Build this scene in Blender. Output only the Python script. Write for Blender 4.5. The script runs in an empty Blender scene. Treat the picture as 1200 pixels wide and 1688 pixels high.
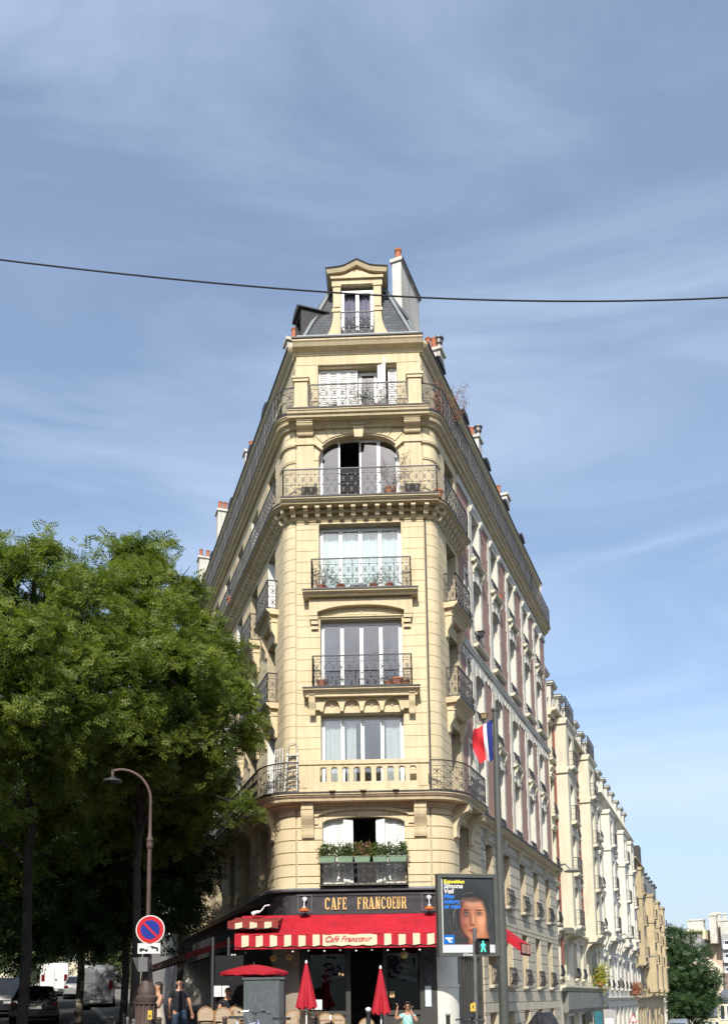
import bpy, bmesh, random
import numpy as np
from math import *
from mathutils import Vector, Matrix
random.seed(7)
SC = bpy.context.scene
COL = SC.collection
# ---------------------------------------------------------------- camera, sky, sun, exposure
FPX, PITCH, ROLL, CAMZ = 1500.0, atan(1500.0/10750), .0121, 1.6
cF = Vector((0, cos(PITCH), sin(PITCH))); cU0 = Vector((0, -sin(PITCH), cos(PITCH))); cR0 = Vector((1, 0, 0))
cU = cU0*cos(ROLL)+cR0*sin(ROLL); cR = cR0*cos(ROLL)-cU0*sin(ROLL)
PYC = 1648-FPX*tan(PITCH)
cam = bpy.data.cameras.new('camera'); camo = bpy.data.objects.new('camera', cam); COL.objects.link(camo)
m = Matrix((cR, cU, -cF)).transposed().to_4x4(); m.translation = Vector((0, 0, CAMZ)); camo.matrix_world = m
cam.sensor_fit = 'VERTICAL'; cam.sensor_height = 36; cam.lens = 36*FPX/1688; cam.shift_y = (PYC-844)/1688
cam.clip_start = .1; cam.clip_end = 6000
SC.camera = camo
SUN_EL, SUN_AZ = radians(39), radians(-5)
sdir = Vector((sin(SUN_AZ)*cos(SUN_EL), -cos(SUN_AZ)*cos(SUN_EL), sin(SUN_EL)))
sl = bpy.data.lights.new('sun', 'SUN'); sl.energy = 4.4; sl.angle = radians(.5); sl.color = (1, .955, .87)
so = bpy.data.objects.new('sun', sl); COL.objects.link(so); so.location = (0, 0, 60)
so.rotation_euler = sdir.to_track_quat('Z', 'Y').to_euler()
W = bpy.data.worlds.new('World'); SC.world = W; W.use_nodes = True
nt = W.node_tree; nt.nodes.clear()
def N(t, k, **kw):
    n = t.nodes.new(k)
    for a, b in kw.items():
        if a.startswith('i_'): n.inputs[a[2:].replace('_', ' ')].default_value = b
        else: setattr(n, a, b)
    return n
sky = N(nt, 'ShaderNodeTexSky', sky_type='NISHITA', sun_disc=False, sun_elevation=SUN_EL, sun_rotation=pi-SUN_AZ, altitude=60, air_density=1.0, dust_density=1.6, ozone_density=1.8)
tc = N(nt, 'ShaderNodeTexCoord'); mp = N(nt, 'ShaderNodeMapping'); mp.inputs['Scale'].default_value = (1.1, 2.2, 5.5); mp.inputs['Rotation'].default_value = (0, .35, .3)
n1 = N(nt, 'ShaderNodeTexNoise', i_Scale=1.5, i_Detail=9, i_Roughness=.55, i_Distortion=.9)
n2 = N(nt, 'ShaderNodeTexNoise', i_Scale=.8, i_Detail=4, i_Roughness=.5)
cr = N(nt, 'ShaderNodeValToRGB'); cr.color_ramp.elements[0].position = .42; cr.color_ramp.elements[1].position = .74
cr2 = N(nt, 'ShaderNodeValToRGB'); cr2.color_ramp.elements[0].position = .3; cr2.color_ramp.elements[1].position = .75
mul = N(nt, 'ShaderNodeMath', operation='MULTIPLY'); mul2 = N(nt, 'ShaderNodeMath', operation='MULTIPLY_ADD'); mul2.inputs[1].default_value = .85; mul2.inputs[2].default_value = .17
mx = N(nt, 'ShaderNodeMix', data_type='RGBA'); mx.inputs[7].default_value = (4.2, 5.05, 6.2, 1)
bg = N(nt, 'ShaderNodeBackground', i_Strength=.15); wo = N(nt, 'ShaderNodeOutputWorld')
L = nt.links.new
L(tc.outputs['Generated'], mp.inputs[0]); L(mp.outputs[0], n1.inputs['Vector']); L(mp.outputs[0], n2.inputs['Vector'])
L(n1.outputs[0], cr.inputs[0]); L(n2.outputs[0], cr2.inputs[0]); L(cr.outputs[0], mul.inputs[0]); L(cr2.outputs[0], mul.inputs[1])
L(mul.outputs[0], mul2.inputs[0]); L(mul2.outputs[0], mx.inputs[0]); L(sky.outputs[0], mx.inputs[6]); sx = N(nt, 'ShaderNodeSeparateXYZ'); hz = N(nt, 'ShaderNodeMapRange'); hz.inputs[1].default_value = 0; hz.inputs[2].default_value = .30; hz.inputs[3].default_value = .85; hz.inputs[4].default_value = 0
hm = N(nt, 'ShaderNodeMix', data_type='RGBA'); hm.inputs[7].default_value = (2.9, 3.55, 4.2, 1)
L(tc.outputs['Generated'], sx.inputs[0]); L(sx.outputs[2], hz.inputs[0]); L(hz.outputs[0], hm.inputs[0]); L(mx.outputs[2], hm.inputs[6]); L(hm.outputs[2], bg.inputs[0]); L(bg.outputs[0], wo.inputs[0])
SC.view_settings.view_transform = 'Standard'; SC.view_settings.look = 'None'; SC.view_settings.exposure = 0.36; SC.view_settings.gamma = 1
SC.cycles.max_bounces = 6; SC.cycles.transparent_max_bounces = 12
# ---------------------------------------------------------------- materials
MATS = {}
def mat(name, col, rough=.8, var=.12, scale=3.0, bump=.0, bscale=40, metal=0, spec=.4, col2=None, island=0, streak=0, tile=None, emit=None, coat=0):
    if name in MATS: return MATS[name]
    M = bpy.data.materials.new(name); M.use_nodes = True; t = M.node_tree; b = t.nodes['Principled BSDF']; k = t.links.new
    b.inputs['Roughness'].default_value = rough; b.inputs['Metallic'].default_value = metal; b.inputs['Specular IOR Level'].default_value = spec
    b.inputs['Coat Weight'].default_value = coat
    c = tuple(col)+(1,)
    g = N(t, 'ShaderNodeNewGeometry'); src = g.outputs['Position']
    out = None
    if col2 is None: d = tuple(max(0, x*(1-var*2)) for x in col)+(1,)
    else: d = tuple(col2)+(1,)
    nz = N(t, 'ShaderNodeTexNoise', i_Scale=scale, i_Detail=6, i_Roughness=.6); k(src, nz.inputs['Vector'])
    rp = N(t, 'ShaderNodeValToRGB'); rp.color_ramp.elements[0].position = .32; rp.color_ramp.elements[1].position = .72
    k(nz.outputs[0], rp.inputs[0])
    mxx = N(t, 'ShaderNodeMix', data_type='RGBA'); mxx.inputs[6].default_value = d; mxx.inputs[7].default_value = c
    k(rp.outputs[0], mxx.inputs[0]); out = mxx.outputs[2]
    if streak:
        mp = N(t, 'ShaderNodeMapping'); mp.inputs['Scale'].default_value = (4, 4, .35); k(src, mp.inputs[0])
        n3 = N(t, 'ShaderNodeTexNoise', i_Scale=1.6, i_Detail=5); k(mp.outputs[0], n3.inputs['Vector'])
        r3 = N(t, 'ShaderNodeValToRGB'); r3.color_ramp.elements[0].position = .45; r3.color_ramp.elements[1].position = .75
        k(n3.outputs[0], r3.inputs[0])
        mm = N(t, 'ShaderNodeMix', data_type='RGBA', blend_type='MULTIPLY'); mm.inputs[7].default_value = (1-streak, 1-streak*1.05, 1-streak*1.2, 1)
        k(r3.outputs[0], mm.inputs[0]); k(out, mm.inputs[6]); out = mm.outputs[2]
    if island:
        hs = N(t, 'ShaderNodeHueSaturation'); mr = N(t, 'ShaderNodeMapRange'); mr.inputs[3].default_value = 1-island; mr.inputs[4].default_value = 1+island
        k(g.outputs['Random Per Island'], mr.inputs[0]); k(mr.outputs[0], hs.inputs['Value']); k(out, hs.inputs['Color']); out = hs.outputs[0]
    h = None
    if tile:   # (row height, width, mortar colour): rows in z, run along the horizontal
        rh, rw, mc, jt = tile
        sp = N(t, 'ShaderNodeSeparateXYZ'); k(src, sp.inputs[0]); cb = N(t, 'ShaderNodeCombineXYZ')
        ad = N(t, 'ShaderNodeMath', operation='MULTIPLY_ADD'); ad.inputs[1].default_value = .75; k(sp.outputs[0], ad.inputs[0])
        m2 = N(t, 'ShaderNodeMath', operation='MULTIPLY'); m2.inputs[1].default_value = .92; k(sp.outputs[1], m2.inputs[0]); k(m2.outputs[0], ad.inputs[2])
        k(ad.outputs[0], cb.inputs[0]); k(sp.outputs[2], cb.inputs[1])
        bt = N(t, 'ShaderNodeTexBrick'); bt.inputs['Scale'].default_value = 1; bt.inputs['Brick Width'].default_value = rw; bt.inputs['Row Height'].default_value = rh
        bt.inputs['Mortar Size'].default_value = jt; bt.inputs['Mortar'].default_value = tuple(mc)+(1,); bt.inputs['Mortar Smooth'].default_value = .2
        k(out, bt.inputs['Color1'])
        h2 = N(t, 'ShaderNodeHueSaturation', i_Value=.68); k(out, h2.inputs['Color']); k(h2.outputs[0], bt.inputs['Color2'])
        k(cb.outputs[0], bt.inputs['Vector']); out = bt.outputs[0]
        h = bt.outputs['Fac']
    k(out, b.inputs['Base Color'])
    if bump or h:
        bp = N(t, 'ShaderNodeBump', i_Strength=bump or .5, i_Distance=.02); 
        if h: bp.invert = True; k(h, bp.inputs['Height'])
        else:
            n4 = N(t, 'ShaderNodeTexNoise', i_Scale=bscale, i_Detail=4); k(src, n4.inputs['Vector']); k(n4.outputs[0], bp.inputs['Height'])
        k(bp.outputs[0], b.inputs['Normal'])
    if emit:
        b.inputs['Emission Color'].default_value = tuple(emit[:3])+(1,); b.inputs['Emission Strength'].default_value = emit[3]
    MATS[name] = M; return M
def glass(name, tint=(.55, .6, .65), refl=.16, rough=.02, ripple=.06):
    M = bpy.data.materials.new(name); M.use_nodes = True; t = M.node_tree; t.nodes.clear(); k = t.links.new
    tr = N(t, 'ShaderNodeBsdfTransparent'); tr.inputs[0].default_value = tuple(tint)+(1,)
    gl = N(t, 'ShaderNodeBsdfGlossy', i_Roughness=rough); fr = N(t, 'ShaderNodeFresnel', i_IOR=1.5)
    g = N(t, 'ShaderNodeNewGeometry'); nz = N(t, 'ShaderNodeTexNoise', i_Scale=1.7, i_Detail=2); bp = N(t, 'ShaderNodeBump', i_Strength=ripple, i_Distance=.1)
    k(g.outputs['Position'], nz.inputs['Vector']); k(nz.outputs[0], bp.inputs['Height']); k(bp.outputs[0], gl.inputs['Normal'])
    ad = N(t, 'ShaderNodeMath', operation='ADD', use_clamp=True); ad.inputs[1].default_value = refl
    mx = N(t, 'ShaderNodeMixShader'); o = N(t, 'ShaderNodeOutputMaterial')
    k(fr.outputs[0], ad.inputs[0]); k(ad.outputs[0], mx.inputs[0]); k(tr.outputs[0], mx.inputs[1]); k(gl.outputs[0], mx.inputs[2]); k(mx.outputs[0], o.inputs[0])
    MATS[name] = M; return M
STONE = mat('cream_stone', (.66, .545, .35), .85, .07, .9, .2, 45, island=.06, streak=.13)
STONE2 = mat('cream_trim', (.645, .53, .34), .85, .08, 1.6, .2, 45, streak=.18)
BASEST = mat('base_stone', (.52, .465, .36), .85, .08, 1.5, .2, 50, island=.06, streak=.15)
GROUTM = mat('mortar_joint', (.46, .385, .26), .95, .1)
WSTONE = mat('white_stone', (.66, .625, .54), .8, .08, 1.6, .1, 50, streak=.2, island=.05)
WSTONE2 = mat('pale_render', (.65, .60, .46), .85, .08, .8, .2, 30, streak=.2)
GOLDST = mat('gold_stone', (.46, .38, .24), .85, .12, 1.0, .2, 30, streak=.2)
BRICK = mat('red_brick', (.40, .125, .08), .85, .25, 2.5, .5, tile=(.075, .235, (.46, .37, .31), .014))
IRON = mat('black_iron', (.045, .045, .05), .5, .2, 5)
ZINC = mat('zinc', (.17, .185, .20), .5, .15, 2, metal=.2, streak=.2)
LEAD = mat('dark_flashing', (.05, .045, .045), .6, .2, 4)
SLATE = mat('slate', (.09, .10, .115), .55, .25, 3, .6, tile=(.13, .22, (.03, .033, .038), .008))
WHITE = mat('white_paint', (.80, .80, .79), .45, .03, 3)
SHUT = mat('shutter_paint', (.78, .77, .73), .55, .05, 3)
CURT = mat('white_curtain', (.78, .82, .82), .9, .08, 2)
DARKIN = mat('dark_interior', (.045, .042, .04), .9, .2, 1.5)
CHIMW = mat('chimney_render', (.66, .63, .56), .9, .14, .9, .25, 20, streak=.35)
TERRA = mat('terracotta', (.46, .16, .075), .8, .2, 6)
GLASS = glass('window_glass', (.5, .55, .6), .13); GLASSD = glass('shop_glass', (.5, .5, .5), .06); GLASSB = glass('bright_window_glass', (.88, .92, .93), .06)
# ---------------------------------------------------------------- mesh builder
SPLIT = {'interior', 'pilaster', 'arched_surround', 'cornice_bracket', 'attic_pier', 'end_board', 'bracket', 'frieze', 'window_surround', 'arcade_corbel', 'rear_window', 'panel_moulding', 'strap', 'leg', 'oriel_trim', 'moulding', 'base_moulding'}
class MB:
    def __init__(s, fr=None): s.v = []; s.f = []; s.fr = fr
    def V(s, p):
        p = Vector(p)
        if s.fr is not None: p = s.fr @ p
        s.v.append(p); return len(s.v)-1
    def P(s, pts): return [s.V(p) for p in pts]
    def face(s, *i): s.f.append(tuple(i))
    def box(s, x0, x1, y0, y1, z0, z1):
        a = s.P([(x0, y0, z0), (x1, y0, z0), (x1, y1, z0), (x0, y1, z0), (x0, y0, z1), (x1, y0, z1), (x1, y1, z1), (x0, y1, z1)])
        for q in ((3, 2, 1, 0), (4, 5, 6, 7), (0, 1, 5, 4), (1, 2, 6, 5), (2, 3, 7, 6), (3, 0, 4, 7)): s.f.append(tuple(a[i] for i in q))
        return s
    def hexa(s, b, t):
        a = s.P(list(b)+list(t)); n = len(b)
        s.f.append(tuple(a[:n][::-1])); s.f.append(tuple(a[n:]))
        for i in range(n): s.f.append((a[i], a[(i+1) % n], a[n+(i+1) % n], a[n+i]))
        return s
    def bar(s, p, q, w, h=None, up=(0, 0, 1)):
        p = Vector(p); q = Vector(q); h = h or w; d = (q-p).normalized(); u = Vector(up)
        if abs(d.dot(u)) > .98: u = Vector((1, 0, 0)) if abs(d.x) < .9 else Vector((0, 1, 0))
        x = d.cross(u).normalized()*w/2; y = x.cross(d).normalized()*h/2
        return s.hexa([p-x-y, p+x-y, p+x+y, p-x+y], [q-x-y, q+x-y, q+x+y, q-x+y])
    def tube(s, pts, r, n=8, cap=True):
        pts = [Vector(p) for p in pts]; rs = r if isinstance(r, (list, tuple)) else [r]*len(pts)
        rings = []; up = None
        for i, p in enumerate(pts):
            d = (pts[min(i+1, len(pts)-1)]-pts[max(i-1, 0)])
            d = d.normalized() if d.length > 1e-9 else Vector((0, 0, 1))
            if up is None: up = Vector((1, 0, 0)) if abs(d.x) < .8 else Vector((0, 1, 0))
            x = up - d*up.dot(d); x.normalize(); up = x; y = d.cross(x)
            rings.append(s.P([p+x*cos(2*pi*k/n)*rs[i]+y*sin(2*pi*k/n)*rs[i] for k in range(n)]))
        for a, b in zip(rings, rings[1:]):
            for k in range(n): s.f.append((a[k], a[(k+1) % n], b[(k+1) % n], b[k]))
        if cap: s.f.append(tuple(rings[0][::-1])); s.f.append(tuple(rings[-1]))
        return s
    def lathe(s, c, prof, n=16, a0=0, a1=2*pi):
        full = abs(a1-a0-2*pi) < 1e-6; m = n if full else n+1; rings = []
        for r, z in prof:
            rings.append(s.P([(c[0]+r*cos(a0+(a1-a0)*k/n), c[1]+r*sin(a0+(a1-a0)*k/n), c[2]+z) for k in range(m)]))
        for a, b in zip(rings, rings[1:]):
            for k in range(n): s.f.append((a[k], a[(k+1) % m], b[(k+1) % m], b[k]))
        if full: s.f.append(tuple(rings[0][::-1])); s.f.append(tuple(rings[-1]))
        return s
    def prism(s, poly, axis, d0, d1):
        """poly of 2D points; axis 0: (y,z) extruded in x, 1: (x,z) extruded in y, 2: (x,y) extruded in z"""
        def mk(p, d): return [(d, p[0], p[1]), (p[0], d, p[1]), (p[0], p[1], d)][axis]
        a = s.P([mk(p, d0) for p in poly]); b = s.P([mk(p, d1) for p in poly]); n = len(poly)
        s.f.append(tuple(a[::-1])); s.f.append(tuple(b))
        for i in range(n): s.f.append((a[i], a[(i+1) % n], b[(i+1) % n], b[i]))
        return s
    def grid(s, fn, nu, nv):
        ix = [[s.V(fn(i/nu, j/nv)) for i in range(nu+1)] for j in range(nv+1)]
        for j in range(nv):
            for i in range(nu): s.f.append((ix[j][i], ix[j][i+1], ix[j+1][i+1], ix[j+1][i]))
        return s
    def add(s, o): 
        n = len(s.v); s.v += o.v; s.f += [tuple(i+n for i in q) for q in o.f]; return s
    def parts(s):
        par = list(range(len(s.v)))
        def fd(i):
            while par[i] != i: par[i] = par[par[i]]; i = par[i]
            return i
        for f in s.f:
            a = fd(f[0])
            for k in f[1:]: par[fd(k)] = a
        g = {}
        for f in s.f: g.setdefault(fd(f[0]), []).append(f)
        out = []
        for fs in g.values():
            o = MB(); mp = {}
            for f in fs:
                for k in f:
                    if k not in mp: mp[k] = len(o.v); o.v.append(s.v[k])
                o.f.append(tuple(mp[k] for k in f))
            out.append(o)
        return out
    def build(s, name, m, parent=None, smooth=False, **tagkw):
        if name in SPLIT and parent is not None:
            ps = s.parts()
            if 1 < len(ps) <= 120:
                return [p.build('_'+name, m, parent, smooth) for p in ps][0]
        name = name.lstrip('_')
        me = bpy.data.meshes.new(name)
        if parent is not None: loc = rootloc(parent)
        else:
            xs = [p.x for p in s.v]; ys = [p.y for p in s.v]; loc = Vector(((min(xs)+max(xs))/2, (min(ys)+max(ys))/2, min(p.z for p in s.v)))
        me.from_pydata([tuple(p-loc) for p in s.v], [], s.f)
        bm = bmesh.new(); bm.from_mesh(me); bmesh.ops.recalc_face_normals(bm, faces=bm.faces); bm.to_mesh(me); bm.free()
        if smooth:
            me.polygons.foreach_set('use_smooth', [True]*len(me.polygons)); me.set_sharp_from_angle(angle=radians(40))
        if m is not None: me.materials.append(m)
        o = bpy.data.objects.new(name, me); COL.objects.link(o)
        if parent is not None: o.parent = parent
        else: o.location = loc
        for k, v in tagkw.items(): o[k] = v
        return o
def rootloc(p):
    while p.parent is not None: p = p.parent
    return Vector(p.get('_l', p.location)) if False else p.location.copy()
def empty(name, loc, label=None, category=None, group=None, rz=0):
    o = bpy.data.objects.new(name, None); o.empty_display_size = .2; o.location = loc; o.rotation_euler = (0, 0, rz); COL.objects.link(o)
    if label: o['label'] = label
    if category: o['category'] = category
    if group: o['group'] = group
    return o
KIDS = {}
def kids(o): return [c for c in bpy.data.objects if c.parent == o]
def copy_tree(src, loc=None, rz=None, label=None, parent=None, cache=None):
    if cache is None:
        cache = {}
        for c in bpy.data.objects:
            if c.parent: cache.setdefault(c.parent.name, []).append(c)
    c = src.copy(); COL.objects.link(c)
    if parent is not None: c.parent = parent
    if loc is not None: c.location = loc
    if rz is not None: c.rotation_euler = (0, 0, rz)
    if label: c['label'] = label
    for ch in cache.get(src.name, []): copy_tree(ch, parent=c, cache=cache)
    return c
def frame(o, x, y=None, z=(0, 0, 1)):
    x = Vector(x).normalized(); z = Vector(z); y = z.cross(x) if y is None else Vector(y)
    m = Matrix((x, y, z)).transposed().to_4x4(); m.translation = Vector(o); return m
def at(px, py, Y):
    d = cF*FPX+cR*(px-600)+cU*(PYC-py); return Vector((0, 0, CAMZ))+d*(Y/d.y)
def ground(x, y):
    # left street climbs, right street falls away
    l = float(np.interp(y, [12, 24, 35, 48, 66, 120], [0, .42, .8, 1.3, 2.26, 4.0]))
    r = -max(0, min(y, 150)-26)*.042 - max(0, min(y, 400)-150)*.03
    w = min(1, max(0, (x/max(y, 1.0)+.15)/.22)); w = w*w*(3-2*w)
    return l*(1-w)+r*w
# ---------------------------------------------------------------- facade path
BA = radians(2); BO = Vector((0, 27.3, 0)); BU = Vector((cos(BA), -sin(BA), 0)); BV = Vector((sin(BA), cos(BA), 0))
HALF = 2.03
class Path:
    def __init__(s, r, h=HALF, azR=19.9, azL=21): s.r = r; s.h = h; s.az = {1: radians(azR), -1: radians(azL)}
    def arc(s, side=1): return s.r*(pi/2-s.az[side])
    def S(s, t, side=1): return side*(s.h+s.arc(side)+t)
    def uvn(s, q):
        side = 1 if q >= 0 else -1; a = abs(q); h = s.h; r = s.r; L = s.arc(side)
        if a <= h: return q, 0, 0, -1
        if a <= h+L:
            g = (a-h)/r; return side*(h+r*sin(g)), r*(1-cos(g)), side*sin(g), -cos(g)
        t = a-h-L; z = s.az[side]; ph = pi/2-z
        return side*(h+r*sin(ph)+t*sin(z)), r*(1-cos(ph))+t*cos(z), side*cos(z), -sin(z)
    def pt(s, q, off=0, z=0):
        u, v, nu, nv = s.uvn(q); return BO+BU*(u+nu*off)+BV*(v+nv*off)+Vector((0, 0, z))
    def fr(s, q, off=0, z=0):
        u, v, nu, nv = s.uvn(q); n = BU*nu+BV*nv; x = Vector((-n.y, n.x, 0))  # x runs with increasing q, y inward
        return frame(s.pt(q, off, z), x, -n)
    def stations(s, a, b, step=None):
        if a > b: a, b = b, a
        q = [a, b]
        for side in (1, -1):
            L = s.arc(side); n = 7
            q += [side*(s.h+L*k/n) for k in range(n+1)]
        q = sorted(x for x in q if a-1e-6 <= x <= b+1e-6)
        o = []
        for x in q:
            if not o or x-o[-1] > .004: o.append(x)
        return o
PA = Path(.5); PB = Path(.8); PC = Path(.15, 1.95); PS = Path(.01, 3.2)
def hit(px, py, path, side, off):
    p0 = path.pt(path.S(5, side), off); d = path.pt(path.S(6, side), off)-p0; n = Vector((-d.y, d.x, 0)); r = cF*FPX+cR*(px-600)+cU*(PYC-py)
    C = Vector((0, 0, CAMZ)); k = (p0-C).dot(n)/r.dot(n); p = C+r*k; return (p-p0).dot(d.normalized())+5, p.z
def sweep(mb, path, a, b, prof, closed=True):
    """prof: list of (off, z)"""
    st = path.stations(a, b); rings = [mb.P([path.pt(q, o, z) for o, z in prof]) for q in st]; n = len(prof)
    for A, B in zip(rings, rings[1:]):
        for k in range(n if closed else n-1): mb.f.append((A[k], B[k], B[(k+1) % n], A[(k+1) % n]))
    if closed: mb.f.append(tuple(rings[0])); mb.f.append(tuple(rings[-1][::-1]))
    return mb
def cells(a, b, z0, z1, ops):
    """rectangles of a wall [a,b]x[z0,z1] that are not in the openings"""
    ss = sorted({a, b} | {min(max(o[k], a), b) for o in ops for k in (0, 1)}); out = []
    for s0, s1 in zip(ss, ss[1:]):
        if s1-s0 < 1e-4: continue
        mid = (s0+s1)/2; z = z0
        for o in sorted([o for o in ops if o[0] < mid < o[1]], key=lambda o: o[2]):
            if o[2] > z: out.append((s0, s1, z, min(o[2], z1)))
            z = max(z, o[3])
        if z < z1-1e-4: out.append((s0, s1, z, z1))
    return [c for c in out if c[3]-c[2] > 1e-4]
def core(mb, path, a, b, z0, z1, ops, o0, o1):
    for s0, s1, za, zb in cells(a, b, z0, z1, ops): sweep(mb, path, s0, s1, [(o1, za), (o0, za), (o0, zb), (o1, zb)])
def block(path, s0, s1, z0, z1, off, d=.02, g=.0045, bev=.006):
    mb = MB(); s0 += g; s1 -= g
    return sweep(mb, path, s0, s1, [(off-d, z0+g), (off-bev, z0+g), (off, z0+g+bev), (off, z1-g-bev), (off-bev, z1-g), (off-d, z1-g)])
def courses(path, a, b, z0, z1, ops, off, ch, blen, d=.02, g=.0045, seed=1):
    """list of block builders"""
    rnd = random.Random(seed); out = []; n = max(1, round((z1-z0)/ch)); h = (z1-z0)/n
    for i in range(n):
        za, zb = z0+i*h, z0+(i+1)*h
        zs = sorted({za, zb} | {o[k] for o in ops for k in (2, 3) if za+.03 < o[k] < zb-.03})
        for y0, y1 in zip(zs, zs[1:]):
            ym = (y0+y1)/2; q = a; iv = []
            for o in sorted([o for o in ops if o[2] < ym < o[3]]):
                if o[0] > q: iv.append((q, min(o[0], b)))
                q = max(q, o[1])
            if q < b: iv.append((q, b))
            for s0, s1 in iv:
                if s1-s0 < .03: continue
                k = max(1, round((s1-s0)/blen)); 
                cut = [s0]+[s0+(s1-s0)*(j+(.22 if i % 2 else -.22))/k for j in range(1, k)]+[s1]
                for c0, c1 in zip(cut, cut[1:]): out.append(block(path, c0, c1, y0, y1, off, d, g))
    return out
# ---------------------------------------------------------------- shared parts of facades
CURTS = [CURT, CURT, mat('ivory_curtain', (.62, .57, .45), .9, .08, 2), mat('grey_curtain', (.42, .42, .42), .9, .1, 2)]
def window(parent, fr, w, h, n=2, curtain='full', g=None, pm=None, transom=0, stile=.055, skip=(), name='window', sill=False, cm=None, simple=False):
    """opening centre-bottom frame: x along wall, y inward"""
    pm = pm or WHITE; g = g or GLASS; x0 = -w/2; e = .05; lw = (w-2*e)/n
    f = MB(fr); f.box(x0, x0+e, 0, .07, 0, h); f.box(-x0-e, -x0, 0, .07, 0, h); f.box(x0+e, -x0-e, 0, .07, h-e, h); f.box(x0+e, -x0-e, 0, .07, 0, e)
    top = h-e
    if transom: f.box(x0+e, -x0-e, .004, .066, transom-.03, transom+.03)
    for i in range(n):
        if i in skip: continue
        a = x0+e+i*lw; b = a+lw
        f.box(a+.004, a+stile, -.02, .035, e+.004, top-.004); f.box(b-stile, b-.004, -.02, .035, e+.004, top-.004)
        f.box(a+stile, b-stile, -.02, .035, top-.07, top-.004)
        f.box(a+stile, b-stile, -.02, .035, e+.004, e+.13)
    if sill: f.box(x0-.04, -x0+.04, -.28, 0, -.06, 0)
    wo = f.build(name, pm, parent)
    if simple:
        p = MB(fr)
        for i in range(n):
            if i in skip: continue
            a = x0+e+i*lw; p.box(a+stile, a+lw-stile, .004, .012, e+.13, top-.07)
        p.build('pane', g, wo)
    else:
        for i in range(n):
            if i in skip: continue
            a = x0+e+i*lw
            MB(fr).box(a+stile, a+lw-stile, .004, .012, e+.13, top-.07).build('pane', g, wo)
    spans = []
    if curtain == 'full': spans = [(x0+.06, -x0-.06)]
    elif curtain == 'sides': spans = [(x0+.06, x0+.06+w*.16), (-x0-.06-w*.13, -x0-.06)]
    elif curtain == 'left': spans = [(x0+.06, x0+w*.45)]
    elif curtain == 'mid': spans = [(x0+.06, x0+w*.26), (x0+w*.30, x0+w*.42), (-x0-w*.22, -x0-.06)]
    for a, b in spans:
        c = MB(fr); ph = random.random()*6
        c.grid(lambda u, v: (a+(b-a)*u, .14+.025*sin(u*(b-a)*55+ph+sin(v*3)*.8)+.015*sin(u*(b-a)*23+ph), .05+(h-.12)*v), max(8, int((b-a)*26)), 5)
        c.build('curtain', cm or random.choice(CURTS), wo, smooth=True)
    return wo
def rail_run(mb, fn, Ln, z0, h, cell=.25, detail=2, y=0):
    """iron railing along fn(a)->Vector (z ignored), a in 0..Ln"""
    n = max(1, round(Ln/cell)); c = Ln/n
    def Q(a, z): p = fn(a); return Vector((p.x, p.y, z0+z))
    k = max(1, int(Ln/.25))
    for z, t in ((.04, .022), (h*.43, .014), (h*.80, .014), (h-.015, .034)):
        for i in range(k): mb.bar(Q(Ln*i/k, z), Q(Ln*(i+1)/k, z), t, t)
    for i in range(n+1):
        a = i*c; big = i % 5 == 0 or i == n
        mb.bar(Q(a, 0), Q(a, h-.03), .026 if big else .013)
        if i == n: break
        mb.bar(Q(a+c/2, .04), Q(a+c/2, h-.03), .009)
        if detail < 1: continue
        for zl, zh in ((.05, h*.43), (h*.43, h*.80)):
            zm = (zl+zh)/2
            mb.bar(Q(a, zl), Q(a+c, zh), .010); mb.bar(Q(a, zh), Q(a+c, zl), .010)
            if detail > 1:
                m = 8; R = [Q(a+c/2+.075*cos(2*pi*j/m)*c/.25, zm+.085*sin(2*pi*j/m)) for j in range(m)]
                for j in range(m): mb.bar(R[j], R[(j+1) % m], .010)
            ctr = Q(a+c/2, zm); d = (Q(a+c, 0)-Q(a, 0)).normalized(); nn = Vector((-d.y, d.x, 0))
            R = [ctr+d*.034*cos(pi*j/3)+Vector((0, 0, .034*sin(pi*j/3))) for j in range(6)]
            mb.hexa([r-nn*.012 for r in R], [r+nn*.012 for r in R])
        if detail > 1:
            zm = h*.895; m = 6
            for q in (.25, .75):
                R = [Q(a+c*q+.035*cos(2*pi*j/m), zm+.05*sin(2*pi*j/m)) for j in range(m)]
                for j in range(m): mb.bar(R[j], R[(j+1) % m], .008)
def railing(parent, path, s0, s1, off, z0, h=.92, ends=(1, 1), detail=2, name='railing', back=.0):
    mb = MB(); Ln = s1-s0
    # true length along the offset curve
    rail_run(mb, lambda a: path.pt(s0+a, off), Ln, z0, h, detail=detail)
    for e, q in zip(ends, (s0, s1)):
        if e: rail_run(mb, lambda a, q=q: path.pt(q, off-a), off-back, z0, h, detail=detail)
    return mb.build(name, IRON, parent)
def slab(parent, path, s0, s1, off, ztop, th=.2, m=None, cap=True, name='balcony_slab'):
    """moulded stone slab with a dark flashing on its edge"""
    zb = ztop-th
    mb = sweep(MB(), path, s0, s1, [(-.02, ztop), (off, ztop), (off, ztop-.07), (off-.025, ztop-.08), (off-.045, ztop-th*.6), (off-.10, ztop-th*.75), (off-.12, zb), (-.02, zb)])
    o = mb.build(name, m or STONE2, parent)
    if cap:
        c = sweep(MB(), path, s0-.012, s1+.012, [(off-.12, ztop+.002), (off-.12, ztop+.014), (off+.02, ztop+.014), (off+.02, ztop-.03), (off+.004, ztop-.03), (off+.004, ztop+.002)])
        c.build('flashing', LEAD, o)
    return o
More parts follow.
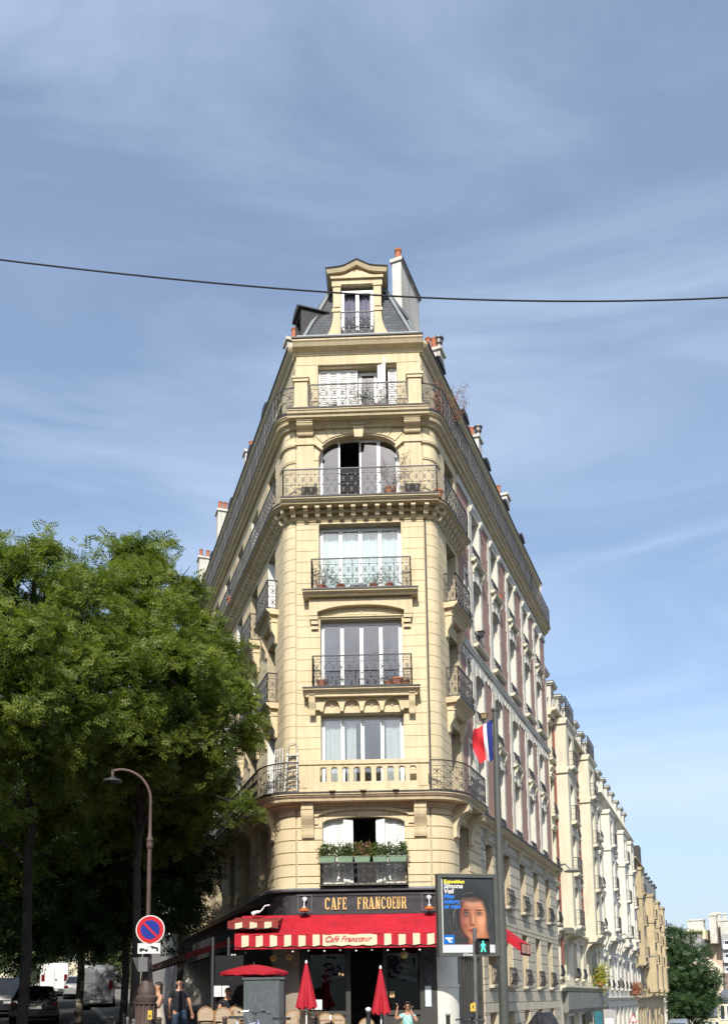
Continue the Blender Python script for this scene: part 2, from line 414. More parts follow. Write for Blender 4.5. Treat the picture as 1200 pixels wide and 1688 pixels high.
def room(parent, path, spans, depth=1.2):
    mb = MB()
    for s0, s1, z0, z1 in spans:
        fr = path.fr((s0+s1)/2, -.40); w = (s1-s0)/2+.15
        a = mb
        b = MB(fr)
        P = b.P([(-w, 0, z0-.1), (w, 0, z0-.1), (w, 0, z1+.1), (-w, 0, z1+.1), (-w, depth, z0-.1), (w, depth, z0-.1), (w, depth, z1+.1), (-w, depth, z1+.1)])
        b.f += [(4, 5, 6, 7), (0, 1, 5, 4), (2, 3, 7, 6), (0, 4, 7, 3), (1, 2, 6, 5)]
        mb.add(b)
    return mb.build('interior', DARKIN, parent)
def bracket_prof(d, h, sc=1.0):
    """side profile (y toward viewer negative, z) of a scrolled console d deep and h high, top at z=0"""
    p = [(0, 0), (-d, 0), (-d, -h*.16)]
    for i in range(9):
        t = i/8; p.append((-d*(.92-.62*t+.12*sin(t*pi*2)), -h*(.18+.72*t)))
    p += [(-d*.22, -h), (0, -h)]
    return p
def console(parent, fr, w, d, h, flutes=0, m=None, name='console'):
    mb = MB(fr); mb.prism(bracket_prof(d, h), 0, -w/2, w/2)
    mb.box(-w/2-.02, w/2+.02, -d-.03, 0, 0.003, .06)
    if flutes:
        for i in range(flutes+1):
            x = -w/2+w*i/flutes
            mb.prism([(y-.022, z-.0) if y < -.01 else (y, z) for y, z in bracket_prof(d, h*.97)[2:]], 0, x-.012, x+.012)
    return mb.build(name, m or STONE2, parent)
def flowerpot(loc, r=.13, h=.2, kind='plant', label='', group=None, seed=1, hh=.5, leafc=None, cat='potted plant', nleaf=70, spread=1.0):
    root = empty('potted_plant', loc, label, cat, group)
    mb = MB(Matrix.Translation(Vector(loc))); mb.lathe((0, 0, 0), [(r*.7, 0), (r, h*.82), (r*1.1, h*.82), (r*1.1, h), (r*.9, h), (r*.88, h*.9), (0.001, h*.9)], 12).build('pot', TERRA, root, smooth=True)
    if hh > 0:
        rnd = random.Random(seed); L_ = MB(Matrix.Translation(Vector(loc))); S_ = MB(Matrix.Translation(Vector(loc)))
        for i in range(7):
            a = rnd.random()*6.3; t = rnd.uniform(.3, 1)
            p0 = Vector((0, 0, h*.85)); p1 = Vector((cos(a)*r*1.1*spread, sin(a)*r*1.1*spread, h+hh*t*.6)); p2 = p1+Vector((cos(a)*r*spread, sin(a)*r*.8*spread, hh*.4*t))
            S_.tube([p0, p1, p2], [.007, .005, .003], 4)
            for j in range(nleaf//7):
                u = rnd.uniform(.25, 1); c = p0.lerp(p1, u*2) if u < .5 else p1.lerp(p2, u*2-1)
                c = c+Vector((rnd.gauss(0, .04), rnd.gauss(0, .04), rnd.gauss(0, .04)))*spread; leaf(L_, c, .05, rnd)
        S_.build('stem', BARK, root); L_.build('foliage', leafc or LEAFM, root)
    return root
def leaf(mb, c, s, rnd):
    d = Vector((rnd.gauss(0, 1), rnd.gauss(0, 1), rnd.gauss(0, 1))).normalized(); u = d.cross(Vector((rnd.gauss(0, 1), rnd.gauss(0, 1), rnd.gauss(0, 1)))).normalized()
    v = d.cross(u); a = mb.P([c, c+d*s*.5+u*s*.28, c+d*s, c+d*s*.5-u*s*.28]); mb.f.append(tuple(a))
def foliage_mat(name, c1, c2, tr=.35):
    M = bpy.data.materials.new(name); M.use_nodes = True; t = M.node_tree; b = t.nodes['Principled BSDF']; k = t.links.new
    g = N(t, 'ShaderNodeNewGeometry'); mx = N(t, 'ShaderNodeMix', data_type='RGBA'); mx.inputs[6].default_value = tuple(c1)+(1,); mx.inputs[7].default_value = tuple(c2)+(1,)
    nz = N(t, 'ShaderNodeTexNoise', i_Scale=.9, i_Detail=5); k(g.outputs['Position'], nz.inputs['Vector'])
    ad = N(t, 'ShaderNodeMath', operation='MULTIPLY_ADD'); ad.inputs[1].default_value = .5; k(g.outputs['Random Per Island'], ad.inputs[0])
    m2 = N(t, 'ShaderNodeMath', operation='MULTIPLY_ADD'); m2.inputs[1].default_value = 2.4; m2.inputs[2].default_value = -1.0; k(nz.outputs[0], m2.inputs[0]); k(m2.outputs[0], ad.inputs[2])
    k(ad.outputs[0], mx.inputs[0]); k(mx.outputs[2], b.inputs['Base Color']); b.inputs['Roughness'].default_value = .5; b.inputs['Specular IOR Level'].default_value = .35
    tl = N(t, 'ShaderNodeBsdfTranslucent'); h = N(t, 'ShaderNodeHueSaturation', i_Value=1.5, i_Saturation=1.1); k(mx.outputs[2], h.inputs['Color']); k(h.outputs[0], tl.inputs[0])
    ms = N(t, 'ShaderNodeMixShader'); ms.inputs[0].default_value = tr; o = t.nodes['Material Output']
    k(b.outputs[0], ms.inputs[1]); k(tl.outputs[0], ms.inputs[2]); k(ms.outputs[0], o.inputs[0]); MATS[name] = M; return M
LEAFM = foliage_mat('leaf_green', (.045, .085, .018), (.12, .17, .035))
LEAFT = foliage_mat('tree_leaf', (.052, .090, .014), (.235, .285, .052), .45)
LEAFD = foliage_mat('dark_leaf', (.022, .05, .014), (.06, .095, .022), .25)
LEAFR = foliage_mat('russet_leaf', (.30, .11, .07), (.42, .22, .12), .3)
LEAFP = foliage_mat('pinkish_leaf', (.30, .16, .13), (.22, .2, .1), .3)
BARK = mat('bark', (.065, .052, .042), .9, .3, 3, .6, 12)
BARKP = mat('pale_bark', (.30, .26, .19), .9, .3, 2.2, .5, 8, col2=(.10, .085, .06))
# ================================================================ THE CORNER BUILDING
CB = empty('corner_building', BO, 'tall cream stone corner building with iron balconies, brick side wing and cafe below', 'building')
S = lambda t, side=1, p=PA: p.S(t, side)
FRONT = [(-1.28, 1.28, 8.0, 10.4), (-1.28, 1.28, 11.2, 13.5), (-1.31, 1.31, 14.35, 16.7), (-1.3, 1.3, 17.37, 19.80), (-1.31, 1.27, 20.45, 22.25)]
BASEF = [(-1.25, 1.25, 5.1, 7.18)]
LV = [(8.0, 10.35), (11.2, 13.45), (14.35, 16.65), (17.4, 19.6), (20.45, 22.2)]
LT = [(1.1+2.75*i, 2.2+2.75*i) for i in range(8)]
SC_ = lambda t, side=1: PC.S(t+.62, side)
LOPS = [(S(b, -1), S(a, -1), z0, z1) for a, b in LT for z0, z1 in LV[:4]]
ROPS = [(S(.93), S(2.05), z0, z1) for z0, z1 in LV[:4]]
LOP5 = [(SC_(b, -1), SC_(a, -1))+LV[4] for a, b in LT]; ROP5 = [(SC_(.93), SC_(2.05))+LV[4]]
LEND = S(22, -1); RST = S(2.35); REND = S(18.4)
BT = [3.81, 6.68, 9.66, 12.65, 15.35]
BLV = [(8.0, 10.45), (11.3, 13.2), (14.3, 16.8), (17.6, 19.4), (20.45, 22.2)]
BOPS = [(S(t+.42), S(t+1.47), z0, z1) for t in BT for z0, z1 in BLV[:4]]; BOP5 = [(SC_(t+.5), SC_(t+1.65))+BLV[4] for t in BT]
SMALL = [(S(3.1), S(3.55), z, z+1.45) for z in (8.9, 12.0, 15.15)]
# core of the walls
mb = MB(); core(mb, PA, LEND, RST, 7.6, 20.2, FRONT[:4]+LOPS+ROPS, -.02, -.42); core(mb, PC, SC_(22, -1), SC_(18.4), 20.2, 22.7, [FRONT[4]]+LOP5+ROP5+BOP5, -.02, -.40); mb.build('wall_core', GROUTM, CB)
mb = MB(); core(mb, PA, RST, REND, 7.6, 20.2, BOPS+SMALL, -.03, -.42); mb.build('wall_core', WSTONE, CB)
# base storeys (path PB)
SB = lambda t, side=1: PB.S(t, side)
BB = [(SB(t-1.05), SB(t), z0, z1) for t in (4.9, 7.6, 10.4, 13.1, 15.8) for z0, z1 in ((5.0, 7.0), (2.05, 4.1), (.55, 1.1))]
RB0 = [(SB(.5), SB(1.7), 5.1, 7.1)]
LB0 = [(SB(b, -1), SB(a, -1), 5.1, 7.2) for a, b in [(1.0+2.75*i, 2.2+2.75*i) for i in range(7)]]
mb = MB(); core(mb, PB, SB(22, -1), SB(3.2), 4.86, 7.6, BASEF+RB0+LB0, -.04, -.5); mb.build('base_wall', GROUTM, CB)
mb = MB(); core(mb, PB, SB(3.2), SB(17.5), -2.5, 7.6, BB, -.04, -.5); mb.build('base_wall', GROUTM, CB)
# stone blocks: front face and rounded corners as single stones
nstone = 0
def put(blks, m=None, limit=None, stuffname='stone_coursing', mm=None):
    global nstone
    m = m or STONE; rest = MB()
    for b in blks:
        if limit and nstone < limit: b.build('stone_block', m, CB); nstone += 1
        else: rest.add(b)
    if rest.v:
        o = rest.build(stuffname, m, CB); o['kind'] = 'stuff'
put(courses(PB, -HALF, HALF, 4.95, 7.55, BASEF, 0, .37, 1.0, .035, .012, seed=3), limit=300)
put(courses(PA, -HALF, HALF, 7.85, 20.14, FRONT, 0, .36, 1.1, seed=4), limit=300)
put(courses(PC, -1.95, 1.95, 20.42, 22.25, FRONT, 0, .61, 1.4, seed=5), limit=300)
for sd in (1, -1):
    a, b = sorted((sd*(HALF+.03), sd*(HALF+PB.arc(sd)))); put(courses(PB, a, b, 4.95, 7.55, [], 0, .37, 3, .035, .012), limit=300)
    a, b = sorted((sd*(HALF+.03), sd*(HALF+PA.arc(sd)))); put(courses(PA, a, b, 7.85, 17.0, [], 0, .36, 3), limit=300)
    put(courses(PA, a, b, 17.3, 20.14, [], 0, .40, 3), limit=300)
put(courses(PC, 1.96, SC_(2.4), 20.42, 22.6, ROP5, 0, .44, 1.2, seed=16)+courses(PC, SC_(22, -1), -1.96, 20.42, 22.6, LOP5, 0, .44, 1.2, seed=17)+courses(PA, HALF+PA.arc(1)+.0, RST, 7.85, 20.1, ROPS, 0, .36, 1.0, seed=6)+courses(PA, LEND, -HALF-PA.arc(-1), 7.85, 20.1, LOPS, 0, .36, 1.0, seed=7)
    + courses(PB, HALF+PB.arc(1), SB(3.2), 4.95, 7.55, RB0, 0, .37, 1.0, .035, .012)+courses(PB, SB(22, -1), -HALF-PB.arc(-1), 4.95, 7.55, LB0, 0, .37, 1.0, .035, .012))
put(courses(PB, SB(3.2), SB(17.5), -2.2, 7.5, BB, 0, .40, 1.35, .04, .014, seed=8), BASEST, stuffname='base_coursing')
# brick piers of the side wing, white bay strips and quoins
mb = MB()
edges = [RST]+[S(t) for t in BT]+[REND]
for i in range(len(edges)-1):
    a = RST if i == 0 else S(BT[i-1]+1.70); b = S(BT[i]) if i < 5 else REND-.2
    for c in cells(a, b, 7.9, 19.6, SMALL): 
        if c[1]-c[0] > .02: sweep(mb, PA, c[0], c[1], [(-.03, c[2]), (-.008, c[2]), (-.008, c[3]), (-.03, c[3])])
    if i: 
        pass
mb.build('brick_pier', BRICK, CB)
blk = []; tooth = []
for t in BT:
    blk += courses(PA, S(t), S(t+1.70), 7.9, 20.1, BOPS, .025, .44, .9, .065, .004, seed=int(t))
    k = 0
    for z in np.arange(8.0, 19.3, .44):
        if k % 2 == 0:
            tooth.append(block(PA, S(t)-.11, S(t)-.001, z, z+.44, .008, .04, .003)); tooth.append(block(PA, S(t+1.70)+.001, S(t+1.70)+.11, z, z+.44, .008, .04, .003))
        k += 1
put(blk+tooth, WSTONE, stuffname='white_coursing')
mb = MB()
sweep(mb, PA, RST+.15, REND, [(-.03, 19.6), (.05, 19.6), (.05, 19.72), (.02, 19.74), (.02, 20.1), (-.03, 20.1)])
for t in BT:   # capitals
    for q in (t+.24, t+1.58):
        sweep(mb, PA, S(q)-.13, S(q)+.13, [(.035, 19.22), (.10, 19.30), (.16, 19.42), (.16, 19.5), (.035, 19.5)])
mb.build('frieze', WSTONE, CB)
mb = MB()  # top wall of the wing behind the upper balcony
core(mb, PC, SC_(2.4), SC_(18.4), 20.42, 22.6, BOP5, 0, -.02); mb.build('attic_wall', WSTONE, CB)
mb = MB(); sweep(mb, PA, LEND, REND, [(-.9, 20.2), (.05, 20.2), (.05, 20.36), (-.9, 20.36)]) if False else None
def small_ledge(s0, s1, z, off=.24, m=WSTONE2, br=True, th=.12):
    mb = MB(); sweep(mb, PA, s0, s1, [(.035, z-th), (off-.06, z-th), (off-.02, z-th*.5), (off, z-th*.4), (off, z), (.035, z)])
    if br:
        for q in (s0+.2, s1-.2): 
            mb.add(MB(PA.fr(q, .036, z-th)).prism(bracket_prof(off*.75, .38), 0, -.06, .06))
    mb.build('window_ledge', m, CB)
def guard(path, s0, s1, off, z, h=.5, bulge=.1):
    mb = MB(); fr = path.fr((s0+s1)/2, off, z); w = (s1-s0)/2; b = MB(fr)
    for x in (-w, w): b.bar((x, 0, .02), (x, 0, h), .02)
    for zz in (.03, h*.5, h): b.bar((-w, -.02, zz), (w, -.02, zz), .018)
    n = max(3, int(2*w/.14))
    for i in range(n+1):
        x = -w+2*w*i/n; b.tube([(x, -.01, .02), (x+.03, -.02-bulge, h*.3), (x-.03, -.02-bulge*.5, h*.65), (x, -.01, h)], .010, 4, False)
        if i < n: b.bar((x, -.03, h*.1), (x+2*w/n, -.03, h*.48), .012); b.bar((x, -.03, h*.95), (x+2*w/n, -.03, h*.55), .012)
    mb.add(b); return mb.build('window_guard', IRON, CB)
for i, t in enumerate(BT):
    a, b = S(t+.34), S(t+1.57)
    small_ledge(a-.15, b+.15, 17.5, .22); small_ledge(a-.2, b+.2, 14.22, .24, br=False); small_ledge(a-.1, b+.1, 11.2, .20)
    for z0, z1 in BLV[:4]:
        guard(PA, a+.08, b-.1, .02, z0+.02, .45, .05)
        window(CB, PA.fr((S(t+.42)+S(t+1.47))/2, -.30, z0), 1.05, z1-z0, 2, 'full' if (i*3+int(z0)) % 3 else 'none', simple=True, transom=(z1-z0)*.78)
    window(CB, PC.fr((SC_(t+.5)+SC_(t+1.65))/2, -.25, 20.45), 1.15, 1.75, 2, 'full', simple=True)
    for zt in (16.8, 13.2, 10.45):   # arched or straight heads
        mb = MB(PA.fr((S(t+.42)+S(t+1.47))/2, .036, zt)); n = 10
        pts = [(-.525+1.05*k/n, (-.02-.16*(2*k/n-1)**2) if zt > 12.0 else 0) for k in range(n+1)]
        if zt != 10.45:
            mb.prism(pts+[(.525, .0), (-.525, 0.0)], 1, .02, .30)
        mb.prism([(x*1.15, z*1.0+.02) for x, z in pts]+[(.60, .15), (-.60, .15)], 1, -.03, -.003)
        mb.prism([(-.09, -.06), (.09, -.06), (.11, .24), (-.11, .24)], 1, -.06, -.031)
        mb.build('window_head', WSTONE, CB)
for i, (s0, s1, z0, z1) in enumerate(SMALL):
    window(CB, PA.fr((s0+s1)/2, -.2, z0), s1-s0, z1-z0, 1, 'none', simple=True)
    mb = MB(); core(mb, PA, s0-.12, s1+.12, z0-.1, z1+.12, [(s0, s1, z0, z1)], .03, -.005); small_ledge(s0-.14, s1+.14, z0-.0, .14, br=False); mb.build('window_surround', WSTONE, CB)
mb = MB(); sweep(mb, PA, RST+.02, REND, [(-.01, 13.72), (.06, 13.72), (.10, 13.85), (.12, 13.86), (.12, 13.93), (-.01, 13.93)])
for q in np.arange(S(2.5), REND-.3, .45):   # small panels under the string course
    sweep(mb, PA, q, q+.3, [(-.005, 13.35), (.03, 13.37), (.03, 13.66), (-.005, 13.68)])
mb.build('string_course', WSTONE, CB)
# cornice over the base on the side wing
mb = MB(); sweep(mb, PB, SB(2.0), SB(17.55), [(-.04, 7.42), (.06, 7.42), (.10, 7.5), (.22, 7.56), (.30, 7.64), (.34, 7.66), (.34, 7.76), (-.3, 7.80)]); mb.build('base_cornice', STONE2, CB)
mb = MB(); sweep(mb, PB, SB(2.0), SB(17.56), [(.28, 7.772), (.36, 7.772), (.36, 7.72), (.375, 7.72), (.375, 7.79), (.28, 7.80)]); mb.build('flashing', LEAD, CB)
mb = MB()
for t in (3.85, 6.3, 9.1, 11.8, 14.5): mb.add(MB(PB.fr(SB(t-.02), .001, 7.41)).prism(bracket_prof(.2, .5), 0, -.12, .12))
mb.build('cornice_bracket', BASEST, CB)
k = 0
for (s0, s1, z0, z1) in BB:
    window(CB, PB.fr((s0+s1)/2, -.36, z0), s1-s0, z1-z0, 2 if z1-z0 > 1 else 1, 'full' if k % 3 == 0 else 'none', simple=True, pm=SHUT); k += 1
    if z1-z0 > 1:
        mb = MB(); sweep(mb, PB, s0-.05, s1+.05, [(-.2, z0-.1), (.16, z0-.1), (.2, z0-.03), (.2, z0), (-.2, z0)]); mb.build('window_sill', BASEST, CB)
        guard(PB, s0+.02, s1-.02, .10, z0+.01, .66, .10)
# side windows of the stone bays
for z0, z1 in LV[:4]:
    window(CB, PA.fr(S(1.49), -.32, z0), 1.12, z1-z0, 2, 'full' if z0 < 12 or z0 > 17 else 'none', transom=(z1-z0)*.8)
for i, (a, b) in enumerate(LT):
    for j, (z0, z1) in enumerate(LV):
        fr = PA.fr(S((a+b)/2, -1), -.30, z0) if j < 4 else PC.fr(SC_((a+b)/2, -1), -.25, z0)
        if i < 6: window(CB, fr, b-a, z1-z0, 2, ['full', 'none', 'full'][(i+j) % 3], simple=True, transom=(z1-z0)*.8)
        else: window(CB, fr, b-a, z1-z0, 2, 'none', simple=True)
        if j < 4 and (i+j) % 2 == 0:   # folded shutters in the reveals
            sm = MB(fr)
            for sg in (-1, 1):
                sm.box(sg*(b-a)/2-(.035 if sg > 0 else 0), sg*(b-a)/2+(.035 if sg < 0 else 0), -.29, -.02, .03, z1-z0-.03)
            sm.build('shutter', SHUT, CB)
for (s0, s1, z0, z1) in LB0+RB0: window(CB, PB.fr((s0+s1)/2, -.34, z0), s1-s0, z1-z0, 2, 'none', simple=True)
room(CB, PA, FRONT[:4]+ROPS+LOPS+BOPS, 1.1); room(CB, PC, [FRONT[4]]+ROP5+LOP5+BOP5, .9); window(CB, PC.fr(SC_(1.49), -.25, 20.45), 1.12, 1.75, 2, 'full', simple=True); room(CB, PB, BASEF+RB0+LB0+BB, 1.1)
# ---------------- front windows
fr0 = lambda z, off=-.28, u=0: PA.fr(u, off, z)
window(CB, fr0(8.0), 2.56, 2.4, 4, 'mid', glass('hall_glass', (.85, .88, .88), .10), cm=mat('bright_curtain', (.85, .85, .84), .9, .03))
window(CB, fr0(11.2), 2.56, 2.3, 4, 'sides', glass('sky_glass', (.42, .46, .52), .13))
window(CB, fr0(14.35), 2.62, 2.35, 4, 'full', GLASSB, cm=mat('aqua_curtain', (.84, .90, .90), .9, .06, 1.5))
window(CB, fr0(17.37), 2.6, 2.42, 4, 'none', MATS['sky_glass'], skip=(1,))
# shutters of the ground-over-shop window and the attic window
def louvre(fr, x0, x1, z0, z1, name='shutter', m=SHUT, louv=True):
    mb = MB(fr); e = .05
    mb.box(x0, x0+e, 0, .035, z0, z1); mb.box(x1-e, x1, 0, .035, z0, z1); mb.box(x0+e, x1-e, 0, .035, z1-.07, z1); mb.box(x0+e, x1-e, 0, .035, z0, z0+.08); zm = z0+(z1-z0)*.42
    mb.box(x0+e, x1-e, 0, .035, zm, zm+.06)
    o = mb.build(name, m, CB); sl = MB(fr)
    for za, zb, on in ((z0+.08, zm, True), (zm+.06, z1-.07, louv)):
        n = max(1, int((zb-za)/.06))
        if on:
            for i in range(n):
                z = za+(zb-za)*(i+.5)/n; sl.hexa([(x0+e, .002, z-.028), (x1-e, .002, z-.028), (x1-e, .010, z-.028), (x0+e, .010, z-.028)], [(x0+e, .022, z+.024), (x1-e, .022, z+.024), (x1-e, .030, z+.028), (x0+e, .030, z+.028)])
        else: sl.box(x0+e, x1-e, .012, .024, za, zb)
    sl.box(x0+e, x1-e, .036, .042, z0, z1); sl.build('louvre_slats', m, o); return o
fb = PB.fr(0, -.20, 0)
for a, b, lo in ((-1.25, -.93, 1), (-.925, -.62, 1), (.66, .93, 1), (.935, 1.25, 1)): louvre(fb, a, b, 5.12, 7.14, louv=lo)
fq = PB.fr(-.47, -.10, 0) @ Matrix.Rotation(radians(12), 4, 'Z'); louvre(fq, -.15, .15, 5.12, 7.08)
fq = PB.fr(.52, -.10, 0) @ Matrix.Rotation(radians(-15), 4, 'Z'); louvre(fq, -.15, .13, 5.12, 7.08, louv=False)
fa = PA.fr(0, -.16, 0)
for a, b in ((-1.30, -.98), (-.975, -.65), (-.645, -.32), (-.315, -.02), (.98, 1.26)): louvre(fa, a, b, 20.48, 22.2, louv=True)
fq = PA.fr(.80, .05, 0) @ Matrix.Rotation(radians(-20), 4, 'Z'); louvre(fq, -.17, .10, 20.48, 22.48, louv=False)
w5 = window(CB, PA.fr(.31, -.30, 20.47), .62, 1.72, 1, 'none')
# roller-box and lintel over the attic opening
MB(PA.fr(0, -.02, 0)).box(-1.31, 1.27, 0.0, .3, 22.22, 22.30).build('lintel', STONE2, CB)
# ---------------- arches
def arch_fill(path, hw, zs, rise, ztop, off0, off1, m=STONE, name='arch', p=2.0, n=22, ring=None):
    mb = MB(); fr = path.fr(0, 0, 0); b = MB(fr)
    pts = [(-hw+2*hw*k/n, zs+rise*max(0, 1-abs(2*k/n-1)**p)**(1/p)) for k in range(n+1)]
    for (x0, z0), (x1, z1) in zip(pts, pts[1:]):
        b.hexa([(x0, -off0, z0), (x1, -off0, z1), (x1, -off1, z1), (x0, -off1, z0)], [(x0, -off0, ztop), (x1, -off0, ztop), (x1, -off1, ztop), (x0, -off1, ztop)])
    mb.add(b); return mb.build(name, m, CB)
arch_fill(PA, 1.3, 19.05, .73, 19.80, -.005, -.42, p=2.4)
arch_fill(PB, 1.25, 6.98, .17, 7.185, -.005, -.3)
def voussoirs(path, hw, zs, rise, thick, off, p=2.0, n=11, name='voussoir', m=STONE, a=0, b=1):
    fr = path.fr(0, 0, 0); f = lambda t: (-hw+2*hw*t, zs+rise*max(0, 1-abs(2*t-1)**p)**(1/p))
    for k in range(n):
        t0, t1 = a+(b-a)*k/n+.004, a+(b-a)*(k+1)/n-.004; P = []
        def q(t, e):
            x, z = f(t); x2, z2 = f(min(1, t+.01)); x1, z1 = f(max(0, t-.01)); d = Vector((-(z2-z1), x2-x1)).normalized()
            return (x+d.x*e, z+d.y*e)
        mb = MB(fr); mb.prism([q(t0, .0), q((t0+t1)/2, 0), q(t1, 0), q(t1, thick), q(t0, thick)], 1, -off, .02); mb.build(name, m, CB)
voussoirs(PA, 1.34, 19.08, .74, .36, .03, 2.4, 11, a=.06, b=.94)
# ---------------------------------------------------------------- first floor balcony (slab 1)
def loft_slab(fn_off, s0, s1, ztop, th, name='balcony_slab', path=PB, m=STONE2):
    st = path.stations(s0, s1); st = sorted(set(st+[s0+(s1-s0)*k/40 for k in range(41)]))
    mb = MB(); c = MB(); rings = []; rc = []
    for q in st:
        o = fn_off(q)
        rings.append(mb.P([path.pt(q, a, z) for a, z in [(-.02, ztop), (o, ztop), (o, ztop-.07), (o-.03, ztop-.085), (o-.05, ztop-th*.5), (o-.11, ztop-th*.72), (o-.13, ztop-th), (-.02, ztop-th)]]))
        rc.append(c.P([path.pt(q, a, z) for a, z in [(o-.12, ztop+.002), (o-.12, ztop+.014), (o+.02, ztop+.014), (o+.02, ztop-.03), (o+.004, ztop-.03), (o+.004, ztop+.002)]]))
    for R, M_ in ((rings, mb), (rc, c)):
        n = len(R[0])
        for A, B in zip(R, R[1:]):
            for k in range(n): M_.f.append((A[k], B[k], B[(k+1) % n], A[(k+1) % n]))
        M_.f.append(tuple(R[0])); M_.f.append(tuple(R[-1][::-1]))
    o = mb.build(name, m, CB); c.build('flashing', LEAD, o); return o
F1 = lambda q: .62
loft_slab(F1, SB(22, -1), SB(1.9), 7.79, .24)
# stone balustrade with arched slots in the middle
mb = MB(PB.fr(0, .60, 0)); x0, x1 = -1.88, 1.98
sl = [(-1.18+.335*i, -1.18+.335*i+.20) for i in range(8)]; sl = [(-1.27+.338*i, -1.07+.338*i) for i in range(9)]
mb.box(x0, x1, 0, .18, 7.80, 8.10); mb.box(x0, x1, 0, .18, 8.56, 8.64); mb.box(x0-.03, x1+.03, -.04, .22, 8.64, 8.77); mb.box(x0-.02, x1+.02, -.03, .0, 7.80, 7.88)
q = x0
for a, b in sl+[(x1, x1)]:
    mb.box(q, a, 0, .18, 8.10, 8.56); q = b
for a, b in sl:
    n = 6; P = [(a+(b-a)*k/n, 8.50+.055*sqrt(max(0, 1-(2*k/n-1)**2))) for k in range(n+1)]
    mb.prism(P+[(b, 8.56), (a, 8.56)], 1, .01, .17)
for a in (x0+.02, x1-.25): mb.box(a, a+.23, -.02, 0, 7.93, 8.57)
for a in (x0+.32, 1.69): mb.box(a, a+.04, -.015, 0, 7.93, 8.57)
for a in (-.9, .03, 1.0): mb.lathe((a, -.06, 7.80), [(.09, 0), (.10, .03), (.04, .06)], 8)
mb.build('balustrade', STONE2, CB)
railing(CB, PB, 2.03, SB(1.85), .56, 7.80, .95, (0, 1))
railing(CB, PB, SB(12, -1), -1.93, .56, 7.80, .95, (0, 0))
# consoles below the first floor balcony
for u in (-1.69, 1.73): console(CB, PB.fr(u, 0, 7.50), .36, .34, 1.0, 4)
for q in (SB(.1), SB(1.82), SB(.2, -1), SB(3.0, -1), SB(5.7, -1), SB(8.4, -1)):
    mb = MB(PB.fr(q, 0, 7.54)); P = [(0, 0), (-.52, 0), (-.52, -.16)]
    for i in range(9): a = pi/2*i/8; P.append((-.50+.40*sin(a), -.20-.62*(1-cos(a))-.02))
    P += [(-.11, -.98), (-.03, -1.02), (0, -1.02)]; mb.prism(P, 0, -.17, .17); mb.build('console', STONE2, CB)
# hood over the ground-over-shop window
mb = MB(PB.fr(0, 0, 0)); n = 18; f = lambda x: 7.20+.16*(1-(x/1.36)**2)
P = [(-1.36+2.72*k/n, f(-1.36+2.72*k/n)) for k in range(n+1)]
for (a, za), (b, zb) in zip(P, P[1:]): mb.hexa([(a, -.09, za), (b, -.09, zb), (b, .0, zb), (a, .0, za)], [(a, -.09, za+.10), (b, -.09, zb+.10), (b, 0, zb+.10), (a, 0, za+.10)])
mb.box(-1.62, -1.36, -.09, 0, 7.16, 7.24); mb.box(1.36, 1.62, -.09, 0, 7.16, 7.24); mb.box(-1.58, -1.38, -.05, 0, 6.92, 7.12); mb.box(1.38, 1.58, -.05, 0, 6.92, 7.12)
mb.build('window_hood', STONE2, CB)
mb = MB(); sweep(mb, PB, SB(22, -1), SB(3.0), [(-.02, 7.38), (.05, 7.38), (.08, 7.46), (.16, 7.50), (.16, 7.545), (-.02, 7.545)]); mb.build('moulding', STONE2, CB)
# ledge above the shop sign
mb = MB(); sweep(mb, PB, SB(3, -1), SB(2.6), [(-.05, 4.83), (.30, 4.83), (.32, 4.87), (.28, 4.93), (-.05, 4.97)]); mb.build('zinc_ledge', ZINC, CB)
# ---------------------------------------------------------------- arcade under the 2nd balcony
def front_slab(hw, z, off=.48, th=.17, c=0):
    slab(CB, PA, c-hw, c+hw, off, z, th)
front_slab(1.80, 11.12); front_slab(1.80, 14.30)
railing(CB, PA, -1.50, 1.55, .40, 11.14, 1.02, (1, 1)); railing(CB, PA, -1.52, 1.58, .40, 14.32, 1.02, (1, 1))
mb = MB(PA.fr(0, 0, 0)); mb.box(-1.62, 1.62, -.04, 0.0, 10.42, 10.94); mb.build('arcade_panel', STONE2, CB)
for i in range(4):
    c = -.93+.62*i; mb = MB(PA.fr(c, 0, 0)); r = .25; n = 12; zs = 10.56
    P = [(-r+2*r*k/n, zs+.27*sqrt(max(0, 1-(2*k/n-1)**2))) for k in range(n+1)]
    for (xa, z_a), (xb, z_b) in zip(P, P[1:]): mb.hexa([(xa, -.17, z_a), (xb, -.17, z_b), (xb, -.041, z_b), (xa, -.041, z_a)], [(xa, -.17, 10.94), (xb, -.17, 10.94), (xb, -.041, 10.94), (xa, -.041, 10.94)])
    mb.box(-.31, -r, -.17, -.041, 10.50, 10.94); mb.box(r, .31, -.17, -.041, 10.50, 10.94)
    mb.prism([(-.06, 10.68), (0, 10.61), (.06, 10.68)], 1, -.07, -.041)
    mb.build('blind_arch', STONE2, CB)
mb = MB(PA.fr(0, 0, 0)); mb.box(-1.62, -1.24, -.17, -.041, 10.50, 10.94); mb.box(1.24, 1.62, -.17, -.041, 10.50, 10.94)
for i in range(5): c = -1.24+.62*i; mb.box(c-.05, c+.05, -.19, -.041, 10.44, 10.499)
mb.build('arcade_corbel', STONE2, CB)
for u in (-1.53, 1.55): console(CB, PA.fr(u, .17, 10.93), .17, .16, .62, 2)
mb = MB(PA.fr(0, 0, 0)); mb.box(-1.72, 1.72, -.33, 0, 10.87, 10.949); mb.build('moulding', STONE2, CB)
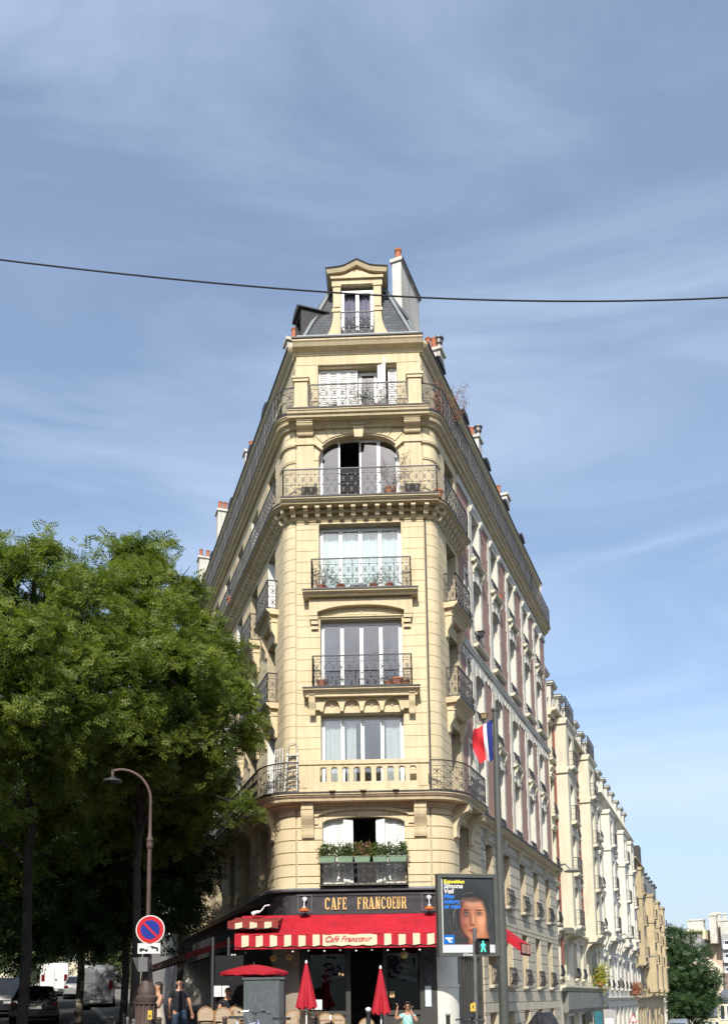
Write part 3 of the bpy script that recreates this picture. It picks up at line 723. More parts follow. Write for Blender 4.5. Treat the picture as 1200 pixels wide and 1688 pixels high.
# frame under the 3rd balcony: segmental blind arch
mb = MB(PA.fr(0, 0, 0)); n = 20; f = lambda x: 13.68+.20*max(0, 1-abs(x/1.36)**2.6)
P = [(-1.36+2.72*k/n, f(-1.36+2.72*k/n)) for k in range(n+1)]
for (a, za), (b, zb) in zip(P, P[1:]): mb.hexa([(a, -.20, za), (b, -.20, zb), (b, .0, zb), (a, .0, za)], [(a, -.20, 14.1), (b, -.20, 14.1), (b, 0, 14.1), (a, 0, 14.1)])
mb.box(-1.62, -1.36, -.20, 0, 13.56, 14.1); mb.box(1.36, 1.62, -.20, 0, 13.56, 14.1)
for sg in (-1, 1):
    for z, w, d in ((13.50, .27, .18), (13.36, .22, .14), (13.22, .22, .08)):
        a, b = sorted((sg*1.34, sg*(1.34+w))); mb.box(a, b, -d, 0, z-.06, z+.055)
mb.prism([(-.05, 13.74), (0, 13.68), (.05, 13.74)], 1, -.02, 0)
mb.build('arched_surround', STONE2, CB)
mb = MB(PA.fr(0, 0, 0)); mb.box(-1.38, 1.38, -.045, 0, 13.56, 13.60); mb.build('moulding', STONE2, CB)
# frame around the 4-light window of the 3rd balcony
mb = MB(PA.fr(0, 0, 0))
for a, b, z0, z1 in ((-1.37, -1.31, 14.32, 16.76), (1.31, 1.37, 14.32, 16.76), (-1.31, 1.31, 16.70, 16.76)): mb.box(a, b, -.025, 0, z0, z1)
mb.build('window_surround', STONE2, CB)
# ---------------------------------------------------------------- 4th floor balcony with its row of corbels
L4a = SB(22, -1)
slab(CB, PA, LEND, S(2.55), .40, 17.32, .15)
slab(CB, PS, -2.47, 2.52, .60, 17.34, .18)
def corbel(path, q, off, z, w=.14, d=.40, h=.34):
    mb = MB(path.fr(q, off, z)); P = [(0, 0), (-d, 0), (-d, -h*.28), (-d*.86, -h*.42), (-d*.6, -h*.48), (-d*.52, -h*.8), (-d*.3, -h), (0, -h)]
    mb.prism(P, 0, -w/2, w/2); mb.build('corbel', STONE2, CB)
ncorb = 0
q = -2.09
qs = [-2.09+.38*i for i in range(12)]
t = HALF+.30
while t < HALF+PA.arc(1)+2.45: qs.append(t); t += .30
t = -HALF-.30
while t > LEND and len(qs) < 95: qs.append(t); t -= .30
for q in qs: corbel(PA, q, .0, 17.155 if abs(q) > 2.2 else 17.15, d=.28 if abs(q) > 2.2 else .42)
mb = MB(); sweep(mb, PA, LEND, S(2.5), [(-.02, 16.78), (.03, 16.78), (.06, 16.83), (.06, 16.88), (-.02, 16.9)])
sweep(mb, PA, LEND, S(2.5), [(-.02, 17.02), (.16, 17.02), (.16, 17.14), (-.02, 17.14)])
mb.build('moulding', STONE2, CB)
railing(CB, PS, -2.40, 2.46, .54, 17.35, .95, (1, 1), back=.42)
railing(CB, PA, 2.50, S(2.45), .34, 17.34, .95, (0, 1))
railing(CB, PA, S(14, -1), -2.47, .34, 17.34, .95, (0, 0)); railing(CB, PA, LEND, S(14, -1), .34, 17.34, .95, (1, 0), detail=1)
# pilasters and mouldings of the arched 4th floor
mb = MB(PA.fr(0, 0, 0))
for sg in (-1, 1):
    a, b = sorted((sg*1.46, sg*2.0)); mb.box(a, b, -.07, 0, 17.35, 19.70)
    a, b = sorted((sg*1.43, sg*2.04)); mb.box(a, b, -.11, 0, 19.42, 19.52)
    a, b = sorted((sg*1.3, sg*1.46)); mb.box(a, b, -.045, 0, 17.35, 19.05); mb.box(a, b, -.065, 0, 18.88, 18.96)
    mb.prism([(sg*1.43, 19.52), (sg*1.43, 19.43), (sg*1.18, 19.22), (sg*1.16, 19.29)], 1, -.10, 0)
mb.build('pilaster', STONE2, CB)
for sg in (-1, 1):
    console(CB, PA.fr(sg*1.73, .07, 20.08), .50, .30, .36, 6)
mb = MB(PA.fr(0, 0, 0)); mb.prism([(-.13, 19.62), (.13, 19.62), (.19, 20.08), (-.19, 20.08)], 1, -.14, 0); mb.box(-.24, .24, -.20, 0, 20.03, 20.12); mb.build('keystone', STONE2, CB)
mb = MB(); sweep(mb, PA, LEND, REND, [(-.02, 19.98), (.10, 19.98), (.13, 20.06), (.22, 20.10), (.24, 20.16), (-.02, 20.16)]); mb.build('moulding', STONE2, CB)
for sd in (1, -1):   # curved string on the rounded corners
    a, b = sorted((sd*2.05, sd*(HALF+PA.arc(sd)+.35))); mb = MB(); sweep(mb, PA, a, b, [(0.0, 19.40), (.06, 19.40), (.08, 19.46), (.0, 19.50)]); sweep(mb, PA, a, b, [(0.0, 18.84), (.03, 18.84), (.04, 18.88), (.0, 18.90)]); mb.build('moulding', STONE2, CB)
# slab 5
slab(CB, PA, LEND, S(18.45), .33, 20.37, .20); slab(CB, PS, -2.27, 2.27, .58, 20.39, .25)
for sg in (-1, 1):
    mb = MB(PA.fr(sg*1.83, .50, 20.41)); mb.box(-.21, .21, 0, .40, 0, .95); mb.box(-.25, .25, -.04, .44, .95, 1.05); mb.box(-.28, .28, -.07, .46, 1.05, 1.12); mb.box(-.24, .24, -.03, .42, 0.0, .08); 
    mb.box(-.10, .10, .15, .35, 1.12, 1.24)
    mb.build('pedestal', STONE2, CB)
railing(CB, PA, -1.60, 1.60, .44, 20.41, .88, (0, 0))
railing(CB, PA, 2.02, S(14), .30, 20.41, .92, (0, 0)); railing(CB, PA, S(14), S(18.4), .30, 20.41, .92, (0, 1), detail=1)
railing(CB, PA, S(14, -1), -2.02, .30, 20.41, .92, (0, 0)); railing(CB, PA, LEND, S(14, -1), .30, 20.41, .92, (1, 0), detail=1)
# small balconies of the stone bays, right and left
def small_balcony(s0, s1, z, off=.46, left=False):
    slab(CB, PA, s0, s1, off, z, .18)
    mb = MB(); sweep(mb, PA, s0+.12, s1-.12, [(0, z-.40), (.16, z-.40), (.22, z-.3), (.30, z-.2), (.34, z-.181), (0, z-.181)]); mb.build('balcony_corbel', STONE2, CB)
    railing(CB, PA, s0+.06, s1-.06, off-.06, z+.01, 1.0, (1, 1))
    for q in (s0+.25, s1-.25): console(CB, PA.fr(q, 0, z-.41), .2, .22, .7)
for z in (11.12, 14.30): 
    small_balcony(S(.45), S(2.3), z)
    for i in range(4): small_balcony(S(2.75*i+2.55, -1), S(2.75*i+.65, -1), z, .40)
# main cornice and top
TER = MB(); P1 = [PA.pt(q, -.02, 20.3) for q in PA.stations(LEND, REND)]; P2 = [PC.pt(q, -.1, 20.3) for q in (SC_(22, -1), -1.95, 1.95, SC_(18.4))]
i1 = TER.P(P1); i2 = TER.P(P2); TER.f.append(tuple(i1+i2[::-1])); TER.build('balcony_floor', ZINC, CB)
mb = MB(); sweep(mb, PC, SC_(22, -1), SC_(18.45), [(-.05, 22.54), (.06, 22.55), (.09, 22.66), (.18, 22.74), (.24, 22.84), (.24, 22.93), (-.3, 22.96)]); mb.build('cornice', STONE2, CB)
mb = MB(PA.fr(0, 0, 0)); mb.box(-2.02, 2.02, -.06, .30, 22.26, 22.58); mb.build('frieze', STONE2, CB)
mb = MB(); sweep(mb, PS, -2.12, 2.12, [(-.05, 22.585), (.09, 22.585), (.13, 22.68), (.30, 22.76), (.36, 22.86), (.40, 22.9), (.40, 23.0), (-.05, 23.03)]); mb.build('cornice', STONE2, CB)
mb = MB(); sweep(mb, PS, -2.14, 2.14, [(-.05, 23.034), (.42, 23.004), (.42, 22.97), (.435, 22.97), (.435, 23.018), (-.05, 23.05)]); sweep(mb, PC, 2.101, SC_(18.4), [(.20, 22.935), (.26, 22.935), (.26, 22.88), (.275, 22.88), (.275, 22.95), (.20, 22.96)]); sweep(mb, PC, SC_(22, -1), -2.101, [(.20, 22.935), (.26, 22.935), (.26, 22.88), (.275, 22.88), (.275, 22.95), (.20, 22.96)])
mb.build('flashing', LEAD, CB)
mb = MB(PA.fr(0, 0, 0)); mb.box(-2.04, -1.31, -.05, 0, 20.42, 22.255); mb.box(1.27, 2.04, -.05, 0, 20.42, 22.255); mb.build('attic_pier', STONE, CB)
# ---------------------------------------------------------------- mansard roof
def loc(u, v, z): return BO+BU*u+BV*v+Vector((0, 0, z))
c5 = lambda t, sd, o, z: PC.pt(SC_(t, sd), o, z)
lo = [c5(22, -1, -.05, 22.97), c5(-.2, -1, -.05, 22.97), loc(-1.93, .02, 23.04), loc(1.93, .02, 23.04), c5(-.2, 1, -.05, 22.97), c5(18.4, 1, -.05, 22.97)]
hi = [c5(22, -1, -.95, 25.1), c5(.9, -1, -.95, 25.3), loc(-.95, .72, 25.5), loc(.95, .72, 25.5), c5(.9, 1, -.95, 25.3), c5(18.4, 1, -.95, 25.1)]
for i in range(5):
    mb = MB(); mb.f.append(tuple(mb.P([lo[i], lo[i+1], hi[i+1], hi[i]]))); mb.build('slate_slope', SLATE, CB)
mb = MB(); a = mb.P(hi); c = mb.V((hi[0]+hi[5])/2+Vector((0, 0, .3))); d = mb.V((hi[2]+hi[3])/2+Vector((0, 1.0, .05)))
mb.f += [(a[0], a[1], d, c), (a[1], a[2], d), (a[2], a[3], d), (a[3], a[4], d), (a[4], a[5], c, d)]
b = mb.P(lo); e = mb.V(PA.pt(LEND, -7, 22.9)); 
mb.f += [(a[0], b[0], b[5], a[5], c)]; mb.build('zinc_roof', ZINC, CB)
mb = MB(); P1 = PA.pt(LEND, -.05, 0); P2 = PA.pt(REND, -.05, 0)
mb.f.append(tuple(mb.P([(P1.x, P1.y, 0), (P2.x, P2.y, -3), (P2.x, P2.y, 22.98), (P1.x, P1.y, 22.98)]))); mb.build('party_wall', CHIMW, CB)
mb = MB()
for i in (1, 2, 3, 4): mb.bar(lo[i]+Vector((0, -.03, .0)), hi[i]+Vector((0, -.03, 0.02)), .10, .05, up=(0, -1, .3))
for i in range(5): mb.bar(hi[i], hi[i+1], .14, .12)
mb.build('hip_flashing', mat('pale_zinc', (.22, .24, .25), .5, .15, 3, metal=.2), CB)
mb = MB(); sweep(mb, PA, -1.98, 1.98, [(.30, 23.05), (.34, 23.05), (.34, 23.13), (.30, 23.13)]); 
mb.build('gutter', ZINC, CB)
# stone dormer of the tip
DZ = 23.05
dm = MB(PA.fr(0, -.06, 0))
for sg in (-1, 1):
    a, b = sorted((sg*.55, sg*.80)); dm.box(a, b, 0, 1.0, 24.35, 25.18)
    a, b = sorted((sg*.53, sg*.84)); dm.box(a, b, -.03, .9, 25.18, 25.27); dm.box(a, b, -.03, .5, 24.25, 24.35)
    n = 8; P = [(sg*.55, DZ), (sg*.55, 24.25), (sg*.80, 24.25)]
    for k in range(n+1): u = k/n; P.append((sg*(.80+.42*(1-cos(u*pi/2))), 24.25-.95*sin(u*pi/2)))
    P += [(sg*1.25, DZ+.12), (sg*1.25, DZ)]
    if sg < 0: P = P[::-1]
    dm.prism(P, 1, 0.0, .38)
    dm.box(*sorted((sg*.58, sg*.77)), -.03, 0, 24.42, 24.62)
dm.box(-.84, .84, 0, 1.2, 25.27, 25.52)
dm.prism([(-.84, 25.52), (.84, 25.52), (.84, 25.60), (.35, 25.66), (0, 25.86), (-.35, 25.66), (-.84, 25.60)], 1, 0, 1.2)
dm.build('dormer_wall', STONE2, CB)
dp = MB(PA.fr(0, -.06, 0))
P = [(-.98, 25.58), (-.60, 25.62), (-.40, 25.66), (0, 25.88), (.40, 25.66), (.60, 25.62), (.98, 25.58)]
up = [(x, z+.13) for x, z in P]
for k in range(6):
    dp.hexa([(P[k][0], -.12, P[k][1]), (P[k+1][0], -.12, P[k+1][1]), (P[k+1][0], 1.2, P[k+1][1]), (P[k][0], 1.2, P[k][1])], [(up[k][0]*1.04, -.18, up[k][1]), (up[k+1][0]*1.04, -.18, up[k+1][1]), (up[k+1][0], 1.2, up[k+1][1]), (up[k][0], 1.2, up[k][1])])
dp.box(-.88, .88, -.07, 0, 25.44, 25.52)
for sg in (-1, 1): dp.prism([(sg*.72, 25.53), (sg*.12, 25.72), (sg*.12, 25.53)][::sg], 1, -.03, 0)
dp.build('pediment', STONE2, CB)
dr = MB(PA.fr(0, -.06, 0))
for k in range(6):
    dr.hexa([(up[k][0]*1.05, -.20, up[k][1]+.003), (up[k+1][0]*1.05, -.20, up[k+1][1]+.003), (up[k+1][0]*1.05, 1.3, up[k+1][1]+.003), (up[k][0]*1.05, 1.3, up[k][1]+.003)], [(up[k][0]*1.06, -.21, up[k][1]+.03), (up[k+1][0]*1.06, -.21, up[k+1][1]+.03), (up[k+1][0]*1.06, 1.3, up[k+1][1]+.03), (up[k][0]*1.06, 1.3, up[k][1]+.03)])
dr.build('dormer_roof', LEAD, CB)
window(CB, PA.fr(0, -.22, DZ+.05), 1.08, 2.05, 2, 'full', glass('plain_glass', (.8, .8, .84), -2.0, .15), cm=mat('lilac_curtain', (.42, .40, .45), .9, .05))
room(CB, PA, [(-.5, .5, DZ+.1, 25.1)], .6)
MB(PA.fr(0, 0, 0)).box(-.55, .55, .50, .53, DZ, 25.2).build('blind', DARKIN, CB)
mb = MB(); rail_run(mb, lambda a: PA.pt(-.54+a, .13), 1.08, DZ+.06, .98); mb.build('railing', IRON, CB)
# zinc side dormers and chimneys
def side_dormer(t, side, z=22.97, w=.85, h=1.25):
    fr = PC.fr(SC_(t, side), -.22, z); mb = MB(fr)
    mb.box(-w/2, -w/2+.12, 0, 1.0, 0, h); mb.box(w/2-.12, w/2, 0, 1.0, 0, h); mb.box(-w/2+.12, w/2-.12, 0, 1.0, h-.14, h)
    mb.prism([(-w/2-.08, h), (w/2+.08, h), (w/2+.04, h+.08), (w/4, h+.24), (-w/4, h+.24), (-w/2-.04, h+.08)], 1, -.1, 1.2)
    d = mb.build('roof_dormer', LEAD, CB)
    MB(fr).box(-w/2+.12, w/2-.12, .10, .13, 0, h-.14).build('pane', GLASS, d)
t_d, z_d = hit(511, 506, PC, -1, -.6); side_dormer(t_d+.1-.62, -1, 23.0, .75, z_d-23.35)
for t in (2.2, 5.4, 8.9, 12.4, 15.8): side_dormer(t, 1)
for t in (4.6, 7.4, 11.6, 16.9, 19.3): side_dormer(t, -1)
def pots(mb, fr, xs, z, r=.11, h=.55): 
    for x, y in xs:
        mb.add(MB(fr).lathe((x, y, z), [(r*1.1, 0), (r*1.1, .06), (r, .08), (r*.85, h-.08), (r, h-.06), (r, h)], 10))
def chimney(px, py, side, off, z0, w, d, potspec, cowl=()):
    t, z1 = hit(px, py, PC, side, off); z1 -= .12
    fr = PC.fr(PC.S(t, side)+side*w/2, off, 0); mb = MB(fr); mb.box(-w/2, w/2, 0, d, z0, z1); mb.box(-w/2-.07, w/2+.07, -.07, d+.07, z1, z1+.12)
    c = mb.build('chimney_stack', CHIMW, CB); p = MB(); pots(p, fr, potspec, z1+.12); p.build('chimney_pot', TERRA, c, smooth=True)
    for x, y in cowl:
        k = MB(fr); k.lathe((x, y, z1+.12), [(.10, 0), (.10, .35), (.15, .38), (.15, .55), (.20, .57), (.20, .62), (.05, .68)], 10); k.build('cowl', mat('galvanised', (.20, .20, .20), .5, .3, 4, metal=.4), c, smooth=True)
# the tall slab chimney beside the tip
cfr = PA.fr(S(1.6), -.65, 0)
a_ = at(646, 430, 29.3)
cf = frame((a_.x, a_.y, 0), (cos(radians(21.5))*1, -sin(radians(21.5)), 0))
zt = a_.z-.1
mb = MB(cf); mb.box(0, .34, 0, 2.05, 23.0, zt); mb.box(-.06, .40, -.06, 2.11, zt, zt+.13)
c = mb.build('chimney_stack', CHIMW, CB); p = MB(cf); p.add(MB(cf).lathe((.17, .2, zt+.13), [(.12, 0), (.12, .06), (.115, .08), (.11, .4), (.13, .42), (.13, .5)], 12)); p.build('chimney_pot', TERRA, c, smooth=True)
MB(cf).box(.34+.06, .34+.075, -.06, 2.11, zt+.02, zt+.15).build('flashing', LEAD, c)
chimney(725, 571, 1, -.55, 22.9, .5, .75, [(-.15, .5), (-.05, .3)], [(.1, .15)])
chimney(788, 716, 1, -.55, 22.9, .55, .75, [(-.15, .5), (0, .35)], [(.13, .1)])
chimney(835, 812, 1, -.55, 22.9, .6, .8, [(-.12, .45)])
chimney(474, 556, -1, -.35, 22.9, .4, .6, [(0, .3)])
chimney(405, 741, -1, -.55, 22.9, .4, .6, [(0, .3)])
chimney(360, 838, -1, -.55, 22.9, .6, 1.1, [(0, .15), (0, .4), (0, .65), (0, .9)])
chimney(329, 916, -1, -.55, 22.9, .6, .8, [(0, .15), (0, .55)])
# drain pipe beside the right pilaster
MB().tube([PA.pt(2.08, .02, 7.8), PA.pt(2.08, .02, 17.1)], .025, 6).build('drain_pipe', LEAD, CB)
# ---------------------------------------------------------------- the cafe front
BLK = mat('shopfront_paint', (.060, .058, .052), .45, .15, 2, .1, 20); BLKW = mat('sign_panel', (.045, .042, .05), .5, .25, 4)
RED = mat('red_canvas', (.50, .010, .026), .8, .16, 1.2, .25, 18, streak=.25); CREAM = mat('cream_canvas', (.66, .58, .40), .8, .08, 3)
mb = MB()
ZG = 4.83
mb.f  # shop base: recessed dark hall behind
fr = PB.fr(0, 0, 0)
# shopfront: pilasters, bases, windows (depth 0)
sf = MB(fr)
for a, b in ((-1.95, -1.68), (-.58, -.44), (.52, .66), (1.62, 2.12)): sf.box(a, b, -.02, .25, 0, 3.9)
for a, b in ((-1.68, -.58), (.66, 1.62)):
    sf.box(a, b, .04, .22, 0, 1.15); sf.box(a, b, -.02, .25, 1.15, 1.22); sf.box(a+.1, b-.1, .005, .04, .85, .89); sf.box(a+.1, b-.1, .005, .04, .35, .39)
    sf.box(a+.1, a+.14, .005, .04, .39, .85); sf.box(b-.14, b-.1, .005, .04, .39, .85); sf.box(a, b, .04, .2, 1.22, 1.28)
sf.box(-2.2, 2.3, -.05, .25, 3.9, ZG-.005)
SF = sf.build('shopfront', BLK, CB)
for a, b in ((-1.66, -.60), (.68, 1.60)): MB(fr).box(a, b, .12, .13, 1.28, 3.9).build('shop_window', GLASSD, SF)
MB(fr).box(1.74, 1.98, -.03, -.022, 1.35, 3.7).build('glazed_poster_case', mat('etched_glass', (.12, .12, .13), .3, .5, 3), SF)
MB(fr).box(1.77, 1.95, -.04, -.032, 1.38, 1.98).build('menu', mat('paper', (.62, .70, .70), .8, .1, 8), SF)
MB(fr).box(-1.62, -1.30, .10, .118, 1.32, 1.62).build('menu', MATS['paper'], SF); MB(fr).box(.72, .86, .10, .118, 1.66, 1.84).build('notice', mat('yellow_paper', (.6, .42, .2), .8, .05), SF)
mb = MB(); core(mb, PB, SB(22, -1), -1.96, -1, ZG, [(SB(22, -1), SB(.25, -1), 0, 3.6)], -.25, -.5); mb.build('side_wall', DARKIN, CB)
# pale piers left and right of the shop
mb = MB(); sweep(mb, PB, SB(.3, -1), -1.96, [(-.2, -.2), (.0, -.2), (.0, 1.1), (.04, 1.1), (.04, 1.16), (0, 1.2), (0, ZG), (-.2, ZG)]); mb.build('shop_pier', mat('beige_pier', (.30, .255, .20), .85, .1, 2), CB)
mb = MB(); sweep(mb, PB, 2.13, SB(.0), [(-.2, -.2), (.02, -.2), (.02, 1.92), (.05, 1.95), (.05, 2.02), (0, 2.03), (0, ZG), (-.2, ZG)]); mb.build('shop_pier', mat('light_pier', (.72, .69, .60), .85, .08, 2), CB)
# dark glazed side on the right, with its iron grille
mb = MB(); core(mb, PB, SB(.0)+.002, SB(3.2), -2, ZG, [(SB(.5), SB(3.0), -.9, 3.9)], -.06, -.4); mb.build('side_wall', BLK, CB)
mb = MB(); fg = PB.fr(SB(1.75), -.1, 0); g = MB(fg)
for i in range(9): g.box(-1.25+.3*i, -1.2+.3*i, 0, .06, -.8, 3.9)
for z in (.2, 1.0, 2.9): g.box(-1.25, 1.25, .0, .06, z, z+.08)
g.build('window_grille', BLK, CB); MB(fg).box(-1.25, 1.25, .10, .11, -.8, 3.9).build('shop_window', GLASSD, CB)
g = MB(fg)
for i in range(14): g.lathe((-1.2+.18*i, -.25, -.1), [(.03, 0), (.05, .2), (.025, .35), (.045, .55), (.03, .75)], 6)
g.box(-1.25, 1.25, -.30, -.2, .65, .72); g.box(-1.25, 1.25, -.30, -.2, -.14, -.1); g.build('railing', BLK, CB)
g = MB(fr)
P = g.P([(-2.1, 2.3, -.5), (2.1, 2.3, -.5), (2.1, 2.3, 4.8), (-2.1, 2.3, 4.8), (-2.1, .26, -.5), (2.1, .26, -.5), (2.1, .26, 4.8), (-2.1, .26, 4.8)])
g.f += [(0, 1, 2, 3), (0, 4, 7, 3), (1, 5, 6, 2), (2, 3, 7, 6), (0, 1, 5, 4)]
g.build('interior', mat('bar_interior', (.035, .03, .028), .8, .4, 2.5), CB)
# ceiling over the ground floor and the floor under the flat storeys
mb = MB(); mb.f.append(tuple(mb.P([PB.pt(LEND, -.4, 4.84), PB.pt(SB(.3, -1), -.4, 4.84), loc(-1.9, .4, 4.84), loc(1.9, .4, 4.84), PB.pt(SB(.3), -.4, 4.84), PB.pt(SB(17.4), -.4, 4.84)]))); mb.build('ceiling', DARKIN, CB)
# sign board
SG = empty('cafe_sign', PB.pt(0, .2, 4.1), 'black fascia board with gold letters above the red cafe awning', 'sign')
sb = MB(PB.fr(0, 0, 0)); sb.box(-2.03, 2.03, -.20, -.06, 4.14, 4.76); sb.box(-2.03, 2.03, -.225, -.20, 4.70, 4.76); sb.box(-2.03, 2.03, -.225, -.20, 4.14, 4.19)
sb.build('board', BLKW, SG)
mb = MB(); sweep(mb, PB, SB(.3, -1), -2.035, [(.06, 4.14), (.18, 4.14), (.18, 4.76), (.06, 4.76)]); sweep(mb, PB, 2.035, SB(.3), [(.06, 4.14), (.18, 4.14), (.18, 4.76), (.06, 4.76)]); mb.build('end_board', BLKW, SG)
mb = MB(PB.fr(0, 0, 0))
for u in (-1.77, 1.93):
    for a, b, c_, d in ((-.22, .22, 4.70, 4.735), (-.22, .22, 4.20, 4.235), (-.22, -.185, 4.235, 4.70), (.185, .22, 4.235, 4.70)): mb.box(u+a, u+b, -.245, -.226, c_, d)
mb.build('panel_moulding', mat('charcoal_trim', (.10, .095, .10), .5, .1), SG)
GOLD = mat('gold_letter', (.72, .46, .16), .5, .06, 20)
def letter(ch, x, z, w, h, m=None, y=-.222):
    """condensed slab letters from strokes"""
    mb = MB(PB.fr(0, 0, 0)); T = w*.30; t = h*.10
    def R(a, b, c, d): mb.box(x+a*w, x+b*w, y-.012, y, z+c*h, z+d*h)
    def arcs(cx, cz, rx, rz, a0, a1, tk, n=10):
        for i in range(n):
            A = a0+(a1-a0)*i/n; B = a0+(a1-a0)*(i+1)/n; P = []
            for ang, k in ((A, 1), (B, 1), (B, tk), (A, tk)):
                P.append((x+w*(cx+rx*k*cos(ang)) if k == 1 else x+w*(cx+(rx-.28)*cos(ang)), z+h*(cz+rz*k*sin(ang)) if k == 1 else z+h*(cz+(rz-.11)*sin(ang))))
            mb.prism(P, 1, y-.012, y)
    st = .28
    if ch in 'FERUN': 
        R(.10, .10+st, 0, 1); R(0, .10+st+.1, 0, .07) if ch != 'U' else None; R(0, .10+st+.1, .93, 1)
    if ch in 'FE':
        R(.38, .95, .90, 1); R(.84, .95, .72, .90); R(.38, .72, .46, .56); R(.66, .74, .38, .64)
        if ch == 'E': R(.38, .95, 0, .10); R(.84, .95, .10, .28)
    if ch == 'R':
        R(.38, .7, .90, 1); R(.38, .7, .45, .54); arcs(.62, .725, .36, .275, -pi/2, pi/2, 0)
        mb.prism([(x+.55*w, z+.47*h), (x+.80*w, z+.47*h), (x+1.02*w, z), (x+.74*w, z)], 1, y-.0121, y)
    if ch in 'CO':
        arcs(.5, .70, .48, .30, 0 if ch == 'O' else .35, pi, 0); arcs(.5, .30, .48, .30, pi, 2*pi if ch == 'O' else 2*pi-.35, 0); R(.02, .30, .30, .70)
        if ch == 'O': R(.70, .98, .30, .70)
        else: R(.86, .96, .68, .95)
    if ch == 'U':
        R(.66, .90, .25, 1); R(.56, 1.0, .93, 1); arcs(.50, .28, .40, .28, pi, 2*pi, 0)
    if ch == 'N':
        R(.74, .90, 0, 1); R(.60, 1.02, .93, 1)
        mb.prism([(x+.12*w, z+h), (x+.38*w, z+h), (x+.90*w, z), (x+.66*w, z)], 1, y-.0122, y)
    if ch == 'A':
        mb.prism([(x+.36*w, z+h), (x+.50*w, z+h), (x+.24*w, z), (x+.10*w, z)], 1, y-.012, y)
        mb.prism([(x+.40*w, z+h), (x+.64*w, z+h), (x+.94*w, z), (x+.64*w, z)], 1, y-.0121, y); R(.25, .75, .24, .33); R(0, .36, 0, .07); R(.55, 1.04, 0, .07)
    return mb.build('letter', m or GOLD, SG)
zt, hh = 4.28, .36
xs = {}
LET = [('C', 535.7, 544), ('A', 545.5, 555), ('F', 556.3, 563), ('E', 564.5, 571.5), ('F', 589, 596), ('R', 597.7, 606.5), ('A', 607.5, 617), ('N', 618.3, 627), ('C', 628.5, 636), ('O', 637.5, 645), ('E', 646.5, 652.6), ('U', 653.6, 660), ('R', 661.3, 669.5)]
def sgx(px):   # pixel column to u on the sign plane
    d = cF*FPX+cR*(px-600)+cU*(PYC-1487); q = BO-BV*.22; nrm = BV
    t_ = (q-Vector((0, 0, CAMZ))).dot(nrm)/d.dot(nrm); p = Vector((0, 0, CAMZ))+d*t_; return (p-BO).dot(BU)
for c_, a, b in LET: letter(c_, sgx(a), zt, sgx(b)-sgx(a), hh)
# sign lamps: white globe bracket over an amber saucer
for u, lab in ((-1.77, 'left'), (1.93, 'right')):
    lm = empty('sign_lamp', PB.pt(u, .26, 4.3), 'small white and amber wall lamp at the %s end of the cafe sign' % lab, 'lamp', 'lamps on the cafe sign'); fr = PB.fr(u, .26, 4.24)
    MB(fr).lathe((0, -.02, .36), [(.0, -.075), (.06, -.05), (.08, 0), (.06, .05), (0, .075)], 12).build('backplate', WHITE, lm, smooth=True)
    MB(fr).tube([(0, -.03, .36), (0, -.16, .30), (0, -.22, .18), (0, -.22, .10)], .014, 6).build('arm', WHITE, lm)
    MB(fr).lathe((0, -.22, -.02), [(.17, 0), (.175, .01), (.13, .06), (.05, .10), (.02, .13)], 16).build('lamp_shade', mat('amber_shade', (.45, .13, .04), .4, .1), lm, smooth=True)
    MB(fr).lathe((0, -.22, .08), [(.0, -.05), (.045, -.02), (.05, .03), (0, .06)], 10).build('bulb', WHITE, lm, smooth=True)
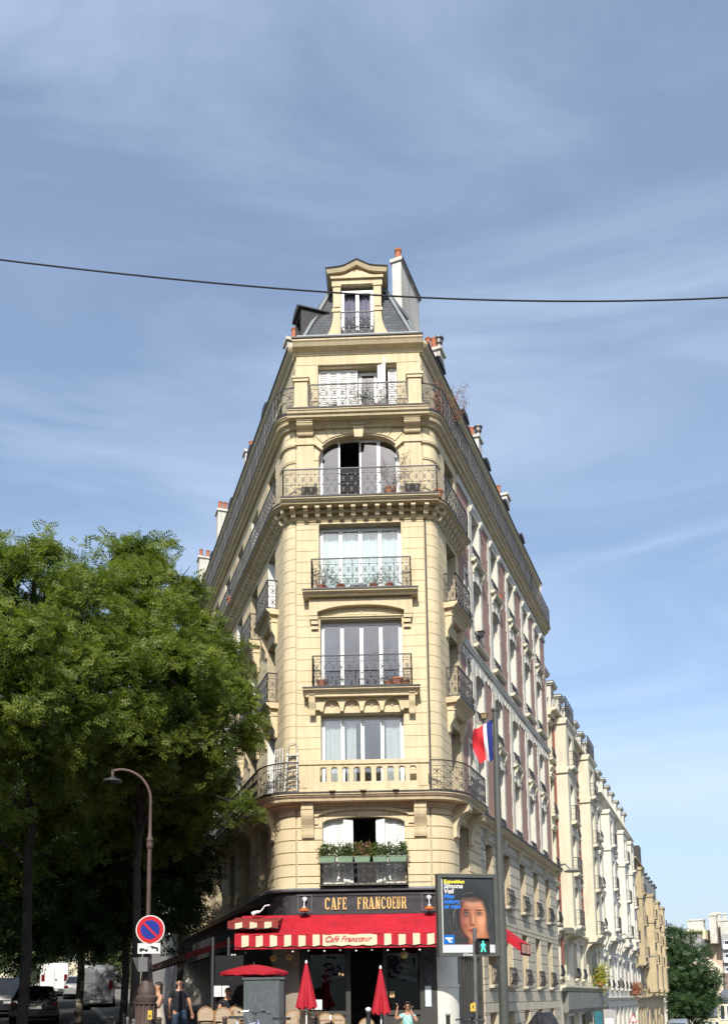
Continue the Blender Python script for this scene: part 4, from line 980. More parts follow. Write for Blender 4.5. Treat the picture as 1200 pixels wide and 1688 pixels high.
# awning
def awning(name, label, path, s0, s1, o0, z0, o1, z1, vh, stripe=.40, textspan=None, straight=False, step=.2, sag=.03, cat='awning', m=RED, ends=True, flare=0):
    root = empty(name, path.pt((s0+s1)/2, o1, z1), label, cat)
    def Q(a, o, z): 
        p = path.pt(a, 0, z); return p
    fr = path.fr((s0+s1)/2, 0, 0) if not straight else path.fr(0, 0, 0) @ Matrix.Translation(((s0+s1)/2, 0, 0)); w = (s1-s0)/2; c = (s0+s1)/2
    top = MB(fr); n = int(2*w/.12)
    def f(u, v): x = -w+2*w*u; x2 = x*(1+flare*v/w); return (x2, -(o0+(o1-o0)*v), z0+(z1-z0)*v-sag*sin(pi*v)*(.6+.4*abs(sin(x*1.35)))-.012*sin(x*5+v*2)*v-.006*sin(x*13)*v)
    top.grid(f, n, 6); top.grid(lambda u, v: (f(u, v)[0], f(u, v)[1]+.004, f(u, v)[2]-.006), n, 6); top.build('canopy', m, root, smooth=True)
    we = w+flare
    sm_ = MB(fr)
    for k in range(1, int(2*w/.9)+1):
        u = k/(int(2*w/.9)+1); q = [f(u, v/8) for v in range(9)]; sm_.tube([(x, y-.003, z+.004) for x, y, z in q], .007, 4, False)
    if sm_.v: sm_.build('seam', m, root)
    bar = MB(fr); bar.tube([(-we, -o1, z1-.01), (we, -o1, z1-.01)], .035, 8); bar.build('front_bar', m, root)
    x = -we; i = 0; va = MB(fr); vb = MB(fr); pipe = MB(fr)
    def zz(x): return z1-vh*.78-.035*abs(sin((x+we)/stripe*pi))*1.0
    def strip(mm, a, b, dy):
        k = max(2, int((b-a)/.05)); g = MB(fr); wy = lambda x: -o1-.03+.012*sin(x*9)
        g.grid(lambda u, v: (a+(b-a)*u, wy(a+(b-a)*u)-dy, zz(a+(b-a)*u)*(1-v)+(z1-.02)*v), k, 1); g.build('stripe', mm, root)
        for j in range(k):
            xa, xb = a+(b-a)*j/k, a+(b-a)*(j+1)/k; pipe.bar((xa, wy(xa)-dy-.004, zz(xa)), (xb, wy(xb)-dy-.004, zz(xb)), .014)
    while x < we-.01:
        a, b = x, min(we, x+stripe/2)
        for p_, q_ in ([(a, min(b, textspan[0]-c)), (max(a, textspan[1]-c), b)] if textspan else [(a, b)]):
            if q_-p_ > .01: strip(CREAM if i % 2 else m, p_, q_, 0)
        x = b; i += 1
    if textspan: strip(CREAM, textspan[0]-c, textspan[1]-c, .004)
    pipe.build('piping', LEAD, root)
    lowb = MB(fr); k = 30
    for j in range(k): xa, xb = -we+2*we*j/k, -we+2*we*(j+1)/k; lowb.hexa([(xa, -o1-.008, z1-vh), (xb, -o1-.008, z1-vh), (xb, -o1, z1-vh), (xa, -o1, z1-vh)], [(xa, -o1-.008, z1-.03), (xb, -o1-.008, z1-.03), (xb, -o1, z1-.03), (xa, -o1, z1-.03)])
    lowb.build('lower_flounce', m, root)
    for sg in (-1, 1):
        e = MB(fr); e.bar((sg*(w-.2), -o0, z0-.3), (sg*(we-.2), -o1+.02, z1-.03), .03); e.build('folding_arm', WHITE, root)
        if ends:
            e = MB(fr); e.f.append(tuple(e.P([(sg*w, -o0, z0), (sg*we, -o1, z1), (sg*we, -o1, z1-vh*.7), (sg*w, -o0, z0-vh*.7)]))); e.build('end_panel', m, root)
    return root, fr
def sgx2(px, py, off):
    d = cF*FPX+cR*(px-600)+cU*(PYC-py); q = BO-BV*off
    t_ = (q-Vector((0, 0, CAMZ))).dot(BV)/d.dot(BV); p = Vector((0, 0, CAMZ))+d*t_; return (p-BO).dot(BU), p.z
ua, zv = sgx2(387, 1563, 1.5); ub = 2.75
u0, zc = sgx2(456, 1508, .2)
za = sgx2(560, 1539, 1.5)[1]; zl = sgx2(560, 1563, 1.5)[1]
t0_, t1_ = sgx2(532, 1550, 1.5)[0], sgx2(614, 1550, 1.5)[0]
aw, afr = awning('cafe_awning', 'wide red cafe awning with striped scalloped valance carrying the cafe name', PA, ua, ub, .22, 4.13, 1.5, za, za-zl, .405, (t0_, t1_), flare=0.0)
def text(s, fr, size, m, parent, name='lettering', sx=1, shear=0, bold=0, ext=.002, align='CENTER', rotz=0, ls=1):
    cu = bpy.data.curves.new('t', 'FONT'); cu.body = s; cu.size = size; cu.align_x = align; cu.align_y = 'CENTER'; cu.shear = shear; cu.offset = bold; cu.extrude = ext; cu.space_line = ls; cu.resolution_u = 3
    o = bpy.data.objects.new('t', cu); COL.objects.link(o); bpy.context.view_layer.update()
    me = bpy.data.meshes.new_from_object(o.evaluated_get(bpy.context.evaluated_depsgraph_get())); bpy.data.objects.remove(o)
    R = fr @ Matrix.Rotation(rotz, 4, 'Y') @ Matrix(((sx, 0, 0, 0), (0, 0, -1, 0), (0, 1, 0, 0), (0, 0, 0, 1)))
    me.transform(Matrix.Translation(-rootloc(parent)) @ R); me.materials.clear(); me.materials.append(m)
    q = bpy.data.objects.new(name, me); COL.objects.link(q); q.parent = parent; return q
REDT = mat('red_lettering', (.55, .03, .04), .7, .02)
c = (t0_+t1_)/2
text('Café Francœur', PA.fr(c, 1.5+.055, (za+zl)/2+.05), .235, REDT, aw, shear=.45, sx=.92, bold=.001)
# smaller faded awning over the left corner, in front of the first
q0 = sgx2(455, 1523, 1.2)[0]
FADED_SHADED = mat('faded_shaded_red_canvas', (.27, .035, .03), .85, .15, 5, .2, 20)
h0 = sgx2(420, 1512, .3)[1]; h1 = sgx2(420, 1519, 1.5)[1]
aw2, f2 = awning('side_awning', 'short faded red awning stacked above the left end of the long cafe awning', PA, sgx2(376, 1530, 1.5)[0], sgx2(459, 1530, 1.5)[0], .22, h0, 1.52, h1, h1-sgx2(420, 1532, 1.5)[1], .42, m=FADED_SHADED, straight=True)
# narrow awning returning down the left street
aw3, f3 = awning('street_awning', 'long shaded red awning running down the left street past the terrace posts', PB, SB(15, -1), SB(4.2, -1), .1, 3.9, 2.1, 3.25, .3, .4, m=FADED_SHADED)  # street shade put into the colour: same darker canvas as the faded awning
# door canopy of the right street
aw4, f4 = awning('door_awning', 'small red awning with striped valance over the side street shopfront', PB, SB(3.6), SB(5.2), .05, 4.25, 1.15, 3.45, .42, .2)
# string lights under the awning edge
mb = MB(); 
for i in range(13): u = ua+.3+i*.45; mb.add(MB(PA.fr(u, 1.42, zl-.02-.02*(i % 2))).lathe((0, 0, -.03), [(0, -.035), (.03, -.015), (.03, .015), (0, .035)], 8))
o = mb.build('string_light', mat('bulb_glass', (.8, .78, .7), .2, .02), aw)
# folding projector lamp at the left corner
lm = empty('awning_lamp', PB.pt(SB(.2, -1), .2, 4.5), 'white swan neck lamp above the left corner of the cafe', 'lamp'); w_ = lambda px, py: at(px, py, 26.9)
MB().tube([w_(445, 1492), w_(437, 1493), w_(432, 1500), w_(426, 1505)], .02, 6).build('arm', WHITE, lm); MB().tube([w_(428, 1502), w_(422, 1504), w_(416, 1507)], [.025, .055, .07], 10).build('lamp_head', WHITE, lm, smooth=True)
# shop window writing
GREYT = mat('window_lettering', (.20, .20, .195), .6, .05)
g = MB()
sfz = PB.fr(-1.02, -.10, 2.42); text('OUVERT\nTOUTE\nL\'ANNÉE', sfz, .155, GREYT, SF, rotz=radians(-14), ls=1.1)
sfz = PB.fr(1.18, -.10, 2.42); text('JAMAIS\nEN\nVACANCES', sfz, .155, GREYT, SF, rotz=radians(14), ls=1.1)
# yellow round signs
for px, py, lab in ((451, 1580, 'left of the two'), (477, 1578, 'right of the two')):
    p = at(px, py, 26.6); r_ = empty('round_sign', p, 'small round yellow hanging sign, %s by the beige pier' % lab, 'sign', 'round yellow signs'); f = frame(p, (1, 0, 0))
    MB(f).prism([(.095*cos(2*pi*k/20), .095*sin(2*pi*k/20)) for k in range(20)], 1, -.015, .015).build('disc', mat('yellow_disc', (.62, .42, .12), .6, .05), r_)
    text('CAFE', frame(p+Vector((0, -.018, 0)), (1, 0, 0)), .06, LEAD, r_)
    MB(f).tube([(0, 0, .09), (0, 0, .5)], .006, 4).build('cord', IRON, r_)
p = at(666, 1574, 26.4); gl = empty('globe_lamp', p, 'round cream globe lamp hanging under the awning by the right shop window', 'lamp'); MB(frame(p, (1, 0, 0))).lathe((0, 0, 0), [(0, -.12), (.08, -.09), (.12, 0), (.08, .09), (0, .12)], 14).build('globe', mat('cream_globe', (.6, .5, .25), .3, .05), gl, smooth=True); MB(frame(p, (1, 0, 0))).tube([(0, 0, .1), (0, 0, .6)], .008, 4).build('cord', IRON, gl)

BULB = mat('warm_bulb', (.8, .5, .2), .4, 0, emit=(1, .62, .3, 3.0))
for px, py, lab in ((560, 1606, 'left of the two glowing bulbs inside the left shop window'), (565, 1607, 'right of the two glowing bulbs inside the left shop window')):
    p = at(px, py, 28.3); r_ = empty('hanging_bulb', p, lab, 'lamp', 'glowing bulbs inside the cafe'); MB(frame(p, (1, 0, 0))).lathe((0, 0, 0), [(0, -.04), (.035, -.01), (.03, .03), (0, .05)], 8).build('bulb', BULB, r_, smooth=True); MB(frame(p, (1, 0, 0))).tube([(0, 0, .05), (0, 0, 1.0)], .006, 4).build('cord', IRON, r_)
# ================================================================ ROW OF BUILDINGS DOWN THE RIGHT STREET
def row_house(name, label, t0, t1, zg, ztop, ops, m, trim, oriels=(), strings=(), guards=True, sills=True, roof=None, dormers=(), roofz=2.2, shop=None, setb=6.0, dm=None, slm=None):
    root = empty(name, PA.pt(S(t0), 0, zg), label, 'building')
    a, b = S(t0), S(t1)
    def B(mb, nm, mm, par=None): return mb.build(nm, mm, par or root)
    full = [(S(o[0]), S(o[1]), o[2], o[3]) for o in ops]
    mb = MB(); core(mb, PA, a+.01, b-.01, zg-3, ztop, full, 0, -.40); B(mb, 'wall', m)
    P = lambda t, o, z: PA.pt(S(t), o, z)
    mb = MB()
    for t in (t0+.01, t1-.01):
        mb.f.append(tuple(mb.P([P(t, -.39, zg-3), P(t, -setb, zg-3), P(t, -setb, ztop), P(t, -.39, ztop)])))
    B(mb, 'side_wall', CHIMW)
    # rooms behind
    mb = MB(); mb.f.append(tuple(mb.P([P(t0, -1.5, zg-3), P(t1, -1.5, zg-3), P(t1, -1.5, ztop), P(t0, -1.5, ztop)])))
    for z in sorted({o[2] for o in ops}): mb.f.append(tuple(mb.P([P(t0, -.41, z-.1), P(t1, -.41, z-.1), P(t1, -1.49, z-.1), P(t0, -1.49, z-.1)])))
    B(mb, 'interior', DARKIN)
    rnd = random.Random(int(t0*10))
    for k, o in enumerate(ops):
        fr = PA.fr(S((o[0]+o[1])/2), -.24, o[2]); w = o[1]-o[0]
        wo = window(root, fr, w, o[3]-o[2], 2, ['full', 'none', 'none'][rnd.randrange(3)] if w > .7 else 'none', simple=True, pm=WHITE)
        if sills and len(o) < 5:
            s = MB(); sweep(s, PA, S(o[0])-.12, S(o[1])+.12, [(.0, o[2]-.14), (.16, o[2]-.12), (.2, o[2]-.05), (.2, o[2]), (.0, o[2])]); B(s, 'window_sill', trim)
            s = MB(); sweep(s, PA, S(o[0])-.14, S(o[1])+.14, [(.0, o[3]), (.07, o[3]), (.07, o[3]+.10), (.14, o[3]+.18), (.14, o[3]+.22), (0, o[3]+.24)]); B(s, 'window_head', trim)
        if len(o) < 5 and rnd.random() < .3:
            for sg in (-1, 1):
                s = MB(PA.fr(S((o[0]+o[1])/2), .004, o[2])); x = sg*(w/2+.02); xa, xb = sorted((x, x+sg*.42)); s.box(xa, xb, -.045, 0, .02, o[3]-o[2]-.02)
                for q in range(6): zq = .1+(o[3]-o[2]-.2)*q/6; s.box(xa+.05, xb-.05, -.055, -.046, zq, zq+.12)
                B(s, 'shutter', SHUT if rnd.random() < .6 else mat('grey_shutter', (.35, .36, .34), .6, .1))
        if guards and len(o) < 5:
            s = MB(); n = 5; fg = PA.fr(S((o[0]+o[1])/2), .13, o[2]); g = MB(fg)
            for zz in (.04, .28, .55): g.bar((-w/2, 0, zz), (w/2, 0, zz), .025)
            for i in range(n+1): x = -w/2+w*i/n; g.tube([(x, 0, 0), (x+.02, -.08, .2), (x, 0, .55)], .014, 4, False)
            g.bar((-w/2, 0, 0.05), (-w/2, .13, .05), .02); g.bar((w/2, 0, 0.05), (w/2, .13, .05), .02)
            B(g, 'window_guard', IRON)
    for z, off, h in strings:
        s = MB(); sweep(s, PA, a+.02, b-.02, [(0, z-h), (off*.3, z-h), (off*.5, z-h*.5), (off, z-h*.35), (off, z), (0, z+.02)]); B(s, 'string_course', trim)
    for (ta, tb, d, z0, z1, sub) in oriels:
        sa, sb = S(ta), S(tb); s = MB()
        wins = [((sa+sb)/2-.55, (sa+sb)/2+.55, za, zb) for za, zb in sub]
        core(s, PA, sa+.25, sb-.25, z0, z1, wins, d, d-.25); sweep(s, PA, sa, sa+.25, [(0, z0), (d, z0), (d, z1), (0, z1)]); sweep(s, PA, sb-.25, sb, [(0, z0), (d, z0), (d, z1), (0, z1)])
        sweep(s, PA, sa+.02, sb-.02, [(0, z0-.01), (d-.26, z0-.01), (d-.26, z0+.05), (0, z0+.05)])
        ob = B(s, 'oriel', m)
        s = MB()
        for zz, e in ((z1, .10), (z0+.1, .12))+tuple((x, .1) for x in ([z1-2.6] if z1-z0 > 6 else [])):
            sweep(s, PA, sa-e, sb+e, [(0, zz-.30), (d+.02, zz-.30), (d+e*.6, zz-.16), (d+e, zz-.10), (d+e, zz), (0, zz+.01)])
        P_ = [(0, z0-.2)]+[(d*(1-sin(pi/2*i/8))**1.0, z0-.25-.95*(1-cos(pi/2*i/8))) for i in range(9)]+[(0, z0-1.3)]
        for q in (sa+.15, sb-.15): sweep(s, PA, q-.15, q+.15, [(d, z0-.2)]+[(d*(1-sin(pi/2*i/8)), z0-.25-1.0*(1-cos(pi/2*i/8))) for i in range(9)]+[(0, z0-1.25), (0, z0-.2)])
        B(s, 'oriel_trim', trim)
        for w_ in wins:
            window(root, PA.fr((w_[0]+w_[1])/2, d-.2, w_[2]), 1.1, w_[3]-w_[2], 2, 'none', simple=True)
            s = MB(); sweep(s, PA, w_[0]-.15, w_[1]+.15, [(d, w_[2]-.2), (d+.22, w_[2]-.16), (d+.28, w_[2]-.06), (d+.28, w_[2]), (d, w_[2])]); B(s, 'balcony_slab', trim)
            s = MB(); rail_run(s, lambda q, w_=w_, d=d: PA.pt(w_[0]-.1+q, d+.24), 1.3, w_[2], .8, detail=0)
            rail_run(s, lambda q, w_=w_, d=d: PA.pt(w_[0]-.1, d+.24-q), .24, w_[2], .8, detail=0); B(s, 'railing', IRON)
    if roof is not None:
        s = MB(); z0 = ztop; z1 = ztop+roofz; o1 = -.3-roofz*.42
        a4 = s.P([P(t0, -.05, z0), P(t1, -.05, z0), P(t1, o1, z1), P(t0, o1, z1), P(t0, -setb, z1+.5), P(t1, -setb, z1+.5), P(t0, -setb, z0), P(t1, -setb, z0)])
        s.f += [(a4[0], a4[1], a4[2], a4[3]), (a4[3], a4[2], a4[5], a4[4]), (a4[0], a4[3], a4[4], a4[6]), (a4[1], a4[7], a4[5], a4[2])]; B(s, 'roof', roof)
        for t in dormers:
            fr = PA.fr(S(t), -.18, z0); h = roofz*.85; w = 1.0
            s = MB(fr); s.box(-w/2, -w/2+.16, 0, 1.2, 0, h); s.box(w/2-.16, w/2, 0, 1.2, 0, h); s.box(-w/2+.16, w/2-.16, 0, 1.2, h-.22, h); s.box(-w/2+.16, w/2-.16, 0, .1, 0, .12)
            s.box(-w/2-.08, w/2+.08, -.10, 1.3, h, h+.08); s.box(-w/2-.15, w/2+.15, -.17, 1.3, h+.08, h+.16); do = B(s, 'roof_dormer', dm or trim)
            MB(fr).box(-w/2-.17, w/2+.17, -.19, 1.3, h+.165, h+.2).build('dormer_cap', ZINC, do)
            MB(fr).box(-w/2+.16, w/2-.16, .12, .14, .12, h-.22).build('pane', GLASS, do)
    return root
def pipe(root, t, off, z0, z1, m, r=.05):
    MB().tube([PA.pt(S(t), off, z0), PA.pt(S(t), off, z1)], r, 6).build('drain_pipe', m, root)
RUST = mat('rust_red_paint', (.30, .075, .05), .6, .2, 4)
# --- pale building with two oriels
F3 = [(5.25, 7.1), (7.95, 9.9), (10.7, 12.6), (13.6, 15.4)]
ops = []
for tc_ in (18.95, 24.0, 26.3, 31.2, 33.6):
    w = .42 if tc_ < 20 else .5
    for z0, z1 in F3+[(2.6, 4.5)]: ops.append((tc_-w, tc_+w, z0, z1))
for tc_ in (20.6, 21.4, 28.3, 29.2): ops.append((tc_-.3, tc_+.3, 2.5, 4.3, 0))
for a, b in ((19.6, 20.5), (21.0, 24.4), (25.0, 28.4), (29.4, 34.4)): ops.append((a, b, -2.0, .75, 0))
h3 = row_house('apartment_building', 'pale cream building with two plain projecting oriels beside the brick wing', 18.45, 35.1, -2.6, 16.2, ops, WSTONE2, WSTONE2,
    oriels=[(19.6, 22.2, .7, 4.95, 15.9, [(7.9, 9.9), (10.6, 12.6), (13.5, 15.2), (5.2, 7.2)]), (27.4, 30.0, .7, 4.95, 15.9, [(7.9, 9.9), (10.6, 12.6), (13.5, 15.2), (5.2, 7.2)])],
    strings=[(16.2, .45, .35), (13.2, .15, .2), (2.2, .38, .3), (5.0, .3, .3)], roof=SLATE, dormers=(19.0, 21.2, 23.6, 25.9, 29.0, 31.4, 33.8), roofz=2.3, dm=WSTONE)
for ta, tb in ((19.6, 22.2), (27.4, 30.0)):
    mb = MB(); rail_run(mb, lambda q: PA.pt(S(ta)+q, .72), tb-ta, 15.92, 1.15, detail=1); rail_run(mb, lambda q: PA.pt(S(ta), .72-q), .7, 15.92, 1.15, detail=1); mb.build('railing', IRON, h3)
pipe(h3, 19.45, .10, 2.3, 16, RUST); pipe(h3, 22.5, .12, 5, 16, RUST); pipe(h3, 26.9, .1, 5, 16, RUST); pipe(h3, 30.3, .12, 5, 16, RUST, .09)
mb = MB(); sweep(mb, PA, S(19.4), S(34.9), [(.0, .85), (.25, .85), (.30, 1.0), (.30, 1.85), (.0, 1.9)]); mb.build('shop_fascia', mat('grey_fascia', (.22, .21, .19), .6, .15, 2), h3)
TEAL = mat('teal_cloth', (.04, .20, .24), .8, .2, 3)
mb = MB(PA.fr(S(29.0), .42, 0)); mb.grid(lambda u, v: (-1.6+3.2*u, -.09*sin(u*38)+.04*sin(u*11+v), -1.6+2.35*v), 60, 4); o = mb.build('shop_curtain', TEAL, None, smooth=True, label='teal cloth curtains hanging in front of the shop below the second oriel', category='curtain')
# --- white ornate building
F4 = [(2.2, 4.2), (6.3, 8.3), (9.1, 11.2), (12.3, 14.2)]
ops = []
for tc_ in (36.6, 39.3, 42.2, 45.0, 47.8, 50.6, 53.3, 55.8):
    for z0, z1 in F4: ops.append((tc_-.55, tc_+.55, z0, z1))
    ops.append((tc_-.8, tc_+.8, -2.8, .9, 0))
h4 = row_house('apartment_building', 'bright white ornate building with carved bays between the cream and golden buildings', 35.15, 57.0, -3.5, 15.4, ops, WSTONE, WSTONE,
    oriels=[(37.9, 40.6, .55, 5.6, 14.6, [(6.3, 8.2), (9.1, 11.1), (12.2, 14.0)]), (46.6, 49.2, .55, 5.6, 14.6, [(6.3, 8.2), (9.1, 11.1), (12.2, 14.0)]), (52.2, 54.6, .55, 5.6, 14.6, [(6.3, 8.2), (9.1, 11.1), (12.2, 14.0)])],
    strings=[(15.4, .4, .3), (8.8, .14, .2), (6.0, .35, .3), (1.6, .3, .25), (11.9, .12, .15)], roof=ZINC, dormers=(36.5, 39.2, 41.6, 44.2, 46.8, 50, 53, 55.6), roofz=2.4, dm=WSTONE)
mb = MB()
for t in np.arange(36, 56.5, 1.4): mb.add(MB(PA.fr(S(t), .0, 5.65)).prism(bracket_prof(.32, .9), 0, -.12, .12))
mb.build('bracket', WSTONE, h4)
# --- two golden buildings
ops = [(t-.5, t+.5, z, z+1.9) for t in (58.6, 61.2, 63.9) for z in (2.3, 5.3, 8.2, 11.2)]+[(t-.8, t+.8, -4, .6, 0) for t in (58.8, 61.3, 63.8)]
h5 = row_house('apartment_building', 'narrow ochre stone building with dark eaves before the slate roofed golden one', 57.05, 65.6, -4.2, 14.0, ops, GOLDST, GOLDST,
    oriels=[(59.9, 62.6, .6, 4.6, 13.4, [(5.3, 7.2), (8.2, 10.1), (11.1, 12.9)])], strings=[(14.0, .5, .3), (4.4, .3, .3), (1.6, .35, .3), (7.9, .15, .2)], roof=LEAD, roofz=.9)
mb = MB(PA.fr(S(65.0), -.2, 14.2)); mb.box(-.9, .9, -.4, 1.6, 0, 1.9); mb.build('roof_housing', LEAD, h5)
mb = MB(PA.fr(S(65.0), -.2, 14.2)); 
mb.build('x', WHITE, h5) if False else None
ops = [(t-.5, t+.5, z, z+1.8) for t in (67.4, 71.2, 75.4, 79.2, 83.0, 86.4) for z in (1.9, 4.9, 7.1, 9.6)]+[(t-.8, t+.8, -4.5, .4, 0) for t in (68, 72, 76, 80, 84)]
h6 = row_house('apartment_building', 'golden stone building with stepped bays and steep grey roof beside the street tree', 65.65, 88.2, -4.8, 11.9, ops, mat('gold_stone_light', (.52, .42, .26), .85, .12, 1.0, .2, 30, streak=.15), GOLDST,
    oriels=[(67.8, 70.4, .9, 2.2, 11.7, [(4.9, 6.7), (7.1, 8.8), (9.4, 11.1)]), (75.0, 77.4, .9, 2.2, 11.7, [(4.9, 6.7), (7.1, 8.8), (9.4, 11.1)]), (82.0, 84.4, .9, 2.2, 11.7, [(4.9, 6.7), (7.1, 8.8), (9.4, 11.1)])],
    strings=[(11.9, .4, .3), (9.2, .2, .2), (4.5, .3, .25), (1.7, .45, .3)], roof=SLATE, dormers=(68, 71, 74.5, 78, 81.5, 85, 87.4), roofz=3.0, dm=ZINC)
ops = [(t-.5, t+.5, z, z+1.7) for t in (90, 93, 96, 99) for z in (-2, 1.0, 4.0, 7.0)]
h7 = row_house('apartment_building', 'low pale building with chimney half hidden behind the street tree', 88.3, 101, -6, 9.6, ops, WSTONE2, WSTONE2, roof=ZINC, roofz=1.0)
fr = PA.fr(S(91.0), -1.0, 10); mb = MB(fr); mb.box(-.7, .7, 0, 1.0, -1, 2.6); mb.build('chimney_stack', CHIMW, h7); p = MB(fr); pots(p, fr, [(-.3, .3), (.25, .3)], 2.6, .12, .6); p.build('chimney_pot', TERRA, h7)
# ================================================================ FAR BUILDINGS
def block_house(name, label, Y, px0, px1, py_top, depth, m, grid=None, rz=0, zb=-16, roofm=None, cat='building', wm=None, side=None, gable=None, band=None):
    p0 = at(px0, py_top, Y); p1 = at(px1, py_top, Y); w = (p1-p0).length; z = p0.z; rz = rz-radians(21)
    root = empty(name, (p0.x, p0.y, zb), label, cat); fr = frame((p0.x, p0.y, 0), (cos(rz), sin(rz), 0))
    mb = MB(fr); 
    if gable:
        P_ = [(0, zb), (w, zb)]+[(w*gx, z+gz) for gx, gz in gable]; mb.prism(P_, 1, 0, depth)
    else: mb.box(0, w, 0, depth, zb, z)
    mb.build('wall', m, root)
    if roofm:
        r = MB(fr); r.hexa([(-.3, -.3, z+.01), (w+.3, -.3, z+.01), (w+.3, depth+.3, z+.01), (-.3, depth+.3, z+.01)], [(.8, 1.6, z+1.6), (w-.8, 1.6, z+1.6), (w-.8, depth-1.6, z+1.6), (.8, depth-1.6, z+1.6)]); r.build('roof', roofm, root)
    if grid:
        x0, x1, nx, ztop, nz, dz, ww, hh = grid
        for j in range(nz):
            for i in range(nx):
                x = x0+(x1-x0)*(i+.5)/nx; zz = z-ztop-j*dz
                f = MB(fr); f.box(x-ww/2-.08, x-ww/2, -.06, 0, zz-hh, zz); f.box(x+ww/2, x+ww/2+.08, -.06, 0, zz-hh, zz); f.box(x-ww/2-.1, x+ww/2+.1, -.12, 0, zz-hh-.12, zz-hh); f.box(x-ww/2-.08, x+ww/2+.08, -.06, 0, zz, zz+.1)
                wo = f.build('window', wm or WHITE, root); MB(fr).box(x-ww/2, x+ww/2, -.02, -.004, zz-hh, zz).build('pane', mat('far_pane', (.05, .06, .075), .2, .2, 3), wo)
            if band:
                b = MB(fr); b.box(x0, x1, -.9, -.125, z-ztop-j*dz-hh-.35, z-ztop-j*dz-hh-.2); b.box(x0, x1, -.9, -.84, z-ztop-j*dz-hh-.2, z-ztop-j*dz-hh+.75); b.build('balcony', band, root)
    return root, fr, w, z
PINK = mat('pink_beige_render', (.60, .44, .33), .9, .06, .3, streak=.1); GREYB = mat('grey_concrete', (.38, .37, .36), .85, .1, .5, streak=.15); CREAMR = mat('cream_render', (.70, .62, .45), .9, .06, .25, streak=.08)
r1, f1, w1, z1 = block_house('far_building', 'grey terraced block with planted roof left of the pink gable wall', 215, 1118, 1153, 1548, 14, GREYB, grid=(.3, 4.6, 2, 2.0, 6, 3.0, 1.5, 1.4), rz=radians(-8), band=WSTONE2)
mb = MB(f1)
for i in range(4): mb.box(.2+i*1.25, 1.15+i*1.25, 1.5, 3, z1+.1, z1+1.0)
mb.build('planter', mat('planter_box', (.3, .28, .25), .8), r1)
mb = MB(f1); rnd = random.Random(3)
for i in range(900): leaf(mb, Vector((rnd.uniform(.2, 5), rnd.uniform(1.4, 3.2), z1+.9+abs(rnd.gauss(0, .5)))), .35, rnd)
mb.build('foliage', LEAFM, r1)
mb = MB(f1); mb.box(-1.5, 5.4, 4, 13, z1, z1+2.4); mb.build('upper_storey', CREAMR, r1)
for x, w, h in ((-3.5, 1.6, 3.2), (1.2, 3.6, 4.6), (6.2, 1.5, 5.6), (8.6, 2.8, 4.2)):
    mb = MB(f1); mb.box(x, x+w, 6, 9, z1-1, z1+h); mb.box(x-.2, x+w+.2, 5.8, 9.2, z1+h, z1+h+.35); mb.build('chimney_stack', CHIMW, r1)
r2, f2_, w2, z2 = block_house('far_building', 'tall blank pink beige gable wall with white chimneys on top', 222, 1152, 1188, 1542, 12, PINK, rz=radians(0))
mb = MB(f2_); mb.box(3.4, w2, -.02+.05, 8, z2+.01, z2+2.0); mb.build('gable_step', PINK, r2)
for x, w, h in ((3.2, 1.9, 5.2), (5.6, .8, 5.0), (7.0, 1.1, 4.8)):
    mb = MB(f2_); mb.box(x, x+w, 2, 4, z2, z2+h); mb.box(x-.15, x+w+.15, 1.8, 4.2, z2+h, z2+h+.4); mb.build('chimney_stack', CHIMW, r2)
r3, f3_, w3, z3 = block_house('far_building', 'blue grey apartment block with rows of balconies at the right edge', 200, 1188, 1240, 1540, 12, GREYB, grid=(.2, 6.4, 3, 1.5, 7, 2.9, 1.3, 1.5), band=WHITE)
r4, f4_, w4, z4 = block_house('far_building', 'cream gabled house with blank wall below the pink block', 165, 1141, 1189, 1600, 14, CREAMR, gable=[(1, -2.0), (.93, .6), (.55, 2.2), (.45, 2.5), (.0, 1.6)])
for x, z in ((.9, -.3), (1.4, -.3), (2.4, .6), (3.9, .5)):
    f = MB(f4_); f.box(x, x+.3, -.02, 0, z4+z-.6, z4+z); f.build('window', DARKIN, r4)
mb = MB(f4_); mb.box(0, w4, -.04, 0, z4-2.6, z4-2.5); mb.box(0, w4, -.04, 0, z4-7, z4-6.9); mb.build('render_joint', CHIMW, r4)
mb = MB(f4_); mb.box(w4+.02, w4+3, -1, 12, -16, z4-.5); mb.build('side_wing', mat('brown_render', (.25, .19, .15), .9, .1, .5), r4)
r5, f5_, w5, z5 = block_house('far_building', 'small grey roofed house with close windows at the bottom right corner', 120, 1181, 1260, 1652, 10, CREAMR, grid=(.2, 5.8, 7, .5, 3, 2.6, .45, 1.7), roofm=ZINC)
r6, f6_, w6, z6 = block_house('far_building', 'low cream house with long flat roof at the end of the right street', 140, 1128, 1186, 1676, 10, CREAMR, grid=(.2, 5, 5, .8, 3, 2.6, .5, 1.5), roofm=ZINC)
r7, f7_, w7, z7 = block_house('far_building', 'long low pale block seen over the tree top in the distance', 300, 1080, 1125, 1556, 14, CREAMR, grid=(.5, 8, 5, 1.2, 5, 3, .9, 1.5), roofm=ZINC)
